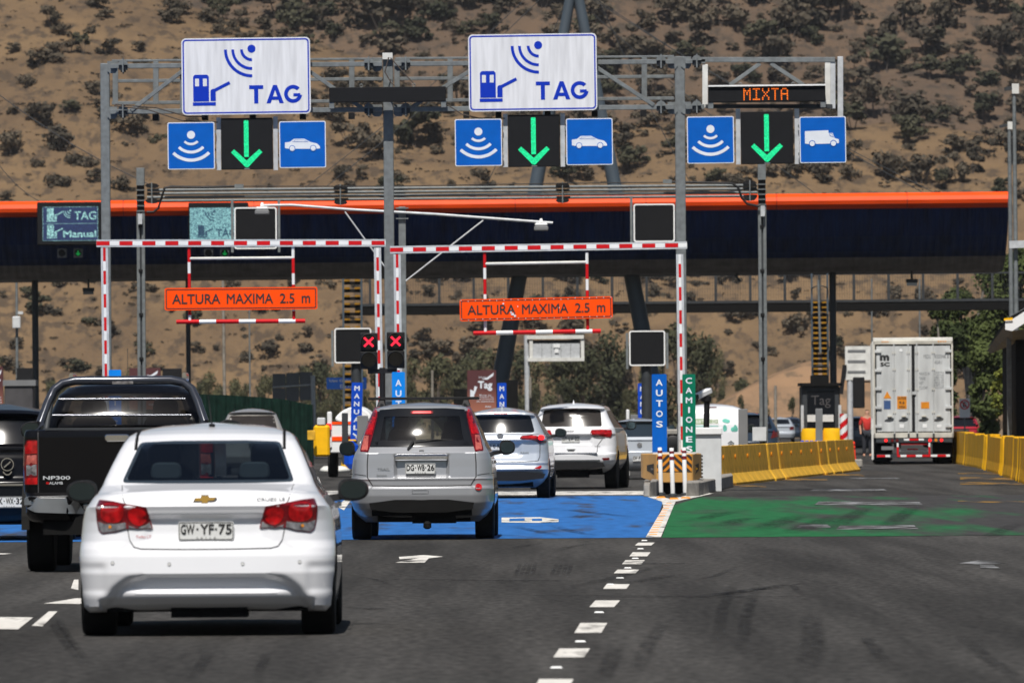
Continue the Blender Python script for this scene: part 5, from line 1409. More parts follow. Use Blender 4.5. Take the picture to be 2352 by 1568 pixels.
mb = MB(); mb.bar((W*1.05, 0, zB(905)), (W*1.25, 0, zB(838)), .14, .2); mb.build('roof_arm', M['black'], bo)
# posts and boards near the booths
def slab_post(u0, u1, v0, v1, Y, m_, label, name='post', cat='post', dep=.08):
    a, b_ = at(u0, v0, Y), at(u1, v1, Y); mb = MB(); zb = min(0, b_.z) if b_.z < .5 else b_.z
    mb.box(a.x, b_.x, Y, Y+dep, max(0, zb), a.z); o = mb.build(name, M[m_], None, bevel=.01); return tag(o, label, cat)
slab_post(1696, 1718, 939, 1036, 195, 'grey_panel', 'grey flat metal post left of the pipe gantry right post')
slab_post(1873, 1890, 938, 1020, 240, 'grey_panel', 'grey flat metal post in front of the toll booth')
slab_post(820, 846, 954, 1060, 186, 'grey_panel', 'grey flat metal post right of the long MANUAL sign')
slab_post(785, 800, 948, 1066, 180, 'steel_dark', 'dark flat metal post beside the white service truck')
slab_post(1448, 1466, 952, 1030, 216, 'grey_panel', 'grey flat post left of the MANUAL sign near the AUTOS sign')
for u in (1442, 1487):
    x_ = at0(u, 214); g = MB(); g.lathe([(.045, 0), (.045, at(u, 942, 214).z), (.02, at(u, 940, 214).z)], 12, 'z', (x_, 214, 0))
    tag(g.build('bollard', M['white'], None, smooth=True), 'thin white post to the %s of the short MANUAL sign' % ('left' if u < 1465 else 'right'), 'bollard')
def tall_pole(u, v0, v1, rD, Y, m_, label, lean=0, name='pole'):
    a, b_ = at(u, v0, Y), at(u + lean, v1, Y); mb = MB(); mb.tube((b_.x, Y, 0), (a.x, Y, a.z), rD/S(Y)*1.1, 10, rD/S(Y)*.85); tag(mb.build(name, M[m_], None, smooth=True), label, 'pole')
tall_pole(511, 560, 930, 3.6, 330, 'bark_pale', 'pale concrete pole behind the left ALTURA sign', 6)
tall_pole(572, 660, 930, 1.8, 340, 'steel', 'thin grey pole right of the pale concrete pole', 3)
tall_pole(993, 850, 935, 3.6, 330, 'bark_pale', 'short pale pole between the AUTOS sign and the red poster')
tall_pole(1218, 865, 960, 3.6, 330, 'bark_pale', 'pale pole stub beside the grey cantilever sign pole')
tall_pole(1781, 885, 960, 3.6, 420, 'bark_pale', 'pale pole right of the pipe gantry right post in front of the bare bank')
tall_pole(2002, 640, 780, 2.0, 420, 'steel', 'thin grey pole just left above the container truck')
tall_pole(2112, 640, 780, 2.0, 420, 'steel', 'thin grey pole above the container truck centre')
tall_pole(293, 800, 870, .8, 330, 'steel_dark', 'very thin dark mast left of the red poster behind the pickup')
cp = thing('camera_pole', 'thin grey pole with white box at the far left', 'pole', (at0(40, 330), 330, 0))
a = at(38, 640, 330); mb = MB(); mb.tube((at0(40, 330), 330, 0), a, .06, 10, .05); mb.build('pole', M['steel'], cp, smooth=True, world=True)
q = at(38, 738, 329.8); mb = MB(); mb.box(q.x-.16, q.x+.16, q.y-.1, q.y+.08, q.z-.28, q.z+.2); mb.build('box', M['cabinet'], cp, world=True, bevel=.03)
q = at(46, 718, 329.8); mb = MB(); mb.box(q.x-.08, q.x+.12, q.y-.1, q.y+.08, q.z-.06, q.z+.05); mb.build('camera', M['cabinet'], cp, world=True)
# light-grey cantilever board seen from behind
Yv = 335.0; t_ = thing('cantilever_sign', 'back of a pale grey message board on a cantilever pole below the right barrier', 'message board', (at0(1213, Yv), Yv, 0))
mb = MB(); a = at(1209, 770, Yv); mb.tube((at0(1214, Yv), Yv, 0), a, .13, 12, .10); mb.build('pole', M['steel_light'], t_, smooth=True, world=True)
def q4(u0, u1, v0, v1, dy): a, b_ = at(u0, v0, Yv), at(u1, v1, Yv); return a.x, b_.x, Yv+dy, Yv+dy+.3, b_.z, a.z
mb = MB(); mb.box(*q4(1222, 1332, 789, 823, -.1)); mb.build('panel', M['steel_light'], t_, world=True)
mb = MB(); mb.box(*q4(1210, 1341, 770, 778, -.2)); mb.box(*q4(1212, 1342, 822, 829, -.2)); mb.build('frame', M['white_dirty'], t_, world=True)
mb = MB(); mb.box(*q4(1222, 1330, 781, 788, -.05)); mb.build('gap', M['steel_dark'], t_, world=True)
for u in (1216, 1334): mb = MB(); mb.box(*q4(u, u+8, 780, 822, -.15)); mb.build('side_frame', M['white_dirty'], t_, world=True)
for u in (1244, 1266, 1288, 1310): mb = MB(); mb.box(*q4(u, u+1, 790, 822, -.12)); mb.build('seam', M['steel'], t_, world=True)
mb = MB(); mb.box(*q4(1271, 1286, 791, 798, -.15)); mb.box(*q4(1274, 1283, 801, 810, -.15)); mb.build('fitting', M['white'], t_, world=True)
# tiled grey back of a sign (left of middle) : six panels
Yg = 320.0; t_ = thing('panel_sign', 'grey back of a panelled sign above the dark green shade net', 'road sign', (at0(720, Yg), Yg, 0))
for i in range(3):
    for j in range(2):
        u0 = 626 + i*31; a, b_ = at(u0, 858 + j*33 - i*2, Yg), at(u0+30, 890 + j*33 - i*2, Yg); mb = MB(); mb.box(a.x, b_.x, Yg, Yg+.06, b_.z, a.z); mb.build('panel', M['grey_panel'], t_, world=True, bevel=.01)
mb = MB(); a = at(718, 862, Yg); mb.tube((at0(722, Yg), Yg, 0), a, .09, 8); mb.build('pole', M['steel_light'], t_, smooth=True, world=True)
a, b_ = at(626, 889, Yg-.05), at(718, 883, Yg-.05); mb = MB(); mb.bar(a, b_, .05, .05); mb.build('rail', M['steel_light'], t_, world=True)
# blue sign with writing
Yd = 312.0; a, b_ = at(750, 867, Yd), at(842, 893, Yd); c = (a+b_)/2
t_ = thing('blue_sign', 'dark blue sign reading Uso Obligatorio De Pase', 'road sign', (c.x, Yd, c.z)); W, H = b_.x-a.x, a.z-b_.z
mb = MB(); mb.box(-W/2, W/2, 0, .06, -H/2, H/2); mb.build('panel', M['dark_blue'], t_)
mb = MB(); text_in(mb, 'Uso Obligatorio', 0, H*.2, W*.86, H*.28, -.004, .01); text_in(mb, 'De Pase', .05*W, -H*.24, W*.42, H*.26, -.004, .01); mb.build('lettering', M['grey_panel'], t_)
# posters
def poster(u0, u1, v0, v1, Y, label, txt, m_='poster'):
    a, b_ = at(u0, v0, Y), at(u1, v1, Y); W, H = b_.x-a.x, a.z-b_.z
    t_ = thing('poster_board', label, 'poster', ((a.x+b_.x)/2, Y, 0)); zc = (a.z+b_.z)/2
    mb = MB(); mb.box(-W/2, W/2, 0, .25, max(0, zc-H/2), zc+H/2); mb.build('panel', M[m_], t_)
    mb = MB(); text_in(mb, txt, .12*W, zc+.12*H, W*.5, H*.24, -.006, .04)
    if u1-u0 > 40:
        for k in range(6): text_in(mb, ('Cada vez', 'lleva tu', 'telepase en', 'todas las autopistas', 'sin detenerse', 'mas')[k], .02*W + (.0, .1, .1, .1, .1, .2)[k]*W, zc + H*(.33, -.10, -.15, -.20, -.25, -.38)[k], W*(.25, .4, .55, .6, .6, .2)[k], H*.035, -.006, .01)
        mb.poly([(-.40*W, zc-.18*H), (-.40*W, zc+.04*H), (-.28*W, zc+.0*H), (-.25*W, zc+.12*H), (-.15*W, zc+.10*H), (-.26*W, zc-.1*H), (-.28*W, zc-.2*H)], -.006, .003)
        mb.poly([(.0, zc+.28*H), (.2*W, zc+.33*H), (.42*W, zc+.44*H), (.40*W, zc+.36*H), (.2*W, zc+.27*H)], -.006, .003)
    mb.build('lettering', M['print_white'], t_)
def poster_mat():
    m_ = bpy.data.materials.new('poster_print'); t, b = nodes(m_); b.inputs['Roughness'].default_value = .6
    tc = t.nodes.new('ShaderNodeTexCoord'); sx = t.nodes.new('ShaderNodeSeparateXYZ'); t.links.new(tc.outputs['Generated'], sx.inputs[0])
    cr_ = t.nodes.new('ShaderNodeValToRGB'); cr_.color_ramp.elements[0].color = (.34, .12, .07, 1); cr_.color_ramp.elements[1].color = (.075, .018, .020, 1); cr_.color_ramp.elements[1].position = .6
    t.links.new(sx.outputs[2], cr_.inputs[0]); t.links.new(cr_.outputs[0], b.inputs['Base Color']); return m_
M['poster'] = poster_mat()
poster(1073, 1140, 850, 945, 290, 'dark red poster board with white Tag lettering behind the silver SUVs', 'Tag')
poster(297, 369, 845, 940, 290, 'dark red poster board with white scrawl behind the black pickup', 'Tag')
poster(-35, 7, 842, 950, 290, 'dark red board cut by the left frame edge', 'T')
def kiosk(u0, u1, v0, v1, mu0, mu1, mv0, mv1, Y, label):
    a, b_ = at(u0, v0, Y), at(u1, v1, Y); W = b_.x-a.x; t_ = thing('kiosk', label, 'kiosk', ((a.x+b_.x)/2, Y, 0))
    mb = MB(); mb.box(-W/2, W/2, 0, 1.4, 0, a.z); mb.build('body', M['dim_panel'], t_, bevel=.03)
    mb = MB(); mb.box(-W/2-.05, W/2+.1, -.06, 1.5, a.z, a.z+.2); mb.build('top', M['grey_panel'], t_)
    mb = MB(); text_in(mb, 'Tag', .1*W, a.z*.55, W*.5, .5, -.01, .03); mb.build('lettering', M['grey_panel'], t_)
    p, q = at(mu0, mv0, Y), at(mu1, mv1, Y); mb = MB(); mb.box(p.x-(a.x+b_.x)/2, q.x-(a.x+b_.x)/2, .1, .6, q.z, p.z); mb.build('monitor', M['black'], t_)
    mb = MB(); mb.box(-.1, .1, .3, .5, a.z+.19, q.z+.05); mb.build('neck', M['black'], t_)
kiosk(10, 76, 886, 960, 38, 74, 845, 872, 285, 'grey kiosk with faint Tag lettering and black monitor at far left')
slab_post(373, 417, 846, 872, 290, 'black', 'black monitor right of the red poster behind the pickup', 'monitor', 'monitor', .3)
slab_post(1042, 1075, 893, 960, 292, 'under', 'dark booth side left of the dark red Tag poster', 'booth', 'booth', 1.5)
slab_post(1160, 1190, 872, 960, 296, 'under', 'dark booth right of the MANUAL sign and red poster', 'booth', 'booth', 1.8)
# green shade-net fence
Yf = 268.0; a, b_ = at(455, 905, Yf), at(718, 940, Yf)
t_ = thing('shade_fence', 'long dark green shade-net fence behind the white sedan', 'fence', ((a.x+b_.x)/2, Yf, 0))
mb = MB(); n = 60; vs_ = []
for i in range(n+1):
    x_ = a.x + (b_.x-a.x)*i/n; u = UC + x_*FD/Yf; top = at(u, np.interp(u, [455, 520, 600, 660, 700, 718], [905, 907, 912, 918, 927, 929]), Yf).z
    for z in (0.02, top*.5, top): vs_.append((x_, Yf + .06*math.sin(i*1.3) + (.05 if z else 0), z))
mb.add(vs_, [(3*i+j, 3*i+3+j, 3*i+4+j, 3*i+1+j) for i in range(n) for j in (0, 1)]); mb.build('net', M['green_net'], t_, recalc=False, world=True)
for i in range(7): x_ = a.x + (b_.x-a.x)*i/6; mb = MB(); mb.tube((x_, Yf+.2, 0), (x_, Yf+.2, 2.0), .03, 6); mb.build('stake', M['steel_dark'], t_, world=True)
# yellow crash drum + white box, blue barrier, yellow float, bag
Yy = 205.0
def block(name, u0, u1, v0, v1, Y, dep, m_, label, cat, bev=.05):
    a, b_ = at(u0, v0, Y), at(u1, v1, Y); mb = MB(); mb.box(a.x, b_.x, Y, Y+dep, max(0, b_.z), a.z); return tag(mb.build(name, M[m_], None, bevel=bev), label, cat)
block('bumper_block', 720, 757, 976, 1048, Yy, .8, 'yellow', 'bright yellow bumper block right of the dark green net', 'bumper')
block('cabinet', 728, 747, 959, 976, Yy, .35, 'cabinet', 'small pale box standing on the yellow bumper block', 'box', .02)
block('arrow_plate', 706, 724, 988, 1010, Yy-.3, .06, 'ochre', 'ochre arrow plate left of the yellow bumper block', 'road sign', .01)
block('water_barrier', 790, 822, 1012, 1076, 172, .9, 'sign_blue_deep', 'blue plastic barrier block beside the left mirror of the silver SUV', 'barrier', .10)
block('cap_block', 800, 818, 1009, 1013, 172.1, .6, 'yellow', 'yellow cap lying on the blue barrier block', 'cap', .01)
g = gnd(795, 1080); mb = MB(); mb.lathe([(.02, .0), (.12, .03), (.16, .14), (.12, .26), (.05, .30)], 14, 'z', (g.x, g.y, 0)); tag(mb.build('float', M['yellow'], None, smooth=True), 'yellow round plastic knob on the ground beside the blue barrier', 'marker')
g = gnd(778, 1084); rr_ = random.Random(8)
for i, (dx, sx) in enumerate(((0, .35), (-.35, .2))):
    bm = bmesh.new(); bmesh.ops.create_icosphere(bm, subdivisions=2, radius=1)
    for v_ in bm.verts: v_.co = Vector((v_.co.x*sx, v_.co.y*.2, max(0, v_.co.z*.12 + .05 + .05*noise.noise(v_.co*3))))
    me = bpy.data.meshes.new('sandbag'); bm.to_mesh(me); bm.free(); me.materials.append(M['white_dirty']); me.polygons.foreach_set('use_smooth', [True]*len(me.polygons))
    tag(link('sandbag', me, None, (g.x + dx, g.y, 0)), ('larger' if not i else 'smaller') + ' white bag lying on the ground left of the silver SUV', 'sandbag')
# right lane: blue drums, orange bollard, striped post, white board
YR = 232.0
for i in range(6):
    q = at(1843 + i*10.5, 1011, YR); mb = MB(); mb.lathe([(.058, 0), (.062, .03), (.062, q.z*.96), (.04, q.z)], 14, 'z', (q.x, YR, 0)); tag(mb.build('blue_drum', M['sign_blue_deep'], None, smooth=True), 'small blue drum in the row behind the ochre barriers', 'drum', 'blue drums by the toll booth')
g = gnd(1960, 1073); t_ = thing('orange_bollard', 'bright orange-red flexible bollard left of the container truck', 'bollard', (g.x, g.y, 0))
M['neon'] = mat('neon_orange', (.85, .045, .012), .5, var=.08)
h = at(1961, 1013, g.y).z; mb = MB(); mb.lathe([(.11, .18), (.075, .3), (.06, h*.9), (.045, h)], 14); mb.build('tube', M['neon'], t_, smooth=True)
mb = MB(); mb.box(-.26, .26, -.25, .25, 0, .24); mb.build('foot', M['concrete'], t_, bevel=.03)
for z in (.7, .85): mb = MB(); mb.lathe([(.068, h*z), (.066, h*(z+.05))], 14); mb.build('band', M['maroon'], t_, smooth=True)
slab_post(1930, 1952, 1014, 1022, 236, 'grey_panel', 'low dark guardrail end beside the orange bollard', 'guardrail', 'guardrail')
Yt = 262.0; a, b_ = at(1938, 950, Yt), at(1940, 1018, Yt); t_ = thing('striped_post', 'round post with slanting red and white stripes right of the toll booth', 'bollard', (a.x, Yt, 0))
mb = MB(); r = .13; n = 16; hh = a.z; rows = 40
vs_ = [(r*math.cos(2*math.pi*i/n), r*math.sin(2*math.pi*i/n), hh*k/rows) for k in range(rows+1) for i in range(n)]
for k in range(rows):
    for i in range(n): mb.m.append(0 if ((k/rows*hh*2.6 - math.cos(2*math.pi*i/n)*.28) % 1) < .5 else 1); mb.f.append((k*n+i, k*n+(i+1) % n, (k+1)*n+(i+1) % n, (k+1)*n+i))
mb.v += vs_; mb.build('tube', [M['red'], M['white']], t_, smooth=True, recalc=False)
Yw = 300.0; t_ = thing('price_board', 'tall white board with rows of small grey writing left of the container truck', 'road sign', (at0(1954, Yw), Yw, 0))
a, b_ = at(1941, 795, Yw), at(2004, 872, Yw); mb = MB(); mb.box(a.x, b_.x, Yw, Yw+.2, b_.z, a.z); mb.build('panel', M['white_dirty'], t_, world=True)
mb = MB()
for i in range(3): p, q = at(1947, 803 + i*24, Yw-.03), at(1988, 808 + i*24, Yw-.03); mb.box(p.x, q.x, Yw-.02, Yw-.005, q.z, p.z)
mb.build('text_rows', M['grey_panel'], t_, world=True)
mb = MB(); q = at(1952, 870, Yw+.15); mb.tube((q.x, Yw+.12, 0), (q.x, Yw+.12, q.z), .11, 10); mb.build('pole', M['steel_light'], t_, smooth=True, world=True)
# round no-parking plate
Yn = 330.0; t_ = thing('no_parking_sign', 'white plate with red ring and struck letter E above the red car', 'road sign', (at0(2216, Yn), Yn, 0)); zc = at(2216, 930, Yn).z
mb = MB(); mb.box(-.21, .21, 0, .03, zc-.5, zc+.26); mb.build('plate', M['white'], t_)
mb = MB(); mb.poly(arcband(0, zc+.02, .17, .05, 0, 359, 28), -.006, .004); mb.poly(thick((-.12, zc+.14), (.12, zc-.1), .04), -.008, .004); mb.build('ring', M['red'], t_)
mb = MB(); text_in(mb, 'E', 0, zc+.02, .14, .2, -.005, .03); mb.build('lettering', M['ink'], t_)
mb = MB(); mb.box(-.03, .03, .032, .09, 0, zc); mb.build('stake', M['steel'], t_)
mb = MB()
# lamp posts at right
for u, v0, Y, lab in ((2329, 197, 225, 'taller grey lamp post at the right frame edge'), (2318, 283, 290, 'lower grey lamp post just left of the taller one')):
    t_ = thing('street_lamp', lab, 'street lamp', (at0(u+6, Y), Y, 0)); a = at(u, v0, Y)
    mb = MB(); mb.tube((at0(u+8, Y), Y, 0), a, 6.2/S(Y), 12, 4.2/S(Y)); mb.build('pole', M['steel'], t_, smooth=True, world=True)
    q = at(u-22, v0+8, Y); mb = MB(); mb.bar(a + Vector((0, 0, -.06)), q, .14, .10); mb.build('lamp_head', M['steel_dark'], t_, world=True)
    mb = MB(); mb.box(a.x-.06, a.x+.13, Y-.09, Y+.09, a.z-.22, a.z+.05); mb.build('cap', M['white_dirty'], t_, world=True)
    if Y < 250: a, b_ = at(2318, 562, Y-.2), at(2420, 558, Y-.2); mb = MB(); mb.bar(a, b_, .14, .2); mb.build('cross_beam', M['steel_light'], t_, world=True)
# building eave at the right edge
Ye = 215.0; t_ = thing('kiosk_building', 'dark open-sided building with white roof edge cut by the right frame edge', 'building', (at0(2380, Ye), Ye, 0))
def pe(u, v, dy=0): q = at(u, v, Ye+dy); return (q.x, Ye+dy, q.z)
mb = MB(); mb.add([pe(2309, 733), pe(2309, 757), pe(2325, 760), pe(2325, 733), pe(2420, 672), pe(2420, 700)], [(0, 1, 2, 3), (3, 2, 5, 4)]); mb.build('fascia', M['white'], t_, world=True)
mb = MB(); mb.add([pe(2306, 731, -.05), pe(2326, 729, -.05), pe(2326, 735, -.05), pe(2306, 736, -.05)], [(0, 1, 2, 3)]); mb.build('gutter_cap', M['yellow'], t_, world=True)
mb = MB(); mb.add([pe(2309, 745), pe(2267, 805, 9), pe(2275, 812, 9), pe(2325, 760), pe(2420, 745), pe(2420, 790, 3), pe(2330, 790, 3)], [(0, 1, 2, 3), (3, 2, 6), (3, 6, 5, 4)]); mb.build('soffit', M['grey_panel'], t_, world=True)
mb = MB(); mb.add([pe(2309, 733), pe(2420, 672), pe(2420, 668, 9), pe(2267, 800, 9)], [(0, 1, 2, 3)]); mb.build('roof', M['grey_panel'], t_, world=True)
mb = MB(); a, b_ = at(2344, 800, Ye), at(2440, 1050, Ye); mb.box(a.x, b_.x, Ye+2, Ye+8, 0, a.z+.3); mb.build('wall', M['under'], t_, world=True)  # near-black block paints the shade inside the open building
mb = MB(); a = at(2317, 760, Ye+2.5); mb.box(a.x-.06, a.x+.06, Ye+2.4, Ye+2.55, 0, a.z); mb.build('post', M['steel'], t_, world=True)

# ------------------------------------------------------------------ trees on the right
def big_tree(u, v, Y, vt_, wD, leafm, n, leaf, label, seed, barkm='bark', th=.25):
    p = at(u, v, Y); h = at(u, vt_, Y).z; wd = wD/S(Y)
    t_ = thing('tree', label, 'tree', (p.x, Y, 0)); cm, tm = tree_parts(seed, h, wd, leafm, n, leaf, th, barkm); link('crown', cm, t_); link('trunk', tm, t_)
big_tree(2165, 960, 360, 690, 150, 'foliage_right', 9000, .085, 'dark leafy tree right behind the container truck', 31, 'bark_pale', .22)
big_tree(2225, 960, 372, 585, 210, 'foliage_right', 13000, .09, 'tall dark green tree between the container truck and the right lamp posts', 32, 'bark_pale', .2)
big_tree(2325, 960, 345, 560, 220, 'foliage_right', 13000, .085, 'tall dark tree behind the right lamp posts and building', 33, 'bark', .15)
big_tree(2262, 960, 300, 790, 120, 'foliage_right', 7000, .075, 'shorter dark tree below the roof edge behind the yellow shrub', 34, 'bark', .1)
p = at(2306, 960, 255); t_ = thing('shrub', 'yellow-green flowering shrub beside the dark building at right', 'shrub', (p.x, 255, 0))
mb = MB(); rr_ = random.Random(9); lob = []
for i in range(26):
    q = at(rr_.uniform(2285, 2324), rr_.uniform(852, 950), 255); k = 1 - max(0, (905-(960-(q.z-1.5)*S(255)))/80); lob.append(((q.x-p.x)*max(.3, k), rr_.uniform(-.4, .4), q.z, rr_.uniform(.10, .2)))
leaves(mb, rr_, lob, 2600, .045); mb.build('crown', M['foliage_lime'], t_, recalc=False)
mb = MB(); mb.tube((0, 0, 0), (0, 0, 2.2), .06, 7, .03); mb.build('trunk', M['bark'], t_)
# ------------------------------------------------------------------ vehicles
def dense_cdt(poly, grid):
    n = len(poly); pts = []; 
    # resample the outline
    out = []
    for i in range(n):
        p, q = poly[i], poly[(i+1) % n]; L = math.hypot(q[0]-p[0], q[1]-p[1]); k = max(1, int(L/grid))
        for j in range(k): out.append(Vector((p[0]+(q[0]-p[0])*j/k, p[1]+(q[1]-p[1])*j/k)))
    xs = [p[0] for p in out]; zs = [p[1] for p in out]; m = len(out)
    def inside(x, z):
        c = False; j = m-1
        for i in range(m):
            if (out[i][1] > z) != (out[j][1] > z) and x < (out[j][0]-out[i][0])*(z-out[i][1])/(out[j][1]-out[i][1]) + out[i][0]: c = not c
            j = i
        return c
    allp = list(out)
    x = min(xs) + grid*.5
    while x < max(xs):
        z = min(zs) + grid*.5
        while z < max(zs):
            if inside(x, z) and min((x-p[0])**2+(z-p[1])**2 for p in out) > (grid*.45)**2: allp.append(Vector((x, z)))
            z += grid
        x += grid
    r = delaunay_2d_cdt(allp, [(i, (i+1) % m) for i in range(m)], [list(range(m))], 1, 1e-6)
    return r[0], r[2], m

def smooth_poly(p, n=3):
    """rounds the corners of an outline a little (Chaikin)"""
    for _ in range(n):
        q = []
        for i in range(len(p)):
            a, b_ = p[i], p[(i+1) % len(p)]
            q += [(a[0]*.75+b_[0]*.25, a[1]*.75+b_[1]*.25), (a[0]*.25+b_[0]*.75, a[1]*.25+b_[1]*.75)]
        p = q
    return p
def rnd(p, r=.02):
    """outline with corners cut to radius about r"""
    q = []; n = len(p)
    for i in range(n):
        a, b_, c = Vector(p[i-1]), Vector(p[i]), Vector(p[(i+1) % n])
        d0, d1 = (a-b_), (c-b_); k0 = min(r, d0.length*.4); k1 = min(r, d1.length*.4)
        s_, e = b_ + d0.normalized()*k0, b_ + d1.normalized()*k1
        for t in (0, .33, .67, 1): q.append(tuple(s_*(1-t)**2 + b_*2*t*(1-t) + e*t*t))
    return q

class Car:
    """body = stack of plan outlines; rows: z, rear y, front y, half width, rear corner radius, crown"""
    def __init__(s, name, label, cat, loc, heading, rows, pmat, bow=.06, feats=(), scale=1.0, group=None, res=1.0, dz=.022):
        s.root = thing(name, label, cat, loc, -heading, group, scale)
        s.p = pmat; s.rows = rows; s.bow = bow
        R = np.array(rows, float); z = R[:, 0]; zs = []
        for i in range(len(z)-1):
            k = max(1, int(math.ceil(max((z[i+1]-z[i])/(dz/res), abs(R[i+1, 1]-R[i, 1])/(.07/res), abs(R[i+1, 3]-R[i, 3])/(.05/res)))))
            zs += [z[i] + (z[i+1]-z[i])*j/k for j in range(k)]
        zs.append(z[-1])
        s.f = lambda c: (lambda q: float(np.interp(q, z, R[:, c])))
        NR, NC, NS, NF = int(22*res)+2, int(12*res), 12, 8
        rings = []
        L = R[:, 2].max()
        for q in zs:
            yr, yf, w_, rc, crn = [float(np.interp(q, z, R[:, c])) for c in range(1, 6)]
            rc = min(rc, w_*.6); half = []
            xe = w_-rc; rcy = rc*1.25
            for i in range(NR):
                x = xe*i/(NR-1); half.append((x, yr + bow*(x/w_)**2, 1))
            ye = yr + bow*(xe/w_)**2
            for i in range(1, NC+1):
                t = math.pi/2*i/NC; half.append((xe + rc*math.sin(t), ye + rcy*(1-math.cos(t)), 1))
            rf = min(.35, w_*.5); yfe = yf - .25
            y0, y1 = ye+rcy, max(ye+rcy+.05, yfe - rf)
            for i in range(1, NS+1):
                y = y0 + (y1-y0)*i/NS; half.append((w_ - .05*max(0, (y-L*.62)/(L*.4))**2, y, 0))
            wf = half[-1][0]
            for i in range(1, NF+1):
                t = math.pi/2*i/NF; half.append((wf - rf*(1-math.cos(t)), y1 + (yfe-y1)*math.sin(t), 0))
            for i in range(1, 5): x = (wf-rf)*(1-i/4); half.append((x, yfe + (yf-yfe)*(1-(x/(wf-rf+1e-6))**2), 0))
            full = half + [(-a, b_, c) for a, b_, c in half[-2:0:-1]]
            ring = []
            for a, b_, rear in full:
                dy = 0
                if rear:
                    for ft in feats: dy += ft(abs(a), q)
                ring.append((a, b_+dy, q - crn*(abs(a)/max(w_, .05))**2.4))
            rings.append(ring)
        n = len(rings[0]); V = [p for r in rings for p in r]; F = []
        for k in range(len(rings)-1):
            for i in range(n): F.append((k*n+i, k*n+(i+1) % n, (k+1)*n+(i+1) % n, (k+1)*n+i))
        F.append(tuple(range(n))[::-1])
        top = rings[-1]; c = len(V); V.append((0, sum(p[1] for p in top)/n, top[0][2] + .012))
        b0 = (len(rings)-1)*n
        F += [(b0+i, b0+(i+1) % n, c) for i in range(n)]
        s.V, s.F = V, F
        s.bvh = BVHTree.FromPolygons([Vector(p) for p in V], F)
        s.cutA, s.cutB = MB(), MB()
    def ray(s, a, b_, side='rear'):
        o, d = {'rear': (Vector((a, -3, b_)), Vector((0, 1, 0))), 'front': (Vector((a, 12, b_)), Vector((0, -1, 0))),
                'right': (Vector((3, a, b_)), Vector((-1, 0, 0))), 'left': (Vector((-3, a, b_)), Vector((1, 0, 0))), 'top': (Vector((a, b_, 4)), Vector((0, 0, -1)))}[side]
        h = s.bvh.ray_cast(o, d)
        for e in (1e-4, -1e-4, 3e-4):
            if h[0] is not None: break
            h = s.bvh.ray_cast(o + Vector((e, e*.3 if abs(d.y) < .5 else 0, e*.7)), d)
        if h[0] is None and side in ('rear', 'front'):
            for k in range(1, 30):
                h = s.bvh.ray_cast(Vector((a*(1-.012*k), o.y, b_)), d)
                if h[0] is not None: return Vector((a, h[0].y + .02*k*d.y*.3, b_)), -d
        if h[0] is None:
            h = s.bvh.find_nearest(o + d*(3 if side != 'front' else 7.5))
            return h[0], -d
        return h[0], (h[1] if h[1].dot(d) < 0 else -h[1])
    def decal(s, name, poly, m_, side='rear', off=.006, grid=.05, parent=None, thick_=.02, smooth=True):
        v, f, m = dense_cdt(poly, grid); mb = MB(); vs_ = []
        d = {'rear': Vector((0, 1, 0)), 'front': Vector((0, -1, 0)), 'right': Vector((-1, 0, 0)), 'left': Vector((1, 0, 0)), 'top': Vector((0, 0, -1))}[side]
        for p in v:
            h, n_ = s.ray(p[0], p[1], side); vs_.append(h - d*off)
        nn = len(vs_); f = [tuple(q) for q in f]
        vs_ += [vs_[i] + d*thick_ for i in range(m)]
        f += [(i, (i+1) % m, nn+(i+1) % m, nn+i) for i in range(m)]
        mb.add(vs_, f)
        return mb.build(name, M[m_] if isinstance(m_, str) else m_, parent or s.root, smooth=smooth)
    def both(s, name, poly, m_, **k):
        s.decal(name, poly, m_, **k); return s.decal(name, [(-a, b_) for a, b_ in poly][::-1], m_, **k)
    def seam(s, pts, w_=.006, m_='gap', off=.004, side='rear', name='seam'):
        """thin line following the body"""
        mb = MB(); q = []
        for i in range(len(pts)-1):
            L = math.hypot(pts[i+1][0]-pts[i][0], pts[i+1][1]-pts[i][1]); k = max(1, int(L/.03))
            q += [(pts[i][0]+(pts[i+1][0]-pts[i][0])*j/k, pts[i][1]+(pts[i+1][1]-pts[i][1])*j/k) for j in range(k)]
        q.append(pts[-1]); vs_ = []
        d = {'rear': Vector((0, 1, 0)), 'right': Vector((-1, 0, 0)), 'left': Vector((1, 0, 0))}[side]
        for i, p in enumerate(q):
            a, b_ = q[max(0, i-1)], q[min(len(q)-1, i+1)]; L = math.hypot(b_[0]-a[0], b_[1]-a[1]) or 1; nx, nz = -(b_[1]-a[1])/L*w_/2, (b_[0]-a[0])/L*w_/2
            for sg in (-1, 1): vs_.append(s.ray(p[0]+nx*sg, p[1]+nz*sg, side)[0] - d*off)
        mb.add(vs_, [(2*i, 2*i+1, 2*i+3, 2*i+2) for i in range(len(q)-1)]); return mb.build(name, M[m_], s.root)
    def text(s, word, cx, cz, w_, h_, m_='ink', off=.012, bold=.02, name='lettering', y=None):
        vv, ff = text_data(word, bold); mb = MB()
        mb.add([((lambda a, b_, l_: (a, (s.ray(a, b_)[0].y if y is None else y) - off + l_, b_))(cx+p[0]*w_, cz+p[1]*h_, p[2])) for p in vv], ff); return mb.build(name, M[m_], s.root)
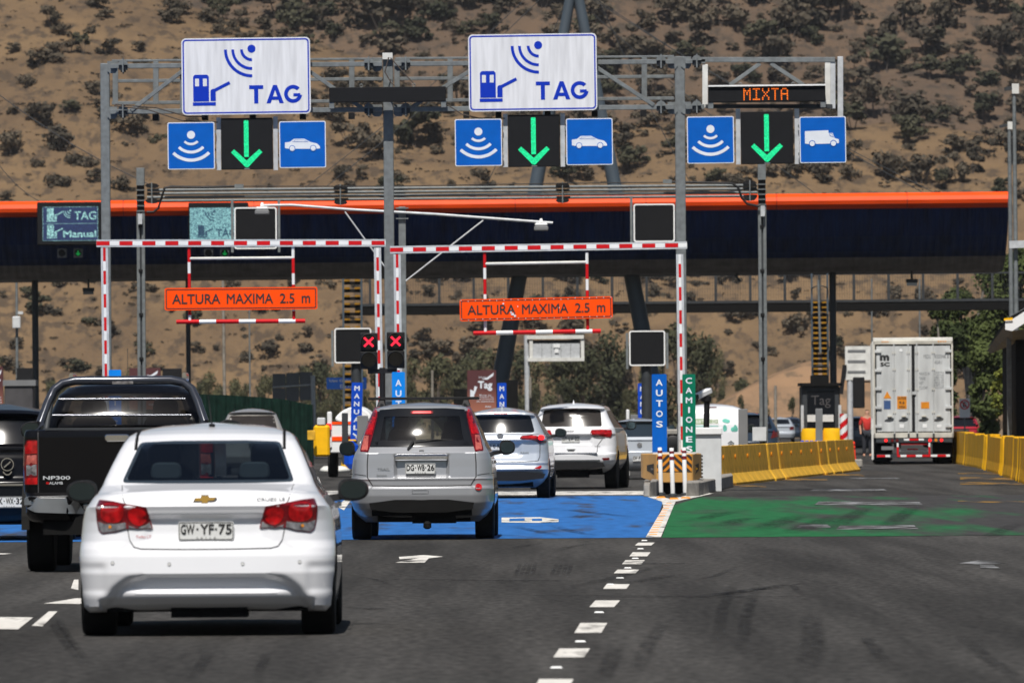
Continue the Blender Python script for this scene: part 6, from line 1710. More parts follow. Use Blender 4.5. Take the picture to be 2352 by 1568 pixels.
    def plate(s, cx, cz, txt, w_=.37, h_=.135, country=True, y=None, seg=None):
        y = (min(s.ray(cx+a*w_*.5, cz+b_*h_*.5)[0].y for a in (-1, 0, 1) for b_ in (-1, 1)) if y is None else y) - .012
        mb = MB(); mb.poly(rrect(cx-w_/2, cx+w_/2, cz-h_/2, cz+h_/2, .012, 3), y, .012); pl = mb.build('number_plate', M['plate'], s.root)
        mb = MB(); o = rrect(cx-w_/2+.004, cx+w_/2-.004, cz-h_/2+.004, cz+h_/2-.004, .012, 3); i_ = rrect(cx-w_/2+.009, cx+w_/2-.009, cz-h_/2+.009, cz+h_/2-.009, .009, 3); n = len(o)
        mb.add([(a, y-.002, b_) for a, b_ in o] + [(a, y-.002, b_) for a, b_ in i_], [(k, (k+1) % n, n+(k+1) % n, n+k) for k in range(n)])
        parts = txt.split('.'); slots = ((-.33, .25), (.02, .25), (.345, .24))
        for p, (c, ww) in zip(parts, slots):
            if p.strip(): text_in(mb, p, cx + c*w_, cz + .10*h_, ww*w_, h_*.56, y-.003, .025)
        for c in (-.155, .18): mb.poly(circ(cx + c*w_, cz + .1*h_, .008, 8), y-.003, .002)
        if country:
            for k, ch in enumerate('CHILE'): text_in(mb, ch, cx + (-.16+.08*k)*w_, cz-.38*h_, w_*(.028 if ch != 'I' else .01), h_*.12, y-.003, .02)
        mb.build('plate_text', M['ink'], pl)
    def wheels(s, r, tw, ys, half, cut=True):
        for y in ys:
            for sg in (-1, 1):
                x1, x0 = sg*half, sg*(half-tw)
                mb = MB(); a, b_ = min(x0, x1), max(x0, x1); e = .02
                mb.lathe([(r*.62, a), (r*.94, a), (r, a+e), (r, b_-e), (r*.94, b_), (r*.62, b_)], 32, 'x', (0, y, r))
                wh = mb.build('wheel', M['rubber'], s.root, smooth=True)
                mb = MB(); mb.lathe([(r*.05, a+.03), (r*.60, a+.02), (r*.63, a+.03), (r*.63, b_-.03), (r*.60, b_-.02), (r*.05, b_-.03)], 20, 'x', (0, y, r)); mb.build('rim', M['rim'], wh, smooth=True)
                if cut: s.cutA.lathe([(r*1.14, min(sg*(half-.34), sg*1.3)), (r*1.14, max(sg*(half-.34), sg*1.3))], 28, 'x', (0, y, r))
    def window_through(s, poly):
        """opening cut from tailgate to windscreen"""
        s.cutA.poly([(a, b_) for a, b_ in poly], -1.0, 9.0)
    def side_window(s, poly):
        """poly in (y, z)"""
        s.cutB.prism([(a, b_) for a, b_ in poly], -1.5, 1.5)
    def finish(s):
        mb = MB(); mb.v, mb.f, mb.m = s.V, s.F, [0]*len(s.F)
        body = mb.build('body', [M[s.p], M['interior']], s.root, smooth=True)
        for ct in (s.cutA, s.cutB):
            if not ct.v: continue
            cme = ct.mesh('cutter', [M['interior']]); co = bpy.data.objects.new('cutter', cme); COL.objects.link(co); co.matrix_world = Matrix()
            pm = body.parent; body.parent = None
            md = body.modifiers.new('b', 'BOOLEAN'); md.operation = 'DIFFERENCE'; md.solver = 'EXACT'; md.object = co; md.use_self = True; md.material_mode = 'TRANSFER'
            dg = bpy.context.evaluated_depsgraph_get(); dg.update()
            me = bpy.data.meshes.new_from_object(body.evaluated_get(dg))
            body.modifiers.clear(); body.data = me; bpy.data.objects.remove(co); body.parent = pm
            me.polygons.foreach_set('use_smooth', [True]*len(me.polygons)); me.set_sharp_from_angle(angle=rad(40))
        s.body = body
        return body
    def mirrors(s, x, y, z, w_=.20, h_=.15, m_='black', arm=.06, rounded=True):
        for sg in (-1, 1):
            mb = MB()
            bm = bmesh.new(); bmesh.ops.create_uvsphere(bm, u_segments=20, v_segments=12, radius=1)
            vs_ = []
            for v_ in bm.verts:
                c = v_.co; e = 2.6
                rr_ = (abs(c.x)**e + abs(c.z)**e)**(1/e) if abs(c.x)+abs(c.z) > 1e-6 else 0
                l_ = math.hypot(c.x, c.z); k = l_/rr_ if rr_ else 1
                yy = c.y*.09 if c.y > 0 else max(c.y*.09, -.03)
                vs_.append((sg*(x) + sg*c.x*k*w_/2, y+yy, z + c.z*k*h_/2*(1 - .12*c.x)))
            mb.add(vs_, [tuple(v_.index for v_ in f.verts) for f in bm.faces]); bm.free()
            mb.bar((sg*(x-w_/2+.03), y+.03, z-h_*.3), (sg*(x-w_/2-arm-.05), y+.08, z-h_*.42), .06, .05)
            mo = mb.build('side_mirror', M[m_], s.root, smooth=True)
            mb = MB(); mb.poly(smooth_poly([(sg*x-w_*.40, z-h_*.38), (sg*x+w_*.40, z-h_*.38), (sg*x+w_*.42, z+h_*.38), (sg*x-w_*.42, z+h_*.38)], 2), y-.034, .003); mb.build('glass', M['mirror'], mo)
    def headrest(s, x, y, z0, z1, w_, m_='seat', shoulder=None):
        mb = MB(); mb.poly(rnd([(x-w_/2, z0), (x+w_/2, z0), (x+w_*.44, z1), (x-w_*.44, z1)], .045), y, .12)
        if shoulder: mb.poly(smooth_poly([(x-shoulder/2, z0-.5), (x+shoulder/2, z0-.5), (x+shoulder*.46, z0+.03), (x-shoulder*.46, z0+.03)], 2), y+.02, .14)
        return mb.build('headrest' if not shoulder else 'seat', M[m_], s.root, bevel=.012)
    def underbody(s, w_, z0, z1, y0, y1, extra=()):
        mb = MB(); mb.box(-w_, w_, y0, y1, z0, z1)
        for b_ in extra: mb.box(*b_)
        return mb.build('underbody', M['under'], s.root)

def place(u, v, d, lane=None):
    """ground point at depth d seen at column u (v only fixes the roll)"""
    p = at(u, v, d); return Vector((p.x, d, 0))
def bump(x0, x1, z0, z1, dy, sx=.06, sz=.025):
    def sm(t): t = max(0, min(1, t)); return t*t*(3-2*t)
    def f(a, q): return dy*sm((a-x0)/sx+.5)*sm((x1-a)/sx+.5)*sm((q-z0)/sz+.5)*sm((z1-q)/sz+.5)
    return f

# ---- white sedan, nearest
def sedan_arch(a, q):
    # swept lower apron: recess under an arch, ledge near the bottom
    top = .435 - .16*max(0, (a-.52)/.22)**1.6 if a > .52 else .435
    if a > .74 or q > top: return 0
    e = min(1, (top-q)/(.022 + .085*min(1, max(0, (a-.40)/.2))))*min(1, max(0, (.77-a)/.14))
    d = .055*e*e*(3-2*e)
    if q < .335: d -= .045*min(1, (.335-q)/.03)*min(1, max(0, (.62-a)/.2))
    if q < .275: d += .05*min(1, (.275-q)/.05)
    return d
def cz1(y): return (1470-y)/915.0
def cx1(x): return (x-978)/915.0
rows = [(.185, .15, 4.40, .852, .20, .02), (.225, .065, 4.50, .866, .20, .018), (.30, .030, 4.56, .880, .22, 0), (.44, .0, 4.60, .893, .25, 0), (.56, .012, 4.60, .895, .28, 0), (.61, .030, 4.58, .893, .30, 0),
        (.66, .045, 4.52, .89, .38, 0), (.72, .055, 4.45, .887, .40, 0), (.80, .060, 4.15, .878, .40, 0), (.87, .050, 3.75, .862, .38, 0), (.905, .035, 3.5, .848, .36, .005), (.93, .055, 3.4, .838, .36, .02), (.99, .090, 3.25, .805, .34, .03), (1.013, .12, 3.2, .79, .34, .035),
        (1.03, .25, 3.13, .775, .30, .035), (1.062, .50, 3.05, .745, .14, .015), (1.10, .57, 2.98, .728, .10, .008), (1.20, .76, 2.8, .685, .09, .006), (1.30, .96, 2.58, .640, .09, .006), (1.36, 1.08, 2.46, .608, .09, .008), (1.405, 1.20, 2.38, .580, .10, .014), (1.435, 1.36, 2.28, .545, .11, .02), (1.458, 1.55, 2.14, .475, .11, .02), (1.472, 1.75, 2.0, .36, .1, .012)]
c = Car('sedan', 'white sedan nearest the camera with plate GW YF 75', 'car', place(473, 1300, 57.4), rad(-.25), rows, 'p_white', bow=.10,
        feats=[sedan_arch, bump(-1, .41, .655, .835, .045, .10, .035), bump(.70, 1.0, .30, .50, .02, .06, .06)], res=1.5)
rw = [(-.605, 1.068), (-.495, 1.348), (-.25, 1.358), (.25, 1.358), (.495, 1.348), (.605, 1.068), (.3, 1.060), (-.3, 1.060)]
c.window_through(rnd([(-.575, 1.082), (-.475, 1.338), (.475, 1.338), (.575, 1.082)], .03))
c.side_window(rnd([(1.45, 1.08), (1.68, 1.34), (1.95, 1.38), (2.2, 1.36), (2.85, 1.07), (2.8, .99), (1.5, .99)], .04))
c.wheels(.325, .235, (.66, 3.35), .885)
c.finish()
c.decal('rear_window', rnd(rw, .03), 'glass_dark', off=.004, grid=.06)
c.decal('windscreen', [(-.60, 1.10), (-.44, 1.36), (.44, 1.36), (.60, 1.10)], 'glass_clear', 'front', grid=.15)
for sd in ('left', 'right'): c.decal('side_glass', rnd([(.92, 1.06), (1.32, 1.375), (1.9, 1.41), (2.25, 1.38), (2.95, 1.05), (2.9, .97), (1.05, .97)], .04), 'glass_dark', sd, grid=.12)
L1 = [(290,597),(380,606),(470,624),(600,645),(622,715),(641,786),(560,784),(480,782),(400,803),(312,815),(288,790),(276,735),(270,650)]
L1 = [(cx1(a), cz1(b_)) for a, b_ in L1]
def below(p, z): return clip(p, 1, z, True)
def above(p, z): return clip(p, 1, z, False)
def leftof(p, x): return clip(p, 0, x, True)
def rightof(p, x): return clip(p, 0, x, False)
for sg in (1, -1):
    fl = (lambda p: p) if sg > 0 else (lambda p: [(-a, b_) for a, b_ in p][::-1])
    lamp = c.decal('tail_light', fl(rnd(L1, .012)), 'lens_dark', off=.010, grid=.035)
    k = 'lens_red'
    c.decal('brake_lens', fl(smooth_poly([(cx1(x), cz1(y)) for x, y in ((310,625),(380,618),(445,632),(455,690),(440,735),(380,748),(320,735),(300,700))], 2)), 'lens_red', off=.016, grid=.035, parent=lamp)
    c.decal('inner_lens', fl(smooth_poly([(cx1(x), cz1(y)) for x, y in ((490,650),(590,662),(605,715),(590,750),(545,770),(500,745),(480,700))], 2)), 'lens_red', off=.016, grid=.035, parent=lamp)
    c.decal('clear_lens', fl([(cx1(x), cz1(y)) for x, y in ((284,735),(330,752),(400,752),(466,742),(470,778),(400,797),(315,808),(292,785))]), 'lens_clear', off=.015, grid=.035, parent=lamp)
    c.decal('reverse_lens', fl([(cx1(x), cz1(y)) for x, y in ((486,762),(540,780),(600,757),(620,740),(632,780),(560,779),(490,777))]), 'lens_clear', off=.015, grid=.035, parent=lamp)
    c.decal('amber_bulb', fl(circ(cx1(365), cz1(770), .011, 10)), 'amber', off=.018, grid=.03, parent=lamp)
    c.seam([(fl([(-.555, .915)])[0]), (fl([(-.545, .745)])[0])], .006)
    # boot lid shut line
    q = [(-.60, 1.05), (-.575, .95), (-.56, .92)]; c.seam([fl([p])[0] for p in q])
    q = [(-.545, .745), (-.53, .67), (-.50, .625), (-.45, .612), (-.2, .608), (0, .607)]; c.seam([fl([p])[0] for p in q])
    c.decal('park_sensor', fl(circ(-.255, .505, .010, 12)), 'plate', off=.004, grid=.02); c.decal('park_sensor', fl(circ(-.65, .515, .010, 12)), 'plate', off=.004, grid=.02)
    for x, y in ((-.255, .505), (-.65, .515)): x = fl([(x, 0)])[0][0]; c.seam([(x+.011*math.cos(rad(t)), y+.011*math.sin(rad(t))) for t in range(0, 361, 30)], .0025, off=.005)
    # roof drip channel
    mb = MB(); pts = []
    for y in np.linspace(1.02, 2.2, 9):
        h, n_ = c.ray(fl([(-.525 + .02*(y-1), 0)])[0][0], y, 'top'); pts.append(h + Vector((0, 0, .002)))
    mb.pipe(pts, .012, 5); mb.build('roof_channel', M['under'], c.root, smooth=True)
c.plate(0, .732, 'GW.YF.75', .385, .130)
mb = MB(); y = c.ray(0, .955)[0].y - .02
bt = [(cx1(x)-.0, cz1(y_)) for x, y_ in ((897,612),(908,588),(945,588),(948,570),(1000,570),(998,586),(1050,584),(1035,608),(995,610),(990,628),(950,628),(950,612))]
mb.poly(bt, y, .02); mb.build('badge', M['chrome'], c.root)
mb = MB(); mb.poly([(a*.88 + .0, (b_-.953)*.78+.953) for a, b_ in bt], y-.004, .01); mb.build('badge_face', M['gold'], c.root)
c.text('CRUZE LS', cx1(1390), cz1(600), .195, .022, 'grey_ink', .008)
c.text('Turbo LT', cx1(580), cz1(833), .105, .018, 'lens_red', .006, 0)
for x in (-.40, .40): c.headrest(x*.78, 1.05, 1.085, 1.205, .225, 'seat_pale')
for x in (-.36, .38): c.headrest(x, 1.95, 1.19, 1.33, .25, 'seat', .5)
c.mirrors(.985, 2.72, .99, .225, .165)
c.decal('antenna_base', circ(0.0, 1.52, .022, 10), 'black', 'top', off=.02, grid=.02)
h = c.ray(0, 1.52, 'top')[0]; mb = MB(); mb.tube(h, h + Vector((-.02, -.16, .22)), .005, 6, .003); mb.build('antenna', M['black'], c.root)
c.underbody(.70, .17, .24, .25, 4.1, ((-.25, .28, .18, .6, .13, .2),))
for sg in (1, -1):
    for y_ in (1.25, 2.25): mb = MB(); mb.bar((sg*.89, y_, .89), (sg*.89, y_+.17, .895), .03, .03); mb.build('door_handle', M['chrome'], c.root)
    c.seam([(1.12, .97), (1.10, .75), (1.02, .55)], .008, side='right' if sg > 0 else 'left'); c.seam([(2.02, .97), (2.0, .3)], .008, side='right' if sg > 0 else 'left')

# ---- silver SUV with roof bar
def zx(y): return (1470-y)/776.0
def xx_(x): return (x-945)/776.0
rows = [(.22, .30, 4.2, .76, .25, 0), (.30, .16, 4.30, .82, .28, 0), (.38, .06, 4.38, .86, .30, 0), (.46, .02, 4.42, .885, .30, 0), (.55, .0, 4.45, .893, .30, 0), (.635, .0, 4.45, .893, .28, 0), (.650, .035, 4.45, .89, .26, 0),
        (.67, .085, 4.44, .888, .22, 0), (.735, .085, 4.40, .885, .22, 0), (.755, .075, 4.38, .884, .22, 0), (.775, .10, 4.3, .882, .22, 0), (.90, .11, 3.9, .872, .20, 0), (1.0, .115, 3.6, .86, .19, 0), (1.075, .12, 3.4, .835, .18, 0), (1.085, .13, 3.38, .832, .18, 0), (1.15, .20, 3.25, .795, .17, .006),
        (1.16, .21, 3.22, .79, .17, .006), (1.28, .265, 2.98, .745, .16, .007), (1.40, .332, 2.75, .70, .16, .008), (1.52, .405, 2.5, .65, .16, .01), (1.64, .485, 2.2, .595, .16, .015), (1.665, .55, 2.1, .555, .16, .02), (1.685, .70, 2.0, .49, .16, .02), (1.70, .9, 1.9, .35, .12, .015)]
c = Car('suv', 'silver SUV with black roof bar and plate DG WB 26', 'car', place(968, 1120, 102.5), rad(.9), rows, 'p_silver', bow=.09,
        feats=[bump(-1, .325, .785, 1.045, .05, .05, .05)], res=1.4)
rw = [(-.665, 1.158), (-.60, 1.40), (-.530, 1.618), (-.3, 1.634), (.3, 1.634), (.530, 1.618), (.60, 1.40), (.665, 1.158)]
c.window_through(rnd([(-.56, 1.195), (-.49, 1.565), (.49, 1.565), (.56, 1.195)], .04))
c.side_window(rnd([(1.25, 1.16), (1.3, 1.54), (2.1, 1.56), (2.95, 1.16)], .05))
c.wheels(.345, .235, (.82, 3.45), .885)
c.finish()
pane = c.decal('rear_window', rnd(rw, .03), 'glass_clear', off=.004, grid=.07)
# printed black border of the pane: a ring between the outline and the clear field
inner = rnd([(-.52, 1.215), (-.46, 1.53), (.46, 1.53), (.52, 1.215)], .06)
for part_ in ([(-.665,1.158),(.665,1.158),(.64,1.235),(-.64,1.235)], [(-.555,1.53),(.555,1.53),(.528,1.615),(.3,1.632),(-.3,1.632),(-.528,1.615)], [(-.665,1.158),(-.53,1.163),(-.462,1.56),(-.55,1.60)], [(.665,1.158),(.55,1.60),(.462,1.56),(.53,1.163)]):
    c.decal('window_border', part_, 'glass_black', off=.010, grid=.035, thick_=.004)
c.decal('windscreen', [(-.66, 1.2), (-.52, 1.58), (.52, 1.58), (.66, 1.2)], 'glass_clear', 'front', grid=.15)
for sd in ('left', 'right'): c.decal('side_glass', rnd([(.50, 1.12), (.80, 1.59), (2.35, 1.61), (3.15, 1.11)], .05), 'glass_dark', sd, grid=.15)
TL = [(482,188),(522,188),(512,290),(478,440),(447,560),(430,622),(352,615),(350,600),(372,500),(420,340)]
TL = [(xx_(a) , zx(b_)) for a, b_ in TL]
for sg in (1, -1):
    fl = (lambda p: p) if sg > 0 else (lambda p: [(-a, b_) for a, b_ in p][::-1])
    lamp = c.decal('tail_light', fl(rnd(TL, .012)), 'lens_dark', off=.014, grid=.04)
    c.decal('brake_lens', fl([(xx_(a), zx(b_)) for a, b_ in ((486,200),(512,200),(500,290),(462,452),(388,452),(408,395),(442,300))]), 'lens_red', off=.020, grid=.04, parent=lamp)
    c.decal('smoky_lens', fl([(xx_(a), zx(b_)) for a, b_ in ((386,462),(432,462),(424,604),(362,602))]), 'lens_pink', off=.020, grid=.04, parent=lamp)
    c.decal('reflector', fl(circ(-.705, .652, .043, 16)), 'lens_red', off=.012, grid=.03)
    c.seam([fl([p])[0] for p in ((-.665, 1.08), (-.675, .95), (-.675, .78), (-.61, .675), (-.3, .668), (0, .668))], .014)
    c.seam([fl([p])[0] for p in ((-.90, .82), (-.80, .815), (-.69, .80))], .008)
br = c.decal('third_brake_light', rrect(-.14, .14, 1.562, 1.602, .012, 3), 'lens_dark', off=.018, grid=.04)
c.decal('lit_strip', rrect(-.115, .115, 1.570, 1.594, .008, 3), 'lens_lit', off=.024, grid=.04, parent=br)
y = c.ray(0, 1.0)[0].y
mb = MB(); mb.poly(rrect(-.33, .325, .985, 1.052, .015, 4), .10, .08); mb.build('handle_bar', M['chrome'], c.root, bevel=.012)
c.plate(-.015, .882, 'DG.WB.26', .375, .135, y=.10)
mb = MB(); yb = c.ray(0, 1.10)[0].y - .012; mb.poly(arcband(0, 1.105, .026, .007, 180, 360), yb, .01); mb.poly([(-.03, 1.108), (.03, 1.108), (.026, 1.116), (-.026, 1.116)], yb, .01); mb.build('badge', M['chrome'], c.root)
c.text('TRAIL', xx_(578), zx(787), .155, .032, 'grey_ink', .008); c.text('Exclusivo', xx_(560), zx(845), .125, .024, 'grey_ink', .008)
c.seam([(-.115, .575), (.085, .575), (.085, .615), (-.115, .615), (-.115, .575)], .005)
mb = MB(); mb.pipe([(-.08, .20, 1.235), (.06, .205, 1.245), (.38, .26, 1.235)], .007, 6); mb.pipe([(-.17, .15, 1.12), (-.10, .20, 1.225)], .014, 6); mb.build('wiper', M['black'], c.root)
for x in (-.30, .37): c.headrest(x, 2.0, 1.40, 1.53, .20, 'seat', .38)
c.headrest(-.30, 1.98, 1.36, 1.55, .19, 'seat'); c.headrest(.37, 1.98, 1.30, 1.47, .30, 'seat')
mb = MB(); mb.poly(rrect(-.05, .17, 1.50, 1.56, .02, 3), 2.3, .03); mb.build('inner_mirror', M['black'], c.root)
c.mirrors(1.02, 2.85, 1.13, .20, .19)
rb = MB(); rb.poly(rrect(-.70, .70, 1.738, 1.772, .012, 3), 1.35, .07); rb.build('roof_bar', M['black'], c.root, bevel=.004)
for x in (-.53, .53):
    mb = MB(); mb.add([(x-.06, 1.33, 1.655), (x+.06, 1.33, 1.655), (x+.03, 1.36, 1.745), (x-.03, 1.36, 1.745), (x-.06, 1.44, 1.655), (x+.06, 1.44, 1.655), (x+.03, 1.40, 1.745), (x-.03, 1.40, 1.745)], [(0,1,2,3),(4,7,6,5),(0,4,5,1),(1,5,6,2),(2,6,7,3),(3,7,4,0)]); mb.build('bar_foot', M['black'], c.root, bevel=.008)
c.underbody(.62, .30, .50, .08, 4.0, ((-.12, .42, .12, .55, .205, .36), (-.55, -.12, .2, .5, .23, .3), (.42, .60, .25, .5, .22, .3)))
mb = MB(); mb.poly(smooth_poly([(-.62, .34), (.62, .34), (.66, .50), (-.66, .50)], 1), .012, .2); mb.build('valance', M['under'], c.root)
mb = MB(); mb.lathe([(.02, -.02), (.05, .0), (.05, .05), (.02, .08)], 14, 'z', (.07, .0, .155)); mb.build('tow_ball', M['under'], c.root, smooth=True)
for sg in (-1, 1):
    mb = MB(); mb.bar((sg*.885, 1.55, .95), (sg*.885, 1.75, .955), .03, .035); mb.build('door_handle', M['chrome'], c.root)
    mb = MB(); mb.pipe([c.ray(sg*.52, y_, 'top')[0] + Vector((0, 0, .02)) for y_ in (.95, 1.4, 1.9, 2.3)], .018, 6); mb.build('roof_rail', M['black'], c.root, smooth=True)

# ---- black pickup
rows = [(.42, .25, 5.0, .70, .15, 0), (.50, .05, 5.1, .86, .16, 0), (.56, .0, 5.2, .885, .14, 0), (.72, .0, 5.2, .885, .12, 0), (.735, .05, 5.2, .89, .12, 0), (.76, .12, 5.2, .905, .10, 0), (1.0, .12, 5.15, .915, .09, 0), (1.30, .12, 4.6, .905, .07, 0),
        (1.345, .13, 4.2, .89, .06, 0), (1.355, .15, 4.1, .88, .06, 0)]
c = Car('pickup_truck', 'black pickup with chrome roll bar left of the white sedan', 'car', place(272, 1150, 82.0), rad(-.3), rows, 'p_black', bow=.02, scale=1.045, res=1.0, feats=[bump(-1, .45, .50, .66, .10, .05, .06)])
c.wheels(.37, .26, (1.15, 4.25), .915); c.finish()
def zp(y): return (1525-y)/763.0
def xp(x): return (x-955)/763.0
cabrows = [(1.30, 1.75, 4.0, .80, .12, 0), (1.45, 1.80, 3.7, .765, .12, 0), (1.70, 1.95, 3.3, .66, .13, .01), (1.78, 2.1, 3.1, .58, .13, .02), (1.815, 2.3, 2.9, .42, .12, .02)]
cab = Car.__new__(Car); Car.__init__(cab, 'x', 'x', 'x', (0, 0, 0), 0, cabrows, 'p_black', .03)
bpy.data.objects.remove(cab.root); cab.root = c.root
cab.window_through(rnd([(-.62, 1.40), (-.52, 1.68), (.52, 1.68), (.62, 1.40)], .04)); cab.side_window(rnd([(2.0, 1.38), (2.15, 1.70), (3.0, 1.70), (3.6, 1.38)], .04))
ob = cab.finish(); ob.name = 'cab'; cab.decal('rear_window', rnd([(-.66, 1.38), (-.55, 1.70), (.55, 1.70), (.66, 1.38)], .04), 'glass_deep', grid=.1)
for x in (-.34, .36): cab.headrest(x, 2.5, 1.50, 1.64, .26, 'seat', .5)
bw = MB(); bw.box(-.70, .70, .125+.02, .19, 1.352, 1.372); bw.build('tailgate_cap', M['steel_dark'], c.root)
for pts, r, nm in (([(-.80, 1.0, 1.345), (-.79, 1.02, 1.42), (-.72, 1.12, 1.62), (-.66, 1.16, 1.74), (-.58, 1.18, 1.80), (-.46, 1.18, 1.825), (.46, 1.18, 1.825), (.58, 1.18, 1.80), (.66, 1.16, 1.74), (.72, 1.12, 1.62), (.79, 1.02, 1.42), (.80, 1.0, 1.345)], .042, 'roll_bar'),
                   ([(-.615, 1.16, zp(268)), (.60, 1.16, zp(272))], .013, 'window_bar'), ([(-.68, 1.10, zp(386)), (.66, 1.10, zp(392))], .013, 'window_bar')):
    mb = MB(); mb.pipe(pts, r, 12); mb.build(nm, M['bar'], c.root, smooth=True)
for sg in (-1, 1):
    mb = MB(); mb.pipe([(sg*.76, 1.5, 1.345), (sg*.72, 1.62, 1.62), (sg*.64, 1.7, 1.76), (sg*.56, 1.7, 1.80)], .03, 10); mb.build('rear_hoop', M['steel_dark'], c.root, smooth=True)
    mb = MB(); mb.poly(smooth_poly([(sg*.552-.022, 1.82), (sg*.552+.022, 1.82), (sg*.552+.02, 1.905), (sg*.552-.02, 1.905)], 2), 2.3, .8); mb.build('roof_rail', M['chrome'], c.root)
    fl = (lambda p: p) if sg < 0 else (lambda p: [(-a, b_) for a, b_ in p][::-1])
    q = [(xp(a), zp(b_)) for a, b_ in ((268,600),(290,563),(368,565),(368,890),(262,888),(260,700))]
    lamp = c.decal('tail_light', fl(rnd(q, .015)), 'lens_dark', off=.012, grid=.05)
    c.decal('brake_lens', fl([(xp(a), zp(b_)) for a, b_ in ((275,605),(298,572),(362,572),(362,660),(275,664))]), 'lens_red', off=.018, grid=.05, parent=lamp)
    c.decal('amber_lens', fl([(xp(a), zp(b_)) for a, b_ in ((290,675),(360,672),(360,738),(284,742))]), 'lens_pink', off=.018, grid=.05, parent=lamp)
    c.decal('clear_lens', fl([(xp(a), zp(b_)) for a, b_ in ((284,746),(360,742),(360,822),(284,822))]), 'lens_clear', off=.018, grid=.05, parent=lamp)
    c.decal('low_lens', fl([(xp(a), zp(b_)) for a, b_ in ((270,840),(364,836),(364,884),(270,884))]), 'lens_red', off=.018, grid=.05, parent=lamp)
    c.seam([fl([p])[0] for p in ((-.765, 1.35), (-.765, .76))], .012)
    mb = MB()
    bp = rnd([(-.90, .725), (-.43, .735), (-.40, .70), (-.34, .60), (-.30, .555), (-.80, .575), (-.90, .63)], .04)
    mb = MB(); v_, f_, m_n = dense_cdt([(a*(-sg), b_) for a, b_ in bp] if sg > 0 else bp, .06)
    c.decal('bumper_cap', fl(bp), 'rim', off=.015, grid=.06, thick_=.05)
    c.decal('park_sensor', fl(circ(-.82, .69, .012, 10)), 'black', off=.025, grid=.02)
    mb = MB(); mb.prism([(y_ + 1.15, z_) for y_, z_ in [(.52*math.cos(rad(t)), .40 + .50*math.sin(rad(t))) for t in range(0, 181, 15)] + [(.42*math.cos(rad(t)), .40 + .42*math.sin(rad(t))) for t in range(180, -1, -15)]], sg*.88, sg*.955); mb.build('wheel_flare', M['rubber'], c.root)
c.text('NP300', xp(505), zp(838), .26, .036, 'steel_light', .010, .03); c.text('ALAMBRA'[:5], xp(500), zp(876), .13, .026, 'steel_light', .010, .02); c.decal('red_badge', rrect(xp(428), xp(452), zp(884), zp(868), .004, 2), 'lens_red', off=.01, grid=.02)
mb = MB(); mb.poly(rrect(-.13, .10, 1.24, 1.31, .02, 3), .10, .05); mb.build('tailgate_handle', M['chrome'], c.root, bevel=.01)
mb = MB(); mb.box(-.10, .10, 1.14, 1.16, 1.79, 1.82); mb.build('brake_lamp', M['lens_clear'], c.root)
c.mirrors(.975, 3.1, 1.35, .24, .18)
c.underbody(.72, .36, .62, .1, 4.6, ((-.3, .3, .1, .4, .30, .45),))

# ---- black SUV at the left frame edge
rows = [(.22, .20, 4.1, .78, .3, 0), (.32, .06, 4.2, .88, .3, 0), (.50, .0, 4.3, .92, .3, 0), (.72, .02, 4.3, .925, .3, 0), (.80, .06, 4.2, .92, .3, 0), (1.0, .10, 3.7, .90, .28, .01), (1.15, .16, 3.4, .86, .26, .02), (1.18, .22, 3.3, .84, .24, .02), (1.35, .31, 2.9, .74, .2, .02), (1.52, .42, 2.5, .66, .2, .03),
        (1.56, .32, 2.4, .64, .2, .035), (1.60, .40, 2.2, .60, .2, .04), (1.645, .9, 2.0, .48, .2, .05), (1.67, 1.2, 1.8, .25, .15, .03)]
c = Car('suv', 'black SUV cut by the left frame edge with plate ending WX 32', 'car', place(-2, 1100, 104.0), rad(-.4), rows, 'p_black', bow=.14, feats=[bump(-1, .5, .74, 1.10, .03, .1, .06)], scale=1.03)
c.wheels(.34, .23, (.8, 3.4), .89); c.finish()
c.decal('rear_window', rnd([(-.70, 1.185), (-.60, 1.50), (.60, 1.50), (.70, 1.185)], .05), 'glass_black', off=.006, grid=.08)
c.both('tail_light', rnd([(.52, .98), (.86, 1.02), (.84, 1.14), (.60, 1.10)], .02), 'lens_red', off=.012, grid=.06)
mb = MB(); mb.poly(rrect(-.60, .56, .675, .700, .01, 3), -.012, .05); mb.build('chrome_strip', M['chrome'], c.root)
mb = MB(); mb.poly(arcband(.10, .935, .075, .013, 0, 359, 24), .02, .03); mb.build('badge', M['chrome'], c.root); mb = MB(); mb.poly(thick((.06, .90), (.14, .97), .018), .018, .02); mb.poly(arcband(.10, .86, .05, .016, 190, 350), .02, .03); mb.build('badge_bar', M['chrome'], c.root)
c.plate(.12, .475, 'HK.WX.32', .38, .135)
c.mirrors(1.0, 2.8, 1.1, .2, .17)
c.underbody(.7, .20, .4, .2, 4.0)

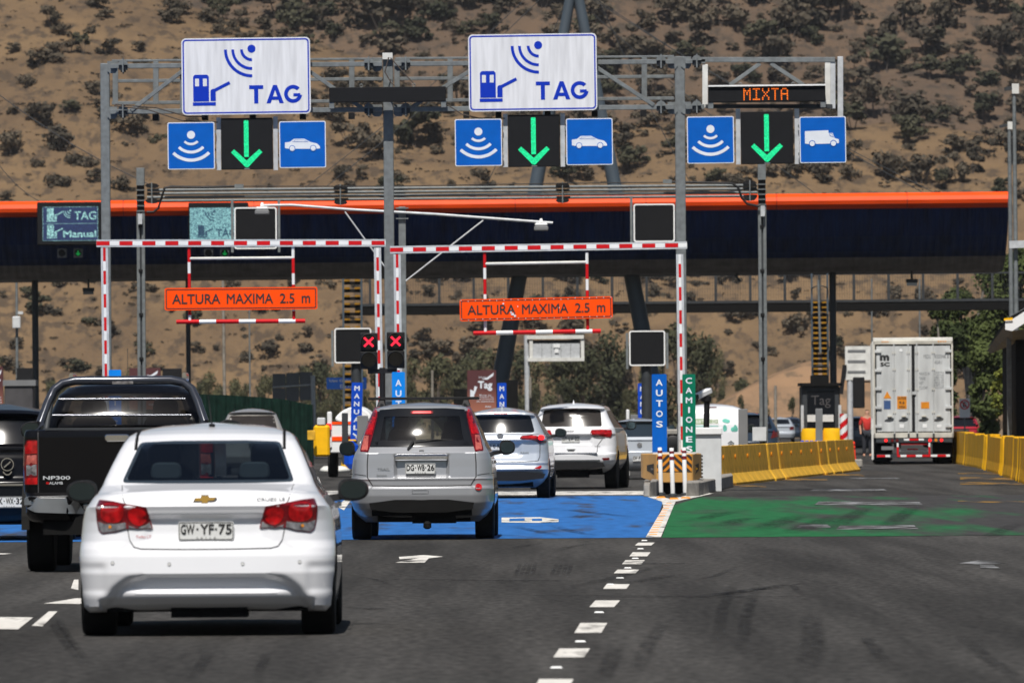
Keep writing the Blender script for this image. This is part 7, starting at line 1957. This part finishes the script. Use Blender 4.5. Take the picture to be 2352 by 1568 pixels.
# ---- pale silver SUV right of the silver one
def zr(y): return (1400-y)/674.0
def xr_(x): return (x-330)/674.0
rows = [(.20, .35, 4.2, .72, .25, 0), (.30, .20, 4.3, .80, .25, 0), (.40, .08, 4.4, .86, .28, 0), (.50, .02, 4.5, .89, .3, 0), (.525, .0, 4.5, .893, .3, 0), (.545, -.02, 4.5, .893, .3, 0), (.56, .0, 4.5, .892, .3, 0), (.62, .03, 4.5, .892, .3, 0), (.66, .02, 4.45, .89, .28, 0), (.69, .06, 4.4, .89, .26, 0), (.85, .10, 4.0, .885, .25, 0),
        (1.06, .10, 3.6, .87, .24, 0), (1.10, .05, 3.5, .865, .24, .005), (1.19, .11, 3.3, .83, .23, .01), (1.22, .20, 3.2, .80, .22, .012), (1.31, .247, 3.0, .757, .2, .013), (1.40, .297, 2.85, .715, .2, .015), (1.55, .39, 2.5, .645, .2, .02), (1.58, .28, 2.4, .63, .2, .03), (1.62, .30, 2.3, .605, .2, .035), (1.67, .75, 2.1, .50, .2, .04), (1.70, 1.1, 1.9, .3, .15, .03)]
c = Car('suv', 'pale silver SUV with lit right brake light between two other SUVs', 'car', place(1149, 1070, 154.5), rad(2.6), rows, 'p_silver2', bow=.12, feats=[bump(-1, .36, .80, 1.07, .05, .12, .06)])
c.wheels(.35, .235, (.85, 3.5), .885); c.finish()
c.decal('rear_window', rnd([(-.64, 1.232), (-.55, 1.545), (.55, 1.545), (.64, 1.232)], .05), 'glass_black', off=.006, grid=.08)
sp_ = c.decal('third_brake_light', rrect(-.13, .13, 1.590, 1.612, .008, 2), 'lens_lit', off=.01, grid=.05)
for sg in (1, -1):
    fl = (lambda p: p) if sg > 0 else (lambda p: [(-a, b_) for a, b_ in p][::-1])
    q = [(xr_(a), zr(b_)) for a, b_ in ((568,645),(600,610),(700,600),(800,588),(880,592),(905,650),(898,705),(815,710),(790,688),(700,662),(620,655))]
    lamp = c.decal('tail_light', fl(rnd(q, .015)), 'lens_dark', off=.014, grid=.05)
    c.decal('lens_strip', fl([(xr_(a), zr(b_)) for a, b_ in ((590,632),(610,618),(785,608),(790,640),(700,640))]), 'lens_red', off=.02, grid=.05, parent=lamp)
    c.decal('brake_lens', fl(smooth_poly([(xr_(a), zr(b_)) for a, b_ in ((808,600),(870,604),(885,640),(870,668),(808,664))], 2)), 'lens_lit', off=.022, grid=.05, parent=lamp)
    c.decal('reflector', fl([(xr_(a), zr(b_)) for a, b_ in ((752,1022),(838,984),(850,1000),(828,1028))]), 'lens_red', off=.012, grid=.05)
    c.seam([fl([p])[0] for p in ((.74, 1.04), (.735, .78), (.70, .70), (.4, .685), (0, .683))], .012)
c.plate(-.02, .965, 'HJ.RT.12', .37, .13)
mb = MB(); y = c.ray(0, 1.17)[0].y - .02
mb.lathe([(.055, 0), (.062, -.01), (.055, -.02)], 20, 'y', (0, y, 1.165)); mb.build('badge', M['chrome'], c.root, smooth=True)
c.text('RAV4', xr_(635), zr(826), .15, .036, 'grey_ink', .01)
c.mirrors(1.02, 2.9, 1.215, .22, .17)
h = c.ray(0, .95, 'top')[0]; mb = MB(); mb.add([(-.02, .85, h.z-.03), (.02, .85, h.z-.03), (0, 1.0, h.z-.03), (0, .86, h.z+.09)], [(0,1,3),(1,2,3),(2,0,3)]); mb.build('antenna', M['p_silver2'], c.root)
mb = MB(); mb.poly(smooth_poly([(-.78, .33), (.78, .33), (.86, .50), (-.86, .50)], 1), -.006, .2); mb.build('bumper_lower', M['black'], c.root)
c.underbody(.6, .22, .45, .25, 4.1)

# ---- white large SUV
def zj(y): return (1250-y)/590.0
def xj(x): return (x-1222)/590.0
rows = [(.34, .30, 4.3, .75, .25, 0), (.42, .16, 4.4, .84, .28, 0), (.52, .05, 4.6, .90, .3, 0), (.60, .01, 4.7, .93, .3, 0), (.72, .0, 4.75, .94, .3, 0), (.745, .02, 4.75, .94, .28, 0), (.76, .07, 4.7, .94, .26, 0), (.90, .10, 4.5, .94, .24, 0), (1.12, .10, 4.2, .93, .24, 0), (1.16, .06, 4.0, .925, .24, 0), (1.28, .10, 3.5, .90, .22, .005), (1.30, .17, 3.4, .88, .2, .008),
        (1.50, .275, 3.0, .77, .18, .01), (1.68, .385, 2.6, .69, .18, .012), (1.70, .27, 2.55, .68, .18, .015), (1.74, .38, 2.45, .66, .18, .02), (1.78, .60, 2.3, .58, .18, .025), (1.805, .9, 2.1, .4, .15, .02)]
c = Car('suv', 'large white SUV with blackened rear window and plate LV 22', 'car', place(1311, 1050, 174.0), rad(5.0), rows, 'p_white', bow=.10, feats=[bump(-1, .42, .94, 1.14, .05, .08, .05)])
c.wheels(.385, .265, (.85, 3.75), .93); c.finish()
c.decal('rear_window', rnd([(-.645, 1.315), (-.60, 1.66), (-.3, 1.685), (.3, 1.685), (.60, 1.66), (.645, 1.315)], .04), 'glass_brown', off=.006, grid=.08)
for sd in ('right', 'left'): c.decal('side_glass', rnd([(.55, 1.30), (.85, 1.64), (2.4, 1.66), (3.3, 1.28)], .05), 'glass_black', sd, grid=.15)
for sg in (1, -1):
    fl = (lambda p: p) if sg > 0 else (lambda p: [(-a, b_) for a, b_ in p][::-1])
    q = [(xj(a)-.02, zj(b_)) for a, b_ in ((1490,515),(1600,512),(1735,517),(1745,575),(1726,615),(1640,600),(1560,590),(1468,575))]
    lamp = c.decal('tail_light', fl(rnd(q, .015)), 'lens_red', off=.016, grid=.05)
    c.decal('clear_lens', fl([(xj(a)-.02, zj(b_)) for a, b_ in ((1490,584),(1560,594),(1640,604),(1660,616),(1600,622),(1520,612))]), 'lens_clear', off=.012, grid=.05, parent=lamp)
    c.decal('reflector', fl(rnd([(xj(a), zj(b_)) for a, b_ in ((1605,865),(1698,862),(1695,890),(1630,894))], .01)), 'lens_dark', off=.012, grid=.05)
    c.seam([fl([p])[0] for p in ((.66, 1.05), (.56, .92), (.545, .76), (0, .755))], .012)
    mb = MB(); mb.pipe([c.ray(sg*.57, y_, 'top')[0] + Vector((0, 0, .025)) for y_ in (.8, 1.3, 1.9, 2.4)], .02, 6); mb.build('roof_rail', M['black'], c.root, smooth=True)
c.plate(-.01, 1.045, 'GT.LV.22', .38, .135)
c.text('JEEP', -.02, 1.215, .18, .04, 'grey_ink', .012, .03); c.text('LIMITED', xj(1550), zj(720), .12, .022, 'grey_ink', .01)
mb = MB(); mb.poly(rrect(-.09, .09, .83, .87, .015, 3), .065, .05); mb.build('tailgate_handle', M['white'], c.root, bevel=.01)
c.decal('handle_gap', rrect(-.07, .07, .795, .822, .01, 2), 'gap', off=.004, grid=.04)
mb = MB(); mb.poly(rrect(-.56, .56, .742, .756, .004, 2), .0, .1); mb.build('chrome_strip', M['chrome'], c.root)
h = c.ray(0, .95, 'top')[0]; mb = MB(); mb.add([(-.025, .85, h.z-.03), (.025, .85, h.z-.03), (0, 1.05, h.z-.03), (0, .86, h.z+.08)], [(0,1,3),(1,2,3),(2,0,3)]); mb.build('antenna', M['p_white'], c.root)
c.mirrors(1.06, 3.0, 1.33, .22, .20)
mb = MB(); mb.poly(smooth_poly([(-.72, .42), (.72, .42), (.66, .605), (-.66, .605)], 1), -.006, .25); mb.build('bumper_lower', M['black'], c.root)
mb = MB(); mb.poly(rrect(-.62, .62, .575, .615, .02, 3), -.012, .04); mb.build('bumper_trim', M['steel_dark'], c.root)
c.underbody(.65, .30, .6, .2, 4.4, ((-.3, .35, .1, .5, .24, .4),))
mb = MB(); mb.box(-.13, .13, .30, .32, 1.685, 1.71); mb.build('third_brake_light', M['lens_dark'], c.root)

# ---- simpler cars further off
def far_car(name, label, u, v, d, heading, rows, pm, win, lights, bow=.1, wheel=(.32, .22, (.75, 3.3), .84), mirr=None, plate=None, extra=None, scale=1.0, glassm='glass_black'):
    c = Car(name, label, 'van' if 'van' in name else 'car', place(u, v, d), heading, rows, pm, bow=bow, scale=scale, res=.7)
    c.wheels(*wheel, cut=True); c.finish()
    if win: c.decal('rear_window', rnd(win, .04), glassm, off=.008, grid=.1)
    for q, m_ in lights: c.both('tail_light', rnd(q, .015), m_, off=.016, grid=.07)
    if mirr: c.mirrors(*mirr)
    if plate: c.plate(*plate)
    c.underbody(.6, .2, .35, .25, 3.8)
    return c
sed = [(.20, .25, 4.2, .76, .28, 0), (.30, .06, 4.4, .84, .3, 0), (.50, .0, 4.5, .875, .3, 0), (.60, .02, 4.45, .875, .3, 0), (.62, .06, 4.4, .87, .28, 0), (.85, .07, 3.9, .86, .28, 0), (.92, .03, 3.6, .84, .28, .01), (1.0, .12, 3.3, .80, .26, .02), (1.03, .45, 3.1, .76, .22, .015), (1.20, .72, 2.8, .67, .18, .015), (1.36, 1.0, 2.4, .57, .17, .02), (1.42, 1.25, 2.2, .48, .16, .03), (1.455, 1.6, 2.0, .25, .12, .02)]
hat = [(.20, .25, 3.7, .74, .28, 0), (.30, .06, 3.9, .82, .3, 0), (.50, .0, 4.0, .86, .3, 0), (.66, .0, 3.95, .865, .3, 0), (.68, .05, 3.9, .86, .26, 0), (.93, .07, 3.4, .85, .24, 0), (.96, .04, 3.3, .84, .24, .005), (1.02, .10, 3.1, .81, .22, .01), (1.20, .28, 2.7, .71, .2, .012), (1.38, .46, 2.3, .62, .18, .02), (1.41, .36, 2.25, .60, .18, .025), (1.44, .5, 2.1, .52, .17, .03), (1.475, .9, 1.9, .3, .15, .02)]
c = far_car('sedan', 'silver grey car behind the AUTOS sign with bright badge', 1469, 1040, 200, rad(1.0), hat, 'p_silver2', [(-.66, 1.03), (-.56, 1.37), (.56, 1.37), (.66, 1.03)], [([(.62, .76), (.84, .80), (.83, .96), (.70, .98)], 'lens_red')], mirr=(.98, 2.6, 1.0, .2, .15), plate=(.02, .50, 'DF.PZ.41', .37, .13), glassm='glass_dark')
mb = MB(); mb.lathe([(.05, 0), (.06, -.02)], 18, 'y', (0, c.ray(0, .83)[0].y, .83)); mb.build('badge', M['chrome'], c.root)
c.decal('lower_trim', rrect(-.8, .8, .27, .45, .05, 3), 'steel_light', off=.01, grid=.1)
vanr = [(.22, .25, 4.2, .78, .2, 0), (.32, .05, 4.3, .86, .22, 0), (.50, .0, 4.38, .895, .2, 0), (.62, .02, 4.38, .90, .16, 0), (1.1, .03, 3.9, .90, .15, 0), (1.30, .06, 3.4, .88, .15, .005), (1.60, .16, 2.9, .82, .16, .01), (1.70, .22, 2.7, .78, .18, .015), (1.76, .32, 2.6, .71, .2, .03), (1.81, .55, 2.4, .58, .2, .03), (1.835, .9, 2.2, .35, .15, .02)]
c = far_car('van', 'white van with green service stickers behind the CAMIONES sign', 1634, 1000, 212, rad(1.5), vanr, 'p_white', None, [([(.755, .62), (.865, .64), (.865, 1.10), (.775, 1.12)], 'lens_red')], bow=.05, wheel=(.32, .22, (.8, 3.5), .87), mirr=(1.05, 3.0, 1.2, .2, .22))
c.both('clear_lens', rrect(.765, .855, .80, .90, .01, 2), 'lens_clear', off=.022, grid=.06)
g1, g2, g3 = 'sign_teal', 'sticker_green', 'white'
M['sign_teal'] = mat('teal_sticker', (.10, .42, .34), .6, var=.35, scale=8); M['sticker_green'] = mat('green_sticker', (.12, .22, .05), .6, var=.2)
c.decal('sticker_panel', rrect(-.42, .20, 1.16, 1.46, .01, 2), 'sign_white', off=.006, grid=.1)
c.decal('sticker', rrect(-.40, -.10, 1.31, 1.45, .01, 2), 'sticker_green', off=.010, grid=.1); c.decal('sticker', rrect(-.08, .18, 1.31, 1.45, .01, 2), 'plate', off=.010, grid=.1)
c.text('ELEKTRO', -.25, 1.38, .27, .09, 'plate', .016, .03); c.text('SERVICE', .05, 1.38, .24, .09, 'sticker_green', .016, .03)
c.decal('sticker_line', rrect(-.40, .18, 1.25, 1.27, .005, 2), 'sign_teal', off=.010, grid=.1); c.text('+PRZ Atencion Show', -.10, 1.12, .60, .035, 'grey_ink', .012, .01)
for q in ([(.27, 1.42), (.36, 1.46), (.50, 1.40), (.44, 1.33), (.30, 1.36)], [(.30, 1.12), (.40, 1.14), (.40, 1.24), (.36, 1.30), (.30, 1.28)], [(.50, 1.12), (.68, 1.12), (.68, 1.22), (.60, 1.32), (.58, 1.24), (.50, 1.22)]): c.decal('sticker', smooth_poly(q, 1), 'sign_teal', off=.010, grid=.08)
mb = MB(); y = c.ray(.5, .78)[0].y - .012
for k in (0, .06): mb.poly([(.42, .74+k), (.50, .80+k), (.58, .74+k), (.58, .77+k), (.50, .83+k), (.42, .77+k)], y, .01)
mb.build('badge', M['steel'], c.root); c.text('CITROEN', .50, .70, .20, .03, 'grey_ink', .01, .01)
mb = MB(); mb.poly(rrect(-.12, .14, 1.735, 1.755, .006, 2), .25, .1); mb.build('third_brake_light', M['lens_dark'], c.root)
suvr = [(.22, .20, 4.1, .78, .3, 0), (.32, .06, 4.2, .88, .3, 0), (.50, .0, 4.3, .92, .3, 0), (.9, .05, 4.2, .92, .26, 0), (1.05, .08, 3.6, .90, .24, .01), (1.20, .14, 3.3, .86, .2, .01), (1.50, .35, 2.7, .74, .2, .015), (1.68, .52, 2.4, .66, .2, .02), (1.72, .42, 2.3, .64, .2, .025), (1.78, .7, 2.1, .52, .2, .04), (1.81, 1.0, 1.9, .3, .15, .02)]
c = far_car('suv', 'beige silver people carrier half hidden by the white sedan roof', 578, 960, 226, rad(-1), suvr, 'p_beige', [(-.70, 1.24), (-.60, 1.62), (.60, 1.62), (.70, 1.24)], [([(.70, .9), (.9, .9), (.86, 1.2), (.76, 1.2)], 'lens_red')], scale=1.0, glassm='glass_brown')
for sg in (-1, 1): mb = MB(); mb.pipe([c.ray(sg*.5, y_, 'top')[0] + Vector((0, 0, .04)) for y_ in (.9, 1.3, 1.9, 2.3)], .02, 6); mb.build('roof_rail', M['black'], c.root, smooth=True)
far_car('sedan', 'small bright silver car far beyond the pipe gantry right post', 1791, 990, 470, rad(2), sed, 'p_silver2', [(-.60, 1.06), (-.48, 1.34), (.48, 1.34), (.60, 1.06)], [([(.55, .72), (.82, .74), (.80, .92), (.60, .92)], 'lens_dark')], mirr=(.95, 2.7, 1.0, .2, .15), scale=1.0)
far_car('sedan', 'dark car partly behind the small bright silver car', 1815, 980, 500, rad(2), sed, 'p_blue', [(-.60, 1.06), (-.48, 1.34), (.48, 1.34), (.60, 1.06)], [([(.55, .72), (.82, .74), (.80, .92), (.60, .92)], 'lens_red')])
far_car('suv', 'dark blue car between the white van and the pipe gantry right post', 1718, 985, 250, rad(2), hat, 'p_blue', [(-.66, 1.03), (-.56, 1.37), (.56, 1.37), (.66, 1.03)], [([(.62, .76), (.84, .80), (.83, .96), (.70, .98)], 'lens_dark')], scale=1.1)
c = far_car('sedan', 'red car behind the yellow wall right of the container truck', 2206, 990, 335, rad(3.2), hat, 'p_red', [(-.66, 1.03), (-.56, 1.37), (.56, 1.37), (.66, 1.03)], [([(.62, .76), (.84, .80), (.83, .96), (.70, .98)], 'lens_dark')], plate=(0, .70, 'BX.RT.50', .40, .14))
mb = MB(); mb.poly(rrect(-.35, .35, .86, .92, .01, 2), .02, .06); mb.build('chrome_strip', M['chrome'], c.root)
far_car('sedan', 'dark blue car far off left of the container truck', 1968, 1000, 330, rad(2.5), hat, 'p_blue', [(-.66, 1.03), (-.56, 1.37), (.56, 1.37), (.66, 1.03)], [([(.62, .76), (.84, .80), (.83, .96), (.70, .98)], 'lens_dark')])

# ---- white service truck partly hidden by the dark post and MANUAL sign
x0 = place(798, 1000, 214)
t_ = thing('service_truck', 'white service truck with orange stripes and covered load left of the MANUAL sign', 'truck', x0, rad(-2))
sS = S(214); zz = lambda v: at(798, v, 214).z
mb = MB(); mb.box(-.45, .55, 0, 3.0, zz(1040), zz(968)); mb.build('bed', M['white'], t_, bevel=.03)
for a, b_ in ((968, 974), (1002, 1012)): mb = MB(); mb.box(-.46, .56, -.02, .0, zz(b_), zz(a)); mb.build('stripe', M['sign_orange'], t_)
mb = MB(); mb.poly(smooth_poly([(-.40, zz(968)), (.62, zz(968)), (.60, zz(950)), (.25, zz(930)), (-.05, zz(938)), (-.25, zz(950))], 2), .2, 2.4); mb.build('load_cover', M['white'], t_, bevel=.04)
mb = MB(); mb.box(-.52, -.40, -.05, .1, zz(1028), zz(945)); mb.build('corner_post', M['white'], t_, bevel=.02)
mb = MB(); mb.box(-.53, -.41, -.08, -.05, zz(985), zz(972)); mb.build('tail_light', M['lens_lit'], t_)
mb = MB(); mb.box(-.52, -.42, -.075, -.05, zz(1000), zz(987)); mb.build('tail_light', M['lens_dark'], t_)
for x_ in (-.42, .5): mb = MB(); mb.lathe([(.1, x_-.12), (.36, x_-.12), (.38, x_-.08), (.38, x_+.08), (.36, x_+.12), (.1, x_+.12)], 24, 'x', (0, .8, .38)); mb.build('wheel', M['rubber'], t_, smooth=True)

# ---- container truck
YT = 254.0; sT = S(YT)
tr = thing('container_truck', 'white shipping container on a truck trailer with mirror at its left', 'truck', (at(2098, 950, YT).x, YT, 0), rad(-2.15))
zT = lambda v: at(2098, v, YT).z
TW = 1.22; TL_, ZB, ZT = 12.2, zT(1005), zT(775)
mb = MB()
mb.box(-TW+.01, TW-.01, .03, TL_, ZB, ZT-.012)
mb.build('container', M['white_dirty'], tr, bevel=.01)
M['cont'] = mat('container_paint', (.47, .485, .485), .55, var=.22, scale=1.8, bump=.05, stretch=(2, 1, .35)); M['cont_frame'] = mat('container_frame_paint', (.50, .48, .42), .6, var=.3, scale=2)
M['label_blue'] = mat('blue_label', (.03, .075, .20), .6, var=.1)
def zc(y): return ZT - (y-115)/(1105-115)*(ZT-ZB)
def xc(x): return (x-790)/(1198-385)*2*TW
def cbox(nm, x0, x1, y0, y1, d0, d1, m_='cont', par=None, bev=0): mb = MB(); mb.box(xc(x0), xc(x1), d0, d1, zc(y1), zc(y0)); return mb.build(nm, M[m_], par or tr, bevel=bev)
for nm, a in (('corner_post', (385, 402, 150, 1105)), ('corner_post', (1180, 1198, 150, 1105)), ('header', (385, 1198, 150, 182)), ('sill', (385, 1198, 1055, 1105))): cbox(nm, *a, -.08, .02, 'cont_frame', None, .008)
mb = MB(); mb.add([(-TW, -.08, zc(150)), (TW, -.08, zc(150)), (TW, .4, zc(113)), (-TW, .4, zc(113)), (TW, .4, zc(150)), (-TW, .4, zc(150))], [(0, 1, 2, 3), (1, 4, 2), (0, 3, 5)]); mb.build('header_cap', M['cont_frame'], tr)
cbox('door_recess', 402, 1180, 182, 1055, .0, .028, 'black')
for x0, x1 in ((414, 776), (806, 1170)):
    dr = cbox('door', x0, x1, 196, 1045, -.045, -.002, 'cont', None, .012)
    w_ = (x1-x0)
    for f in (.50, .90) if x0 < 600 else (.06, .52):
        x = x0 + w_*f; mb = MB(); mb.tube((xc(x), -.07, zc(1075)), (xc(x), -.07, zc(170)), .018, 8); mb.build('lock_rod', M['cont'], tr, smooth=True)
        for y in (262, 425, 622, 850): cbox('rod_guide', x-14, x+14, y-7, y+12, -.075, -.045, 'cont_frame')
        cbox('rod_cam', x-10, x+10, 1062, 1095, -.11, -.08, 'steel_dark')
    for y in (250, 438, 620, 805, 990):
        if x0 < 600: cbox('hinge', 398, 466, y-14, y+14, -.10, -.045, 'cont', None, .006)
        else: cbox('hinge', 1118, 1184, y-14, y+14, -.10, -.045, 'cont', None, .006)
    for f in (.36, .76) if x0 < 600 else (.24, .66):
        x = x0 + w_*f
        mb = MB(); mb.poly([(xc(x-50), zc(925)), (xc(x-20), zc(918)), (xc(x+10), zc(900)), (xc(x+50), zc(912)), (xc(x+30), zc(922)), (xc(x), zc(930))], -.085, .03); mb.build('lock_handle', M['steel_dark'], tr)
        cbox('handle_hood', x-20, x+25, 884, 897, -.11, -.045, 'cont_frame')
cbox('door_seal', 780, 802, 190, 1050, -.05, -.03, 'black')
cbox('seal_clip', 778, 818, 648, 678, -.09, -.05, 'cont')
for x0, x1 in ((470, 548), (1045, 1140)): 
    for k in range(4): cbox('caution_stripe', x0 + k*(x1-x0)/4, x0 + (k+.6)*(x1-x0)/4, 149, 162, -.084, -.08, 'amber')
def ctext(s_, x0, x1, y0, y1, m_='ink', bold=.03): mb = MB(); text_in(mb, s_, xc((x0+x1)/2), zc((y0+y1)/2), xc(x1)-xc(x0), zc(y0)-zc(y1), -.050, bold); mb.build('lettering', M[m_], tr)
ctext('m', 450, 548, 285, 345, 'ink', .06); ctext('SC', 455, 552, 358, 398, 'ink', .05)
ctext('MEDU', 898, 972, 285, 322, 'grey_ink', .0); ctext('932048 6', 1008, 1155, 285, 322, 'grey_ink', .0); ctext('45R1', 1010, 1085, 345, 378, 'grey_ink', .0)
for k, wv in enumerate(('MAX.G.W.', 'TARE', 'NET', 'CU.CAP.')): ctext(wv, 850, (968, 915, 895, 940)[k], 458 + k*46, 488 + k*46, 'grey_ink', .0)
for k, wv in enumerate(('32500 KG', '71650 LB', '3980 KG', '8775 LB', '28520 KG', '62875 LB', '76.3 CUM')): ctext(wv, 1005, 1102, 452 + k*25, 470 + k*25, 'grey_ink', -.005)
mb = MB(); mb.poly([(xc(485), zc(714)), (xc(566), zc(714)), (xc(524), zc(645))], -.052, .005); mb.build('warning_triangle', M['amber'], tr)
cbox('blue_label', 488, 558, 735, 820, -.052, -.046, 'label_blue'); cbox('caution_label', 624, 722, 694, 818, -.052, -.046, 'amber'); cbox('caution_label', 868, 952, 752, 816, -.052, -.046, 'amber')
def ctext2(s_, x0, x1, y0, y1): mb = MB(); text_in(mb, s_, xc((x0+x1)/2), zc((y0+y1)/2), xc(x1)-xc(x0), zc(y0)-zc(y1), -.056, .02); mb.build('lettering', M['ink'], tr)
ctext2('CAUTION', 628, 718, 700, 726); ctext2('9.6', 645, 700, 744, 770); ctext2('HIGH', 645, 705, 785, 810)
for x in (670, 905): cbox('paper_label', x-22, x+22, 968, 1005, -.052, -.046, 'white')
cbox('paper_label', 1030, 1075, 975, 1005, -.052, -.046, 'white'); mb = MB(); mb.poly(circ(xc(667), zc(240), .05, 14), -.052, .004); mb.build('round_label', M['white'], tr)
# side corrugation of the container (its left side shows)
for i in range(30): mb = MB(); y = .6 + i*.38; mb.box(-TW-.018, -TW+.012, y, y+.18, ZB+.1, ZT-.1); mb.build('side_rib', M['white_dirty'], tr)
# trailer rear
G0 = ZB
def tz(y): return ZB - (y-1105)/(1455-1105)*ZB
def tbox(nm, x0, x1, y0, y1, d0, d1, m_): mb = MB(); mb.box(xc(x0), xc(x1), d0, d1, tz(y1), tz(y0)); return mb.build(nm, M[m_], tr)
tbox('chassis', 400, 1190, 1112, 1180, .0, 11, 'under'); tbox('frame_rail', 620, 660, 1180, 1240, .3, 11, 'under'); tbox('frame_rail', 930, 965, 1180, 1240, .3, 11, 'under')
tbox('light_bar', 405, 1185, 1112, 1165, -.06, 0, 'steel_dark')
for x, m_ in ((507, 'lens_lit'), (957, 'lens_lit'), (1075, 'lens_lit'), (572, 'lens_dark'), (622, 'lens_dark'), (1018, 'amber')):
    mb = MB(); mb.lathe([(.045, -.10), (.05, -.06)], 14, 'y', (xc(x), 0, tz(1138))); mb.build('tail_light', M[m_], tr)
for x0, x1, m_ in ((690, 745, 'white'), (745, 842, 'red'), (842, 895, 'white')): tbox('reflective_tape', x0, x1, 1115, 1140, -.075, -.06, m_)
for x0, x1, m_ in ((415, 500, 'red'), (500, 548, 'white'), (620, 655, 'red'), (655, 715, 'white'), (715, 812, 'red'), (812, 875, 'white'), (875, 965, 'red'), (965, 1030, 'white'), (1030, 1120, 'red'), (1120, 1160, 'white')): tbox('bumper_tape', x0, x1, 1328, 1356, -.10, -.08, m_)
tbox('bumper', 410, 1165, 1318, 1366, -.08, .05, 'steel_dark')
for x in (627, 950):
    tbox('bumper_stay', x-11, x+11, 1165, 1325, -.08, .0, 'steel_dark'); tbox('stay_tape', x-9, x+9, 1172, 1225, -.095, -.08, 'white'); tbox('stay_tape', x-9, x+9, 1225, 1325, -.095, -.08, 'red')
tbox('cross_member', 660, 930, 1176, 1196, -.02, .1, 'red'); tbox('cross_tape', 725, 835, 1248, 1266, .1, .15, 'red'); tbox('cross_beam', 640, 940, 1268, 1276, .1, .3, 'steel_light'); tbox('number_plate', 460, 585, 1215, 1262, -.05, -.03, 'grey_panel')
for x0, x1 in ((405, 575), (1005, 1190)): tbox('mudflap', x0, x1, 1185, 1400, .9, .93, 'under')
for y in (1.4, 2.7, 9.5):
    for x in (-.95, .95): mb = MB(); mb.lathe([(.1, x-.25), (.47, x-.25), (.49, x-.2), (.49, x+.2), (.47, x+.25), (.1, x+.25)], 24, 'x', (0, y, .49)); mb.build('wheel', M['rubber'], tr, smooth=True)
mb = MB(); mb.box(-1.2, 1.2, 12.6, 15.0, .6, 3.3); mb.build('cab', M['white'], tr, bevel=.08)
mb = MB(); mb.bar((-1.2, 14.0, 2.6), (-1.6, 14.0, 2.6), .05, .05)
mb.box(-1.80, -1.42, 13.8, 14.0, 1.75, 2.75); mb.build('mirror', M['black'], tr, bevel=.03)
mb = MB(); mb.bar((-TW-.04, .05, .15), (-TW-.04, .05, 1.4), .06, .06); mb.build('side_marker_bar', M['white_dirty'], tr)

# ---- person in red beside the truck lane
px = place(1992, 1000, 300)
t_ = thing('person', 'person in red top standing left of the container truck', 'person', px)
def skinned(name, pts, edges, radii, m_, par):
    me = bpy.data.meshes.new(name); me.from_pydata(pts, edges, []); o = bpy.data.objects.new(name, me); COL.objects.link(o)
    sk = o.modifiers.new('s', 'SKIN'); sk.use_smooth_shade = True
    for v_, r in zip(me.skin_vertices[0].data, radii): v_.radius = (r, r)
    me.skin_vertices[0].data[0].use_root = True
    sb = o.modifiers.new('u', 'SUBSURF'); sb.levels = 1; sb.render_levels = 1
    dg = bpy.context.evaluated_depsgraph_get(); dg.update(); m2 = bpy.data.meshes.new_from_object(o.evaluated_get(dg)); m2.name = name
    bpy.data.objects.remove(o); m2.materials.clear(); m2.materials.append(M[m_]); m2.polygons.foreach_set('use_smooth', [True]*len(m2.polygons)); return link(name, m2, par)
M['skin'] = mat('skin', (.45, .24, .16), .6, var=.08); M['cloth_red'] = mat('red_cloth', (.45, .025, .018), .9, var=.15); M['cloth_dark'] = mat('dark_trousers', (.02, .022, .03), .9, var=.2); M['hair'] = mat('dark_hair', (.02, .014, .01), .8, var=.2)
P = [(0,0,.95), (0,0,1.15), (0,0,1.40), (0,0,1.50), (0,-.01,1.58), (0,-.01,1.70), (.10,0,.90), (.11,.01,.50), (.11,.03,.08), (.11,-.10,.04), (-.10,0,.90), (-.11,-.02,.50), (-.12,.02,.08), (-.12,-.11,.04), (.19,0,1.40), (.25,.02,1.12), (.24,-.10,.90), (.24,-.14,.82), (-.19,0,1.40), (-.26,.02,1.12), (-.24,-.08,.90), (-.24,-.12,.82)]
E = [(0,1),(1,2),(2,3),(3,4),(4,5),(0,6),(6,7),(7,8),(8,9),(0,10),(10,11),(11,12),(12,13),(2,14),(14,15),(15,16),(16,17),(2,18),(18,19),(19,20),(20,21)]
Rr = [.15,.14,.15,.06,.085,.08,.09,.065,.045,.04,.09,.065,.045,.04,.06,.045,.035,.03,.06,.045,.035,.03]
skinned('body', P, E, Rr, 'skin', t_)
skinned('shirt', [(0,0,.88), (0,0,1.15), (0,0,1.42), (.19,0,1.41), (.255,.02,1.14), (-.19,0,1.41), (-.265,.02,1.14)], [(0,1),(1,2),(2,3),(3,4),(2,5),(5,6)], [.175,.165,.17,.075,.06,.075,.06], 'cloth_red', t_)
skinned('trousers', [(0,0,.93), (.10,0,.88), (.11,.01,.50), (.11,.03,.10), (-.10,0,.88), (-.11,-.02,.50), (-.12,.02,.10)], [(0,1),(1,2),(2,3),(0,4),(4,5),(5,6)], [.16,.105,.085,.065,.105,.085,.065], 'cloth_dark', t_)
skinned('hair', [(0,.02,1.66), (0,.02,1.72)], [(0,1)], [.09,.085], 'hair', t_)
# ------------------------------------------------------------------ dry summer haze over the whole place
hm = bpy.data.materials.new('haze_air'); hm.use_nodes = True; t = hm.node_tree; t.nodes.clear()
o_ = t.nodes.new('ShaderNodeOutputMaterial'); pv = t.nodes.new('ShaderNodeVolumePrincipled')
pv.inputs['Color'].default_value = (.86, .90, .97, 1); pv.inputs['Density'].default_value = 0.000045; pv.inputs['Anisotropy'].default_value = 0.2
t.links.new(pv.outputs[0], o_.inputs['Volume'])
mb = MB(); mb.box(-900, 900, -200, 1700, -1.1, 330); hz = mb.build('haze', hm); hz['kind'] = 'stuff'
